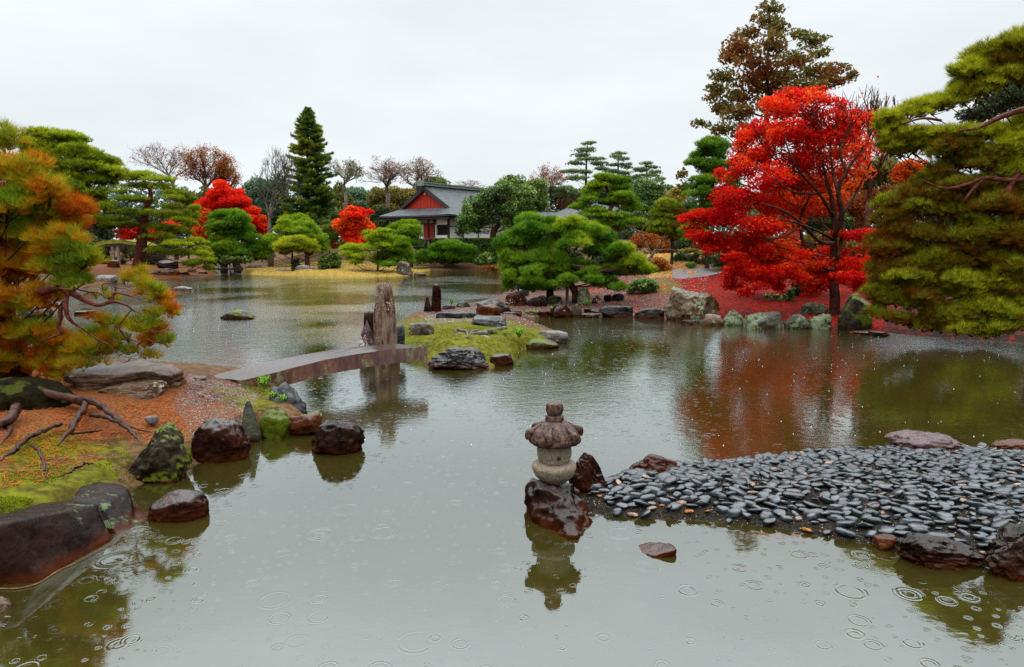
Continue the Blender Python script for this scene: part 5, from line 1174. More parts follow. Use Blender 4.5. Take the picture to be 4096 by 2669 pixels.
tree('spruce_tree', 'dark low evergreen between the light pine and the vivid maple', 'tree', 'fC', 58, [(550, 890, 70, 22), (560, 930, 65, 22), (570, 970, 50, 20), (520, 860, 50, 20)], FM['spruce'], L=.3, w=.05, k=7, cov=6, tint=.55, seed=12)
tree('pine_tree', 'cloud-layered pine turning yellow at its left, at the lawn tip', 'tree', 'fC', 49, [(720, 1020, 80, 24, .5), (680, 1060, 55, 24, .4), (740, 1080, 85, 24, .3), (720, 1120, 55, 20, .2), (880, 925, 85, 24, .25), (850, 965, 55, 28, .3), (960, 965, 105, 30, .2), (1035, 985, 65, 32), (900, 1005, 85, 28, .1), (1000, 1035, 100, 32), (1080, 1055, 45, 42, -.1), (930, 1075, 85, 32), (1040, 1105, 75, 34, -.05), (890, 1115, 55, 24), (960, 1135, 60, 20, -.1), (820, 1030, 60, 22, .3), (920, 905, 60, 14, .2)], FM['pine_green'], L=.22, w=.026, k=9, cov=6.5, tint=.58, tintv=.2, seed=13, hi=.3)
tree('pine_tree', 'smooth dome-shaped pine in front of the house doors', 'tree', 'fC', 56.8, [(1070, 860, 80, 28), (1000, 880, 50, 30), (1135, 890, 45, 36), (1070, 905, 90, 34), (1125, 940, 55, 42), (1120, 990, 55, 26, -.35), (1060, 950, 70, 30, -.1), (970, 900, 40, 16, .2)], FM['pine_green'], trunk=[(1110, 1060, 12), (1105, 980, 9), (1080, 900, 5)], L=.22, w=.026, k=9, cov=7, tint=.6, tintv=.2, seed=14)
tree('pine_tree', 'low spreading deep green pine below the hedge', 'tree', 'fC', 57, [(1350, 990, 80, 20), (1420, 1010, 95, 28), (1300, 1030, 65, 28), (1260, 1060, 75, 28), (1500, 1040, 65, 28), (1380, 1060, 100, 28), (1250, 1105, 75, 28), (1350, 1115, 100, 24), (1450, 1090, 85, 32), (1530, 1080, 35, 24), (1180, 1080, 50, 40), (1150, 1120, 50, 24)], FM['pine_green'], L=.24, w=.03, k=9, cov=6.5, tint=.42, tintv=.25, seed=15)
tree('broadleaf_tree', 'large round evergreen beside the white house wall', 'tree', 'fC', 60.2, [(1560, 700, 70, 50), (1640, 680, 100, 60), (1750, 620, 80, 50), (1830, 600, 75, 60), (1500, 800, 60, 60), (1600, 780, 100, 60), (1720, 740, 110, 70), (1830, 720, 95, 70), (1465, 880, 45, 55), (1560, 880, 80, 55), (1850, 820, 85, 60), (1900, 650, 80, 60), (1960, 590, 70, 45, .2), (2010, 620, 50, 50, .2), (1960, 690, 80, 60), (1900, 760, 90, 60), (2020, 720, 40, 50), (1790, 850, 60, 40, -.1), (1790, 560, 60, 30, .2)], FM['broad'], trunk=[(1675, 945, 22), (1690, 890, 18), (1740, 830, 12), (1760, 700, 7)], kind='leaf', leaf=.10, cov=4.5, tint=.5, tintv=.35, seed=16, flat=.5)
for nm, lab, D_, pads, tr in (('pine_tree', 'tallest of the three distant layered pines right of the house', 76, [(775, 303, 55, 14), (770, 350, 95, 18), (720, 385, 55, 16), (790, 415, 110, 18), (690, 440, 75, 16), (850, 450, 75, 18), (640, 500, 65, 18), (760, 500, 95, 18), (880, 480, 50, 20), (700, 545, 90, 20), (620, 620, 75, 24), (700, 650, 75, 24), (600, 660, 60, 24)], [(768, 760, 9), (765, 540, 8), (775, 310, 3)]),
                          ('pine_tree', 'middle one of the three distant layered pines', 80, [(995, 372, 48, 12), (960, 398, 48, 14), (1030, 415, 48, 14), (990, 450, 80, 15), (1050, 470, 38, 14), (960, 500, 65, 16), (1040, 512, 55, 15), (1000, 540, 90, 20)], [(990, 760, 8), (985, 540, 7), (990, 380, 3)]),
                          ('pine_tree', 'rightmost of the three distant layered pines', 78, [(1170, 442, 52, 14), (1220, 470, 48, 14), (1150, 490, 80, 18), (1240, 505, 48, 15), (1190, 530, 100, 16), (1270, 550, 38, 14), (1110, 540, 60, 16)], [(1200, 760, 8), (1190, 560, 7), (1180, 445, 3)])):
    tree(nm, lab, 'tree', 'fR', D_, pads, FM['pine_far'], trunk=tr, L=.3, w=.045, k=8, cov=5, tint=.45, tintv=.3, seed=int(D_), fat=1., infill=0, group=None, bark=BARK)
tree('broadleaf_tree', 'large rounded grey-green evergreen right of the central pines', 'tree', 'fR', 68, [(1150, 575, 85, 36), (1200, 620, 120, 55), (1130, 680, 95, 55), (1260, 680, 90, 55), (1180, 760, 105, 55), (1280, 620, 50, 30), (1250, 760, 60, 50)], FM['broad'], kind='leaf', leaf=.11, cov=4.5, tint=.55, tintv=.25, seed=21)
tree('pine_tree', 'open layered green pine with visible limbs in front of the second house', 'tree', 'fR', 44, [(900, 535, 85, 22), (965, 550, 90, 24), (835, 595, 80, 22), (1010, 600, 65, 24), (795, 635, 60, 18), (1000, 655, 85, 22), (955, 700, 100, 24), (780, 690, 70, 18), (1070, 700, 55, 24), (715, 745, 70, 20), (830, 765, 85, 22), (1080, 750, 75, 22), (930, 800, 120, 26), (790, 800, 75, 20), (1050, 830, 110, 30), (920, 850, 100, 24), (1120, 870, 75, 28), (1000, 880, 80, 26, -.1)], FM['pine_green'], trunk=[(972, 935, 24), (945, 860, 18), (925, 770, 15), (960, 700, 12), (910, 620, 9), (890, 560, 6)], L=.22, w=.026, k=10, cov=6, tint=.55, tintv=.2, seed=22, depthk=.35, hi=.32)
tree('pine_tree', 'dark green tall pine left of the red maple', 'tree', 'fR', 31, [(1650, 285, 80, 26), (1590, 320, 80, 28), (1560, 380, 80, 30), (1700, 350, 80, 40), (1550, 440, 90, 30), (1680, 440, 100, 34), (1540, 560, 85, 30), (1650, 555, 100, 34), (1555, 640, 100, 34), (1680, 665, 100, 40), (1600, 730, 120, 36), (1600, 810, 95, 36), (1500, 900, 75, 30, .2), (1560, 950, 75, 36), (1760, 520, 70, 50), (1760, 640, 70, 60), (1480, 960, 60, 36), (1620, 490, 90, 30)], FM['pine_green'], trunk=[(1600, 1100, 16), (1600, 900, 14), (1640, 600, 10), (1640, 320, 5)], L=.18, w=.018, k=11, cov=6, tint=.46, tintv=.25, seed=23, hi=.3)
tree('pine_tree', 'smaller rust-tinged layered pine beside the dark green tall one', 'tree', 'fR', 33, [(1320, 710, 65, 22, .1), (1275, 760, 60, 20), (1370, 760, 75, 24, -.2), (1245, 790, 42, 16, .1), (1330, 820, 85, 22), (1280, 860, 75, 22, .1), (1370, 870, 75, 26, -.2), (1300, 910, 85, 22, .1), (1370, 950, 85, 22, -.1), (1235, 895, 38, 18), (1430, 800, 60, 40, -.2)], FM['pine_olive'], trunk=[(1360, 1010, 10), (1350, 850, 8), (1330, 730, 4)], L=.18, w=.018, k=11, cov=6, tint=.5, tintv=.3, seed=24, hi=.3)
tree('shrub', 'rusty orange twiggy shrub behind the dead branch', 'shrub', 'fR', 33, [(1150, 950, 65, 34), (1220, 980, 90, 42), (1300, 975, 55, 34), (1120, 1000, 60, 40), (1240, 1030, 80, 34)], FM['rust'], kind='leaf', leaf=.045, cov=3.2, tint=.4, seed=25, bark=BARK)
tree('shrub', 'low orange shrub right of the dead branch', 'shrub', 'fR', 30, [(1270, 1120, 70, 34, .2), (1310, 1160, 50, 22, .3), (1240, 1150, 45, 24)], FM['rust'], kind='leaf', leaf=.045, cov=3.5, tint=.55, seed=26, bark=BARK)
tree('pine_tree', 'big low dense green pine reaching over the water at the centre', 'tree', 'fR', 23.5, [(370, 830, 95, 36), (470, 845, 95, 36), (330, 890, 105, 38), (230, 950, 95, 36), (440, 910, 115, 40), (640, 850, 80, 32, .3), (740, 880, 110, 40, .12), (850, 920, 85, 40, .05), (610, 940, 100, 40, .15), (180, 1010, 55, 34), (340, 980, 120, 40), (500, 1020, 120, 44), (700, 980, 120, 44), (880, 1000, 100, 46), (960, 1050, 80, 44), (1045, 1030, 50, 34, .3), (200, 1060, 75, 38), (350, 1090, 120, 40, -.05), (550, 1110, 110, 40, -.05), (810, 1060, 70, 34, -.1), (1000, 1120, 90, 40), (1110, 1120, 75, 40, .15), (230, 1140, 65, 40), (400, 1180, 120, 40), (580, 1190, 90, 34), (1190, 1180, 60, 30, .1), (250, 1220, 50, 40), (230, 1290, 35, 38), (370, 1250, 100, 38, .05), (520, 1245, 100, 30), (650, 1240, 80, 26, -.1), (940, 1190, 100, 30), (1100, 1190, 75, 28), (900, 1270, 110, 34, -.15), (980, 1300, 60, 28, -.15), (700, 1150, 110, 36, -.05), (780, 1210, 90, 30, -.1), (560, 1285, 90, 22, -.05), (450, 1300, 80, 22), (820, 1250, 60, 26, -.15), (330, 1300, 60, 24), (620, 1130, 90, 34)],
     FM['pine_green'], trunk=[(690, 1330, 24), (640, 1230, 22), (660, 1140, 20), (600, 1000, 16), (520, 900, 10)], L=.17, w=.0105, k=20, cov=7, tint=.50, tintv=.28, seed=27, fat=1.5, depthk=.45, limb_if=lambda x, y: y < 1150, hi=.3, twig=.01, noct=1.2)
bb_ = MB(); brn('fR', [(660, 1150, 16), (780, 1165, 15), (900, 1180, 13), (1010, 1170, 8)], 23.2, bb_)
o = bb_.build('low_limb', BARK, bpy.data.objects['pine_tree'] if False else [q for q in COL.objects if q.get('label', '').startswith('big low dense green')][0], smooth=True)
# dead branch tree
dt = empty('dead_tree', tuple(W('fR', 1195, 1110, .55)), 'small leafless pale-trunked tree behind the central pine', 'tree'); db = MB()
for pts in ([(1192, 1112, 13), (1220, 1070, 11), (1248, 1030, 9)], [(1248, 1030, 8), (1290, 960, 3), (1310, 930, 2)], [(1220, 1070, 7), (1190, 1010, 5), (1140, 920, 4), (1060, 860, 2)], [(1240, 1040, 6), (1330, 1030, 3), (1400, 1045, 2)], [(1140, 920, 4), (1170, 870, 2), (1210, 840, 1.5)], [(1150, 940, 3), (1090, 890, 2), (1020, 850, 1.2)], [(1290, 960, 3), (1340, 990, 1.5)], [(1100, 885, 2), (1090, 840, 1.2)]):
    brn('fR', pts, 26.5, db, 6, 4)
db.build('trunk', BARKG, dt, smooth=True)

# ---- red maple (large)
MP = [(540, 430, 110, 30, .1), (640, 440, 80, 26, .1, .7), (450, 480, 90, 40), (600, 500, 120, 46, .1), (730, 485, 70, 36, .2, .5), (350, 580, 80, 40, -.15), (480, 590, 110, 50), (620, 600, 120, 50, .15), (750, 580, 90, 50, .2, .6), (820, 550, 55, 50, .2, .35), (280, 640, 50, 32, -.1), (400, 680, 110, 50, -.1), (540, 700, 120, 52, .15), (680, 690, 110, 52, .2, .8), (800, 670, 75, 52, .3, .4),
      (300, 750, 60, 42, -.15), (420, 790, 110, 52, .05), (560, 810, 110, 52, .2), (700, 790, 90, 44, .35, .7), (820, 770, 60, 42, .4, .5), (200, 770, 34, 30, -.1, .6), (240, 880, 75, 40, -.1), (360, 890, 100, 46, .05), (500, 910, 100, 50, .2), (150, 950, 90, 24, -.15), (50, 965, 52, 18, -.1), (230, 975, 100, 40, -.1), (380, 1005, 110, 44, .05), (120, 1040, 70, 30, -.1), (220, 1070, 75, 38, -.1), (320, 1080, 65, 40), (620, 880, 70, 40, .4, .6), (520, 1010, 80, 36, .25, .5),
      (150, 1100, 50, 24, -.1), (240, 1140, 50, 26, -.1), (780, 1035, 90, 18, -.3), (870, 1028, 44, 14, -.3), (820, 1060, 60, 16, -.2), (300, 1180, 70, 30, -.1), (420, 1155, 80, 34, .05), (520, 1185, 70, 30, .05), (370, 1220, 80, 24, -.1), (460, 1260, 34, 36, -.1), (560, 1235, 70, 28, .0), (760, 1195, 80, 26, .0), (700, 1165, 60, 24, -.05), (800, 1160, 55, 30, -.1), (820, 1230, 36, 30, -.1), (620, 1180, 60, 24, .0), (240, 1210, 45, 22, -.15), (330, 1160, 60, 28, -.1), (400, 1200, 70, 28, -.1), (450, 1250, 40, 30, -.15), (380, 1235, 60, 22, -.1), (540, 1225, 60, 24, -.1), (640, 1215, 50, 22, -.05), (760, 1230, 60, 28, -.1), (810, 1275, 36, 26, -.1), (560, 1125, 60, 24, .1), (470, 1100, 80, 30, .15), (380, 1110, 70, 30, .05), (700, 1120, 70, 26, .1), (640, 395, 36, 12, .1, .5), (500, 402, 50, 12, .1, .5), (880, 520, 36, 30, .3, .4), (900, 640, 36, 40, .3, .35), (860, 1100, 55, 22, -.2), (840, 1250, 44, 28, -.1), (250, 1130, 50, 22, -.1), (330, 1290, 50, 22, -.2), (600, 1290, 50, 22, -.15), (250, 1260, 44, 24, -.15), (680, 1250, 50, 26, -.1)]
mp_ = tree('maple_tree', 'large blazing red maple leaning over the right bank', 'tree', 'fRR', 20.3, MP, FM['maple_big'], trunk=[(708, 1338, 22), (702, 1200, 17), (705, 1060, 14), (705, 960, 12), (695, 880, 9), (660, 760, 6), (640, 620, 4)], kind='leaf', leaf=.045, cov=2.7, tint=.31, tintv=.5, seed=30, flat=.5, infill=1, pzl=1.45, limb_if=lambda x, y: y < 1080, bark=BARK, twig=.012, limbr=.03, depthk=.4, sub=9)
mb_ = MB()
for pts in ([(708, 1050, 12), (740, 950, 12, -.3), (725, 850, 10, -.4), (760, 760, 7, -.4), (830, 660, 5, -.4), (880, 560, 3, -.3), (900, 470, 1.5)], [(725, 850, 9, -.4), (700, 760, 6), (690, 640, 4), (720, 520, 2.4), (740, 440, 1.2)], [(705, 1080, 10), (640, 1070, 8, -.5), (560, 990, 7, -.8), (470, 930, 5, -1), (380, 900, 3, -1)], [(700, 960, 8), (640, 860, 6, -.5), (560, 770, 5, -.8), (500, 660, 3.4, -.9), (480, 540, 2)], [(708, 1200, 12), (640, 1170, 9, .2), (570, 1080, 8, .4), (560, 960, 7, .5), (600, 860, 5)], [(760, 760, 6, -.4), (730, 660, 4), (780, 560, 3), (800, 480, 1.5)],
            [(560, 990, 5, -.8), (500, 1040, 4, -.9), (420, 1060, 3, -.9), (340, 1040, 2)], [(830, 660, 4, -.4), (900, 620, 3), (960, 500, 1.5)], [(850, 640, 3), (860, 520, 2), (850, 440, 1)], [(740, 950, 7, -.3), (800, 860, 5), (850, 760, 4), (880, 720, 3), (940, 850, 2)], [(640, 860, 5), (520, 850, 4, -.8), (420, 780, 3, -.8), (330, 720, 2)], [(720, 1150, 9), (735, 1080, 8, .2), (745, 960, 6, .3)], [(690, 640, 4), (640, 560, 3), (600, 470, 2)], [(560, 770, 4), (480, 740, 3), (400, 660, 2), (340, 560, 1.2)], [(700, 1060, 7), (620, 1020, 5, -.6), (500, 980, 4, -.9), (330, 960, 2.4)], [(780, 560, 3), (830, 500, 2), (880, 430, 1)]):
    brn('fRR', pts, 20.0, mb_, 7, 5)
rr_ = random.Random(9)
for i in range(110):
    x = rr_.uniform(560, 930) if i < 70 else rr_.uniform(250, 700); y = rr_.uniform(480, 760) if i < 70 else rr_.uniform(520, 1050); a = rr_.uniform(-2.3, -.8); l = rr_.uniform(60, 130)
    brn('fRR', [(x, y, 2.2), (x + l * .5 * math.cos(a) + rr_.uniform(-8, 8), y + l * .5 * math.sin(a), 1.6), (x + l * math.cos(a), y + l * math.sin(a), .8)], 20 + rr_.uniform(-1, 1), mb_, 3, 3)
mb_.build('branch', BARK, mp_, smooth=True)
tree('autumn_tree', 'very tall tree of mixed brown and green leaves behind the red maple', 'tree', 'fRR', 34, [(420, 45, 60, 22), (400, 95, 70, 30), (330, 150, 60, 30), (460, 130, 50, 30), (560, 145, 50, 20), (290, 200, 80, 36), (430, 205, 80, 40), (600, 185, 70, 28), (250, 255, 60, 30), (370, 275, 100, 38), (520, 260, 90, 38), (640, 235, 44, 22), (220, 330, 60, 30), (340, 350, 100, 38), (480, 335, 100, 38), (600, 315, 85, 30), (710, 310, 65, 24), (780, 342, 34, 18), (190, 400, 50, 28), (280, 430, 90, 34), (420, 410, 100, 38), (560, 390, 100, 30), (680, 370, 70, 24), (200, 480, 60, 28), (300, 510, 100, 34), (430, 480, 90, 38), (115, 545, 50, 14), (200, 570, 70, 24), (320, 580, 70, 30), (160, 430, 30, 20), (740, 360, 40, 16), (30, 770, 28, 22, -.2), (60, 720, 20, 14, -.2), (40, 830, 30, 22, -.2)],
     FM['autumn'], trunk=[(400, 1050, 16), (405, 700, 13), (408, 400, 8), (418, 60, 2)], kind='leaf', leaf=.09, cov=2.5, tint=.45, tintv=.45, seed=31, infill=0, flat=.3, sub=10, twig=.022, limbr=.06)
tree('pine_tree', 'huge dark olive pine filling the right edge over the water', 'tree', 'fRR', 15.2, [(1500, 190, 90, 40, .2), (1380, 250, 95, 36, .2), (1500, 260, 90, 42, .1), (1290, 310, 65, 40, .15), (1420, 330, 110, 42), (1530, 340, 70, 44), (1260, 390, 60, 34), (1380, 400, 95, 34), (1210, 450, 110, 16, .35), (1290, 455, 50, 14, .3), (1070, 470, 80, 22, .25), (950, 520, 66, 24, .2), (1040, 510, 90, 18, .1), (1140, 490, 80, 18, .1), (910, 560, 30, 26, .1), (990, 600, 105, 20, .35), (1120, 590, 120, 20, .4), (1260, 592, 120, 20, .35), (1370, 595, 80, 22, .3), (1460, 580, 80, 28, .2), (940, 635, 50, 30, .1), (1070, 650, 90, 36), (1190, 660, 100, 36), (1330, 670, 100, 40), (1480, 660, 80, 50, .1), (1000, 680, 70, 22, -.1), (1240, 725, 100, 36, -.1), (1390, 730, 95, 32), (1520, 740, 50, 50, .1), (1560, 560, 50, 60, .1),
      (1090, 850, 95, 34, -.06), (1200, 885, 110, 40, -.06), (970, 905, 80, 34, -.12), (1100, 930, 120, 40, -.06), (1250, 960, 120, 42, -.08), (1400, 910, 110, 46, -.15), (1510, 920, 70, 50, -.1), (930, 1000, 80, 40, -.1), (1050, 1030, 110, 40, -.1), (1200, 1060, 120, 40, -.15), (1350, 1030, 120, 46, -.05), (1480, 1060, 90, 50, .05), (910, 1095, 70, 40, -.1), (1020, 1130, 100, 38, -.1), (1160, 1160, 110, 40, -.1), (1310, 1150, 120, 42), (1450, 1180, 100, 46, .1), (895, 1200, 50, 30, 0), (980, 1225, 90, 32, .05), (1100, 1255, 100, 34, .1), (1240, 1245, 110, 36, .15), (1380, 1265, 110, 38, .1), (1500, 1290, 70, 44, .1), (930, 1325, 62, 24, .15), (1030, 1345, 80, 28, .1), (1150, 1370, 100, 32, .15), (1280, 1385, 110, 32, .1), (1400, 1370, 90, 32), (1500, 1400, 70, 28), (1040, 1420, 50, 22, 0), (1180, 1435, 80, 24, -.1), (1320, 1440, 80, 22, -.1),
      (900, 1385, 60, 24, .05), (985, 1415, 70, 22), (875, 1290, 50, 28), (1300, 1310, 90, 34), (1420, 1320, 90, 34), (1500, 1450, 80, 26), (1420, 1445, 90, 26), (1100, 1310, 90, 30), (1000, 1285, 70, 26), (1250, 1465, 80, 18), (1380, 1485, 80, 14), (1100, 1455, 60, 16), (1300, 820, 120, 40, -.06), (1150, 800, 80, 30, -.06), (1450, 830, 90, 40, -.06), (1620, 300, 90, 80), (1620, 650, 90, 90), (1620, 950, 90, 90), (1620, 1200, 90, 90), (1640, 150, 80, 60)],
     FM['pine_brown'], trunk=[(1640, 1480, 40), (1620, 1200, 36), (1560, 950, 30), (1475, 850, 14), (1530, 770, 14), (1600, 600, 20), (1600, 300, 10)], L=.17, w=.0075, k=24, cov=4.0, tint=.60, tintv=.35, seed=33, fat=1.5, infill=2, depthk=.16, hi=.34, twig=.008, limbr=.04, noct=1.5, lean=-.6, sph=.36)
rp = [q for q in COL.objects if q.get('label', '').startswith('huge dark olive')][0]; b_ = MB()
for pts in ([(1600, 470, 14), (1500, 500, 12), (1420, 530, 10), (1340, 568, 7), (1260, 580, 4)], [(1600, 780, 14), (1500, 800, 11), (1370, 790, 9), (1290, 820, 8), (1190, 835, 5), (1100, 800, 3)], [(1370, 790, 8), (1320, 840, 7), (1280, 890, 4)], [(1480, 940, 14), (1475, 860, 13), (1500, 800, 11), (1545, 750, 10)], [(1180, 535, 6), (1100, 525, 5), (1000, 550, 3)], [(1500, 800, 6), (1450, 860, 4), (1420, 900, 2)]):
    b_ = MB(); brn('fRR', pts, 14.6, b_, 8, 5); b_.build('limb', BARKR, rp, smooth=True)

tree('maple_tree', 'small low crimson maple spreading beneath the large one', 'tree', 'fRR', 23.5, [(300, 1195, 80, 24), (420, 1215, 90, 24), (560, 1205, 80, 22), (700, 1215, 70, 22), (820, 1185, 60, 24), (640, 1155, 80, 24), (480, 1150, 80, 24), (380, 1260, 60, 20), (880, 1150, 50, 24)], FM['maple'], kind='leaf', leaf=.045, cov=2.6, tint=.2, tintv=.4, seed=35, flat=.5, bark=BARK, limbr=.01, limb_if=lambda x, y: 500 < x < 700)
# ---- trees seen behind the right pine and below the maple
for lab, fr, D_, pads, mt, tn, lf in (
    ('yellow-green tree glimpsed between the red maple and the right pine', 'fRR', 38, [(880, 750, 80, 46), (950, 720, 60, 36), (980, 800, 70, 50), (860, 830, 60, 40)], 'gold', .55, .1),
    ('orange maple glimpsed behind the right pine', 'fRR', 32, [(1060, 740, 60, 36), (1110, 780, 60, 34), (1000, 770, 50, 30, -.3)], 'maple_or', .3, .07),
    ('rust brown maple shrub left of the right pine', 'fRR', 23, [(860, 890, 60, 36), (920, 860, 60, 30), (830, 950, 60, 40, -.1), (780, 900, 50, 30)], 'rust', .25, .05),
    ('brown-green shrub behind the maple trunk', 'fRR', 25, [(620, 1110, 80, 40), (560, 1070, 70, 30), (780, 1110, 60, 34), (860, 1110, 50, 36), (680, 1060, 60, 36)], 'autumn', .35, .05),
    ('teal green trees far behind the right pine', 'fRR', 50, [(1400, 830, 130, 50), (1540, 820, 80, 60), (1250, 800, 80, 40), (1000, 880, 120, 60)], 'bamboo', .5, .14),
    ('orange leaf mass at the back between maple limbs', 'fRR', 28, [(620, 900, 90, 70), (700, 860, 70, 60), (540, 880, 60, 50), (780, 830, 50, 40)], 'maple_or', .3, .06),
    ('dark green shrub behind the lower red sprays', 'fRR', 27, [(250, 1090, 80, 40), (400, 1080, 80, 40), (500, 1120, 60, 30)], 'darkwood', .6, .06)):
    tree('shrub' if 'shrub' in lab else 'tree', lab, 'shrub' if 'shrub' in lab else 'tree', fr, D_, pads, FM[mt], kind='leaf', leaf=lf, cov=3.5, tint=tn, seed=int(D_ * 7), bark=BARK)
tree('shrub', 'dark glossy green shrub beside the purple-brown rock', 'shrub', 'h5', 31, [(540, 300, 65, 38), (500, 320, 40, 26), (585, 315, 50, 30)], FM['broad'], kind='leaf', leaf=.045, cov=4, tint=.35, seed=41)
tree('shrub', 'second dark green shrub right of the glossy one', 'shrub', 'h5', 32, [(655, 315, 55, 38), (690, 340, 35, 26)], FM['darkwood'], kind='leaf', leaf=.04, cov=4, tint=.6, seed=42)
tree('shrub', 'dull grey-green shrub on the golden slope', 'shrub', 'h5', 33, [(780, 330, 70, 34), (850, 325, 50, 26), (730, 340, 40, 26)], FM['gold'], kind='leaf', leaf=.04, cov=4, tint=.15, seed=43)
tree('shrub', 'small bright green sprig in front of the purple-brown rock', 'shrub', 'h5', 29.5, [(610, 378, 40, 18), (650, 385, 30, 14), (630, 400, 30, 14)], FM['grass'], kind='leaf', leaf=.035, cov=4, tint=.3, seed=44)
tree('shrub', 'young green shrub under the tips of the red maple', 'shrub', 'h5', 19.6, [(1350, 680, 40, 30), (1440, 690, 40, 26), (1560, 690, 50, 50, -.4), (1590, 620, 34, 24)], FM['broad'], kind='leaf', leaf=.05, cov=3, tint=.75, seed=45)
tree('bush', 'round glossy green bush beside the gravel', 'shrub', 'h4', 22.5, [(1900, 400, 70, 50), (1990, 375, 100, 44), (2080, 400, 80, 50), (2140, 430, 60, 44), (1960, 450, 100, 50), (2060, 470, 100, 44), (1870, 470, 60, 44), (1830, 500, 50, 24), (2010, 420, 110, 50)], FM['broad'], kind='leaf', leaf=.045, cov=5, tint=.65, tintv=.3, seed=46, limb=True)
tree('bush', 'olive round bush on the far lawn', 'shrub', 'fC', 48, [(520, 1090, 45, 30), (580, 1085, 45, 28), (545, 1125, 70, 34), (600, 1125, 34, 28), (500, 1130, 30, 28)], FM['hedge'], kind='leaf', leaf=.09, cov=5.5, tint=.7, seed=47)
tree('bush', 'little dark plant behind the cube-shaped rock', 'shrub', 'fC', 47.5, [(312, 1108, 34, 14), (318, 1140, 26, 18), (305, 1180, 20, 30, -.2)], FM['darkwood'], kind='leaf', leaf=.08, cov=5, tint=.5, seed=48)
tree('bush', 'rust coloured clipped bush behind the lawn', 'shrub', 'fC', 55, [(575, 1010, 36, 26), (560, 1000, 24, 20)], FM['rust'], kind='leaf', leaf=.09, cov=5, tint=.1, seed=49)
tree('bush', 'light green bush at the foot of the hedge', 'shrub', 'fC', 57.5, [(1600, 1080, 45, 30), (1640, 1060, 34, 24), (1590, 1115, 40, 24), (1640, 1100, 34, 28)], FM['broad'], kind='leaf', leaf=.12, cov=5, tint=.8, seed=50)
tree('bush', 'dark shrub under the spreading pine beside its trunk', 'shrub', 'fL', 50, [(1060, 1080, 60, 34), (1120, 1100, 50, 30), (1030, 1120, 40, 24)], FM['darkwood'], kind='leaf', leaf=.09, cov=5, tint=.8, seed=51)
tree('bush', 'dark shrub left of the mossy arched bridge', 'shrub', 'fL', 48, [(700, 1040, 60, 50), (740, 1090, 40, 30), (650, 1000, 70, 50), (830, 1110, 40, 20), (600, 1080, 80, 50)], FM['darkwood'], kind='leaf', leaf=.1, cov=5, tint=.7, seed=52)
tree('bush', 'green bush line behind the small slab bridge', 'shrub', 'fC', 52, [(20, 1080, 60, 26), (-50, 1100, 50, 20), (60, 1050, 60, 30)], FM['hedge'], kind='leaf', leaf=.1, cov=5, tint=.6, seed=53)
for q_, (lab, fr, D_, pads, mt, tn) in enumerate((
    ('light green rounded shrub on the bank between the lawn and the spreading pine', 'fL', 50, [(1560, 1110, 50, 22), (1620, 1100, 50, 24), (1690, 1105, 50, 22)], 'hedge', .9),
    ('dark shrub mass at the foot of the tall spruce', 'fC', 57, [(330, 1000, 60, 24), (250, 1040, 50, 22), (430, 1010, 60, 24)], 'darkwood', .8),
    ('low rounded green bush right of the round clipped pine', 'fL', 50.5, [(1800, 1060, 50, 28), (1850, 1075, 50, 26), (1760, 1090, 50, 24)], 'hedge', .75),
    ('dark low bush left of the round clipped pine', 'fL', 51, [(1470, 1080, 50, 26), (1500, 1110, 60, 20), (1540, 1100, 50, 24)], 'hedge', .4),
    ('mid green bush behind the lawn near the vivid maple', 'fC', 54, [(620, 1000, 40, 22), (660, 1010, 40, 20), (700, 1005, 30, 16)], 'hedge', .7),
    ('olive bush low in front of the house steps', 'fC', 58.5, [(1180, 1040, 40, 20), (1220, 1060, 40, 20)], 'hedge', .6),
    ('dark rounded shrub under the red maple at the back', 'fRR', 26, [(300, 1170, 80, 34), (210, 1150, 60, 30)], 'darkwood', .6),
    ('brown-green low shrub on the red ground right of the maple trunk', 'fRR', 24, [(800, 1190, 50, 36), (860, 1200, 50, 40), (830, 1240, 60, 30)], 'autumn', .4),
    ('dark green shrub behind the black square rock at the path end', 'h5', 31, [(920, 350, 70, 40), (1000, 330, 70, 40), (1060, 360, 50, 30)], 'darkwood', .6),
    ('yellow-green shrub on the far golden slope', 'h5', 36, [(640, 250, 60, 26), (760, 270, 70, 26), (860, 260, 60, 30), (540, 250, 40, 20)], 'gold', .8),
    ('dark evergreen shrub on the red ground left of the maple trunk', 'fRR', 22.5, [(560, 1260, 40, 30), (600, 1290, 44, 24), (530, 1290, 34, 20)], 'darkwood', .7))):
    tree('bush', lab, 'shrub', fr, D_, pads, FM[mt], kind='leaf', leaf=.0018 * D_ + .01, cov=4.5, tint=tn, seed=300 + q_)
# clipped hedge in front of the house
def hedge():
    fr = 'fC'; a = AT(fr, 1255, 955, 59.5); b = AT(fr, 1680, 955, 59.0); z1 = a[2]; z0 = .6
    h = empty('hedge', ((a[0] + b[0]) / 2, 59.7, z0), 'long clipped green hedge below the white wall', 'hedge')
    r = np.random.default_rng(3); n = 16000; P = np.stack([r.uniform(a[0], b[0] + 1, n), r.uniform(59.2, 60.2, n), r.uniform(z0, z1, n)], -1)
    k = r.random(n); P[k < .55, 1] = 59.2 + np.abs(r.normal(0, .05, (k < .55).sum())); P[k > .75, 2] = z1 - np.abs(r.normal(0, .05, (k > .75).sum()))
    m = MB(); leaves(m, P, .075, np.clip(.45 + .35 * vnoise(P * 1.5) + .25 * (P[:, 2] > z1 - .1), 0, 1), .3); m.build('foliage', FM['hedge'], h)
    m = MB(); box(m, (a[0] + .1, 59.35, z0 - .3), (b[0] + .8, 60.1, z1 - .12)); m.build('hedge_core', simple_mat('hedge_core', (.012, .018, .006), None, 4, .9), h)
hedge()
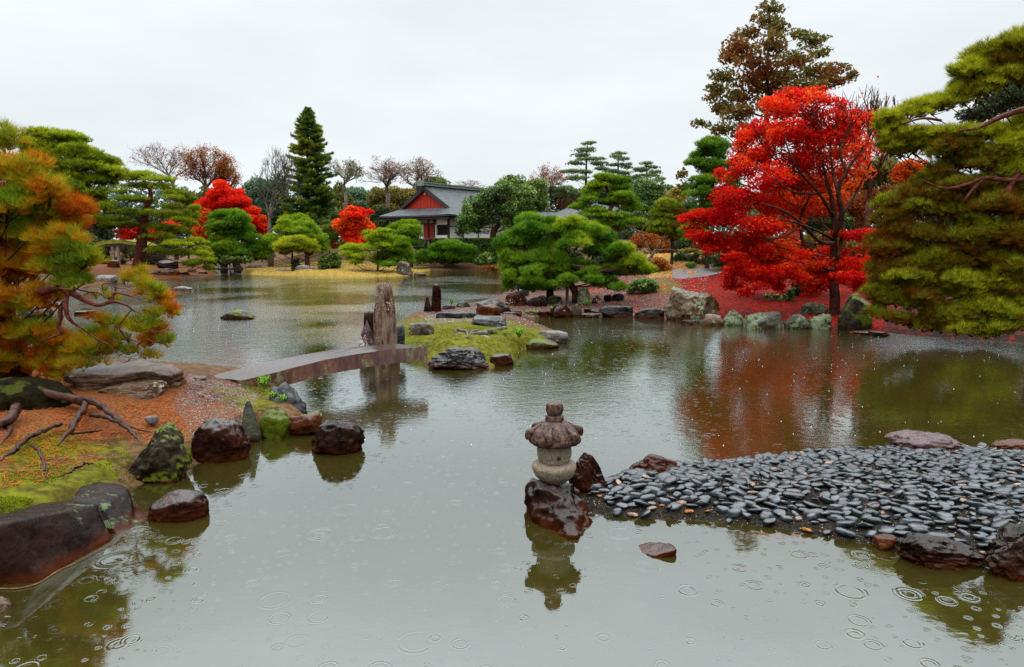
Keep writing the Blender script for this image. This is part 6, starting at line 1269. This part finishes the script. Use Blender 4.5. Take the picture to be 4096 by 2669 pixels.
# ---- bare and sparse trees
bare_tree('bare_tree', 'pale bare tree at the back left with reddish crown', 'fL', 74, 1190, 660, 300, 230, 1, None, FM['rust'], 1500, .20, BARKP, .2, .9, .06)
bare_tree('bare_tree', 'half-bare orange tree behind the red maple on the left', 'fL', 70, 1420, 680, 325, 160, 2, None, FM['rust'], 5000, .22, BARK, .6, 1.0, .07)
bare_tree('bare_tree', 'half-bare rust tree right of the orange one', 'fL', 72, 1570, 700, 420, 110, 3, None, FM['rust'], 4500, .18, BARK, .75, 1.0, .07)
bare_tree('bare_tree', 'leafless grey tree left of the tall spruce', 'fC', 57, 135, 930, 330, 150, 4, None, None, 0, .22, BARKG, .5, 1.15)
bare_tree('bare_tree', 'bare tree just right of the tall spruce', 'fC', 72, 660, 640, 408, 110, 5, None, FM['gold'], 900, .18, BARKG, .5, 1.0, .09)
bare_tree('bare_tree', 'wide bare tree left of the roof gable', 'fC', 76, 950, 650, 418, 165, 6, None, FM['rust'], 900, .24, BARKG, .5, .9, .08)
bare_tree('bare_tree', 'wide bare tree directly behind the roof gable', 'fC', 74, 1150, 680, 408, 150, 7, None, FM['rust'], 700, .24, BARKG, .5, .9, .08)
bare_tree('bare_tree', 'small faint bare tree above the long roof ridge', 'fC', 95, 1560, 700, 552, 125, 8, None, None, 0, .15, BARKP, .5, .9)
bare_tree('bare_tree', 'bare rust-tipped tree behind the large round evergreen', 'fR', 76, 490, 700, 450, 110, 9, None, FM['rust'], 1300, .18, BARKP, .5, 1.0, .08)
bare_tree('bare_tree', 'bare twigs rising at the upper right of the red maple', 'fRR', 24, 860, 900, 410, 120, 10, None, FM['maple_or'], 500, .10, BARK, .3, 1.0, .05)
bare_tree('bare_tree', 'grey shrubby bare tree beside the second house roof', 'fR', 74, 640, 800, 675, 110, 12, None, FM['rust'], 300, .08, BARK, .2, 1.0, .06)
tree('pine_tree', 'small layered pine peeping over the roof ridge', 'tree', 'fC', 78, [(1270, 545, 62, 10), (1230, 570, 60, 14), (1310, 570, 60, 14), (1270, 585, 90, 16), (1220, 600, 50, 16)], FM['pine_far'], trunk=[(1265, 740, 7), (1265, 560, 4)], L=.28, w=.045, k=8, cov=5, tint=.6, seed=61)
# ---- background woods, each tree on its own
BGT = [
    ('teal bamboo clump behind the vivid maple', 'fC', 80, [(760, 650, 80, 50), (700, 690, 70, 50), (800, 710, 70, 50), (740, 740, 90, 40), (680, 640, 50, 34)], 'bamboo', .5),
    ('olive gold tree right of the tall spruce', 'fC', 76, [(620, 680, 70, 50), (660, 740, 60, 60), (600, 620, 50, 40), (640, 800, 60, 50)], 'gold', .5),
    ('olive tree left of the roof gable', 'fC', 78, [(900, 690, 90, 50), (980, 720, 90, 50), (1040, 680, 60, 50), (930, 760, 100, 50), (1080, 740, 60, 40), (850, 740, 60, 40)], 'gold', .4),
    ('dark green tree left of the house eave', 'fC', 74, [(850, 830, 90, 50), (940, 820, 80, 50), (900, 780, 80, 36), (880, 880, 80, 50), (980, 860, 60, 50)], 'darkwood', .6),
    ('pale green tree behind the bare trees near the gable', 'fC', 84, [(1000, 640, 60, 30), (1150, 660, 60, 40), (880, 640, 50, 30), (1080, 640, 60, 30)], 'gold', .75),
    ('grey-green tree behind the leafless grey tree', 'fC', 78, [(40, 600, 90, 70), (120, 640, 90, 70), (180, 580, 60, 50), (60, 700, 100, 60), (200, 690, 80, 60)], 'bamboo', .25),
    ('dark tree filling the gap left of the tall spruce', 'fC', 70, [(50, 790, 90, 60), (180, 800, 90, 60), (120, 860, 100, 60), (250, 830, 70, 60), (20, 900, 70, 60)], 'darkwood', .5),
    ('dusky green tree behind the far left pines', 'fL', 66, [(1250, 760, 90, 60), (1330, 700, 90, 60), (1180, 820, 90, 60), (1400, 680, 70, 50)], 'gold', .25),
    ('dark wood tree behind the broad upper-left pine', 'fL', 60, [(700, 880, 90, 60), (820, 800, 100, 70), (560, 850, 110, 80), (960, 840, 110, 60)], 'darkwood', .5),
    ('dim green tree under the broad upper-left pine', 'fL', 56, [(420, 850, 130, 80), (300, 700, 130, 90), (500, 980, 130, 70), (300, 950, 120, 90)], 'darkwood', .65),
    ('dim tree right behind the arched bridge', 'fL', 64, [(850, 1020, 80, 40), (1000, 1010, 90, 40), (1150, 1010, 90, 50), (920, 1060, 90, 30)], 'gold', .0),
    ('dark green tree behind the second house', 'fR', 82, [(600, 720, 80, 50), (700, 660, 90, 50), (560, 650, 60, 50), (820, 640, 80, 60), (900, 680, 80, 60)], 'darkwood', .6),
    ('dull green tree between distant pines and rounded evergreen', 'fR', 80, [(960, 600, 80, 50), (1060, 580, 70, 50), (1040, 680, 90, 60), (1330, 640, 70, 40)], 'broad', .4),
    ('pale yellow-green tree beyond the rust-tinged pine', 'fR', 60, [(1380, 650, 60, 30), (1330, 700, 60, 40), (1430, 620, 50, 30), (1400, 720, 60, 50)], 'gold', .85),
    ('dark tree behind the rust-tinged layered pine', 'fR', 44, [(1350, 820, 110, 60), (1430, 900, 90, 70), (1250, 900, 90, 70), (1480, 740, 60, 60), (1150, 850, 90, 50)], 'darkwood', .6),
    ('dark green tree behind the dead branch shrubs', 'fR', 40, [(1420, 1000, 90, 50), (1550, 1020, 90, 50), (1330, 1030, 70, 40), (1680, 1000, 90, 60), (1050, 940, 70, 30)], 'darkwood', .55),
    ('green tree behind the red maple trunk', 'fRR', 40, [(680, 960, 120, 60), (560, 930, 100, 60), (800, 940, 100, 60), (420, 930, 100, 60)], 'broad', .35),
    ('dark evergreen behind the right pine, low', 'fRR', 30, [(1000, 1050, 120, 70), (1200, 1000, 140, 80), (1400, 1000, 120, 90), (1100, 1180, 120, 80), (1350, 1200, 130, 90), (950, 1180, 90, 80), (1550, 1100, 120, 120), (1500, 1300, 110, 80), (1200, 1330, 110, 60), (1700, 900, 120, 150), (1700, 1250, 120, 120)], 'darkwood', .5),
    ('dark evergreen behind the right pine, high', 'fRR', 34, [(1450, 450, 90, 60), (1560, 420, 90, 90), (1330, 500, 70, 40), (1700, 500, 120, 150), (1450, 690, 100, 50)], 'darkwood', .55),
    ('shady evergreen behind the central low pine', 'fR', 30, [(500, 1180, 110, 50), (700, 1180, 110, 50), (880, 1180, 100, 50), (350, 1150, 90, 50), (600, 1080, 120, 60), (900, 1090, 90, 40)], 'darkwood', .4),
    ('low dark hedge-like tree beneath the white house', 'fC', 62, [(1180, 1010, 50, 34), (1700, 1010, 60, 50), (1760, 1060, 70, 50), (1850, 980, 90, 60), (1950, 1020, 90, 60), (2050, 950, 90, 70)], 'darkwood', .65),
    ('orange-brown ground cover bush on the far shore', 'fC', 59.5, [(1690, 1150, 50, 12), (1640, 1158, 40, 8), (1600, 1160, 40, 6)], 'rust', .5)]
for i, (lab, fr, D_, pads, mt, tn) in enumerate(BGT):
    tree('tree' if 'bush' not in lab and 'hedge' not in lab else 'bush', lab, 'tree' if 'bush' not in lab and 'hedge' not in lab else 'shrub', fr, D_, pads, FM[mt], kind='leaf', leaf=max(.05, .0019 * D_), cov=3.6, tint=tn, tintv=.3, seed=200 + i, flat=.35, bark=BARK)
# far treeline right round the garden: one distant wood
def wood():
    r = np.random.default_rng(8); m = MB()
    for a in np.concatenate([np.arange(-62, 62, 1.6)]):
        D_ = 112 + 10 * r.random(); h = 8.5 + 2.5 * r.random(); cx, cy = D_ * math.sin(R(a)), D_ * math.cos(R(a))
        n = 1300; P, dN = ell_points(n, np.array([cx, cy, 1.2 + h * .45]), np.array([3.2, 3, h * .6]), 'full')
        leaves(m, P, .34, np.clip(.4 + .3 * vnoise(P * .25) + .15 * dN[:, 2], 0, 1), .35)
    tag(m.build('far_wood', FM['bamboo'], None), 'far-off wood closing the garden behind the trees', 'wood', kind='stuff')
wood()

# ================================================================== SMALL PLANTS AND LITTER
def tuft(name, label, fr, x, y, z, L_, n, spread, mat, cat='plant', w=.01, up=1.0):
    p = W(fr, x, y, z); g = float(hfun(p[None, :2])[0]); p[2] = max(g, z) if name != 'x' else z
    m = MB(); r = np.random.default_rng(int(x)); V = []; F = []
    for i in range(n):
        a = r.uniform(0, 6.28); d = np.array([math.cos(a), math.sin(a), 0]); s_ = np.array([-d[1], d[0], 0]); l = L_ * r.uniform(.6, 1.1); sp_ = spread * r.uniform(.2, 1)
        pts = [p + d * .01, p + d * l * sp_ * .4 + np.array([0, 0, l * .55 * up]), p + d * l * sp_ * .8 + np.array([0, 0, l * .75 * up]), p + d * l * sp_ * 1.15 + np.array([0, 0, l * .55 * up])]
        ws = [w * .6, w, w * .8, .001]; b = len(V)
        for q, ww in zip(pts, ws): V += [q - s_ * ww, q + s_ * ww]
        F += [[b + 2 * k, b + 2 * k + 1, b + 2 * k + 3, b + 2 * k + 2] for k in range(3)]
    m.add(np.array(V), np.array(F), r.uniform(0, 1, n).repeat(8))
    return tag(m.build(name, mat, None, tuple(p)), label, cat)
tuft('fern', 'dark green strap-leaved fern on the islet moss', 'gC', 1680, 655, .28, .26, 90, .95, FM['grass'], w=.009)
tuft('grass_tuft', 'bright grass tuft beside the slender standing stone', 'gC', 1095, 385, .1, .30, 60, .5, FM['grass'], w=.010)
tuft('leafy_plant', 'bright green leafy plant by the bridge foot', 'gL', 1493, 362, .3, .22, 46, .6, FM['grass'], w=.022)
tuft('leafy_plant', 'yellowish small plant below the leafy one on the left bank', 'gL', 1540, 420, .25, .12, 26, .8, FM['grass'], w=.014)
tuft('leafy_plant', 'small green plant low between the bank rocks', 'gL', 1600, 470, .15, .12, 26, .8, FM['grass'], w=.014)
tuft('grass_tuft', 'small bright tuft at the shore beside the pointed rock', 'h4', 905, 730, .15, .16, 40, .8, FM['grass'], w=.016)
tuft('leafy_plant', 'small green plant at the foot of the lichened pillar', 'h4', 1350, 655, .28, .22, 40, .7, FM['grass'], w=.02)
for i, (x, y) in enumerate([(1480, 640), (1440, 610), (1560, 640), (1390, 605), (1520, 600)]):
    tuft('grass_tuft', 'low green grass tuft in the islet moss left of the fern', 'gC', x, y, .3, .10, 60, 1.0, FM['grass'], w=.005)['group'] = 'grass tufts on the islet'
rt = MB()
for pts in ([(1560, 520, 20, .5), (1440, 560, 22, .48), (1320, 580, 22, .46), (1200, 565, 14, .45), (1100, 585, 10, .43), (920, 618, 6, .41)], [(1320, 580, 20, .46), (1260, 560, 14, .45), (1150, 560, 10, .44), (1060, 600, 7, .42)], [(1400, 590, 22, .45), (1310, 600, 18, .44)], [(1210, 590, 9, .43), (1230, 630, 13, .41), (1235, 675, 8, .39)], [(1250, 530, 10, .47), (1170, 515, 11, .47), (1090, 535, 6, .46)], [(1240, 500, 12, .48), (1140, 490, 12, .48), (1130, 500, 6, .48)], [(1180, 600, 8, .43), (1120, 620, 7, .42), (1080, 640, 4, .41)], [(1330, 480, 10, .5), (1280, 490, 12, .5), (1250, 500, 6, .49)]):
    P = []
    for x, y, r_, z in pts:
        p = W('gC', x, y, z); rad = r_ * FR['gC'][2] * p[1] / FPX; g = float(hfun(p[None, :2])[0]); P.append([p[0], p[1], g + rad * 1.1, rad])
    P = smoothpath(np.array(P), 5); tube(rt, P[:, :3], P[:, 3], 8, wob=.1)
o = rt.build('tree_root', BARKG, None, tuple(W('gC', 1350, 580, .45)), smooth=True); tag(o, 'gnarled bare grey roots spreading over the islet moss', 'root')
m_ = MB(); P = smoothpath(np.array([[*W('h6', x, y, .008), r_ * .4 * 4.9 / FPX] for x, y, r_ in ((0, 1325, 5), (120, 1322, 5), (240, 1290, 6), (360, 1215, 6), (480, 1160, 4), (640, 1075, 3), (800, 1000, 2.5), (905, 945, 2))]), 5); tube(m_, P[:, :3], P[:, 3], 6, wob=.1)
o = m_.build('fallen_twig', simple_mat('twig_orange', (.10, .045, .02), (.22, .10, .04), 8), None, tuple(P[0, :3])); tag(o, 'thin fallen twig floating along the foot of the huge brown boulder', 'twig')

def scatter(fr, pts, n, z=.3, dmin=0, dmax=1e9, seed=1):
    r = np.random.default_rng(seed); poly = np.array([W(fr, x, y, z)[:2] for x, y in pts])
    lo, hi = poly.min(0), poly.max(0); P = r.uniform(lo, hi, (n, 2)); P = P[poly_sd(P, poly) > 0]; h = hfun(P); k = h > .03
    return np.concatenate([P[k], h[k, None]], 1), r
# raindrops hitting the pond
r = np.random.default_rng(77); n = 520; Yr = 5 + 20 * r.random(n) ** .8; P = np.stack([(r.random(n) - .42) * Yr * 1.5, Yr, np.full(n, .004)], -1); P = P[(hfun(P) < -.02) & (Yr > 7.5)]
ov, of = ico(1); s_ = r.uniform(.003, .007, (len(P), 1, 1)); V = ov[None] * s_ * np.array([1.4, 1.4, .6]) + P[:, None]
m = MB(); m.add(V.reshape(-1, 3), (of[None] + (np.arange(len(P)) * len(ov))[:, None, None]).reshape(-1, 3))
nt = NT('raindrop'); g_ = nt.N('ShaderNodeBsdfGlossy', {'Roughness': .15, 'Color': (.9, .95, 1, 1)})
tag(m.build('raindrop_splash', nt.done(g_.outputs[0]), None, smooth=True), 'tiny raindrop splashes sprinkled over the pond surface', 'splashes', kind='stuff')
# fallen maple leaves
P, r = scatter('D', [(1560, 655), (1690, 628), (1830, 600), (2100, 600), (2100, 790), (1640, 775), (1640, 720), (1600, 690)], 60000, .4, seed=5)
P2, _ = scatter('D', [(1330, 660), (1600, 640), (1650, 740), (1330, 738)], 4500, .4, seed=6); P = np.concatenate([P, P2])
m = MB(); rng = r; P[:, 2] += r.uniform(.005, .03, len(P)); leaves(m, P, .042, np.clip(.4 + .3 * vnoise(P * 1.2), 0, 1), .75, .7, .2)
tag(m.build('fallen_leaves', FM['maple'], None), 'carpet of fallen red maple leaves on the right bank', 'fallen leaves', kind='stuff')
# needle litter on the left bank
P, r = scatter('D', [(-150, 930), (180, 860), (430, 880), (470, 935), (400, 1000), (300, 990), (60, 1080), (-150, 1110)], 9000, .45, seed=7)
def litter(P, r, L_, w_, mat, name, lab, cat):
    n = len(P); a = r.uniform(0, 6.28, n); d = np.stack([np.cos(a), np.sin(a), r.normal(0, .12, n)], -1) * (L_ * r.uniform(.5, 1.2, (n, 1))); s_ = np.stack([-np.sin(a), np.cos(a), np.zeros(n)], -1) * w_
    b = P + np.array([0, 0, .012]); V = np.stack([b - d - s_, b - d + s_, b + d + s_, b + d - s_], 1).reshape(-1, 3)
    m = MB(); m.add(V, np.arange(n * 4).reshape(-1, 4), np.repeat(r.uniform(0, 1, n), 4)); return tag(m.build(name, mat, None), lab, cat, kind='stuff')
k = fbm(P * 1.8, 2, 4) > -.15; P = P[k]
litter(P, r, .055, .0022, foliage_mat('litter', [(0, (.42, .06, .01)), (.5, (.5, .13, .02)), (1, (.30, .05, .01))], 0), 'needle_litter', 'fallen orange pine needles on the left bank', 'pine needles')
# gravel stones
def stones(P, r, s0, s1, name, lab, cols):
    ov, of = ico(1); n = len(P); s = r.uniform(s0, s1, (n, 1, 1)) * r.uniform(.6, 1.2, (n, 1, 3)); V = ov[None] * s + P[:, None]
    F = (of[None] + (np.arange(n) * len(ov))[:, None, None]).reshape(-1, 3); m = MB(); m.add(V.reshape(-1, 3), F, np.repeat(r.choice(cols, n), len(ov)))
    tag(m.build(name, gravm, None), lab, 'gravel', kind='stuff')
nt = NT('gravel_mix'); a_ = nt.N('ShaderNodeAttribute', attribute_name='tint').outputs['Fac']
gravm = nt.done(principled(nt, nt.ramp(a_, [(0, (.035, .025, .022)), (.2, (.09, .065, .055)), (.4, (.15, .11, .09)), (.6, (.26, .21, .18)), (.8, (.18, .035, .02))], 'CONSTANT'), .4, .5))
P, r = scatter('D', [(1090, 735), (1200, 700), (1500, 665), (1640, 640), (1650, 735), (1540, 742), (1320, 740)], 16000, .35, seed=8); stones(P, r, .014, .032, 'gravel', 'reddish grey gravel on the right promontory', [.1, .3, .3, .5, .7, .9])
P, r = scatter('D', [(440, 880), (610, 885), (570, 950), (460, 985), (400, 940)], 8000, .4, seed=9); stones(P, r, .004, .011, 'gravel', 'fine tan gravel on the path at the bridge foot', [.3, .5, .5, .7, .9])
P, r = scatter('D', [(980, 722), (1120, 705), (1130, 735), (1000, 742)], 4000, .3, seed=10); stones(P, r, .008, .02, 'gravel', 'pale gravel at the back of the islet', [.3, .5, .7])
# moss blades
Q = []
for pts, n, z, sd in (([(870, 800), (930, 742), (1180, 745), (1330, 790), (1190, 850), (990, 835)], 26000, .35, 11), ([(-200, 1125), (60, 1110), (180, 1140), (160, 1185), (0, 1250), (-200, 1290)], 22000, .4, 12), ([(0, 1000), (300, 1010), (340, 1090), (250, 1140), (0, 1120)], 7000, .4, 13), ([(560, 890), (640, 890), (700, 960), (600, 960)], 4000, .3, 14)):
    P, r = scatter('D', pts, n, z, seed=sd); k = fbm(P * 2.2, 2, sd) > (-.35 if sd < 13 else .05); Q.append(P[k])
P = np.concatenate(Q); m = MB(); rng = r
needles(m, P, np.tile([0, 0, 1.], (len(P), 1)), 3, .022, .009, .8, np.clip(.45 + .5 * vnoise(P * 3), 0, 1))
tag(m.build('moss', FM['mossb'], None), 'yellow-green moss carpet on the islet and left bank', 'moss', kind='stuff')
# short dry grass on the far lawn
P, r = scatter('D', [(555, 636), (640, 605), (1000, 600), (1000, 642), (850, 643), (700, 641)], 40000, .5, seed=16); m = MB(); rng = r
needles(m, P, np.tile([0, 0, 1.], (len(P), 1)), 2, .07, .035, .9, np.clip(.5 + .5 * vnoise(P * .6), 0, 1))
tag(m.build('lawn_grass', foliage_mat('dry_grass', [(0, (.20, .13, .03)), (.5, (.30, .21, .05)), (1, (.40, .29, .08))], .2), None), 'short golden grass on the far lawn', 'grass', kind='stuff')

# thin rainy air
def haze():
    m = bpy.data.materials.new('rain_haze'); m.use_nodes = True; t_ = m.node_tree; t_.nodes.clear(); o_ = t_.nodes.new('ShaderNodeOutputMaterial'); v_ = t_.nodes.new('ShaderNodeVolumePrincipled')
    v_.inputs['Color'].default_value = (.9, .95, 1, 1); v_.inputs['Density'].default_value = .0004; v_.inputs['Anisotropy'].default_value = .2
    t_.links.new(v_.outputs[0], o_.inputs['Volume'])
    a = MB(); box(a, (-3600, -3600, -3), (3600, 3600, 26)); tag(a.build('haze', m, None), 'thin grey rain haze over the whole garden', 'haze', kind='stuff')
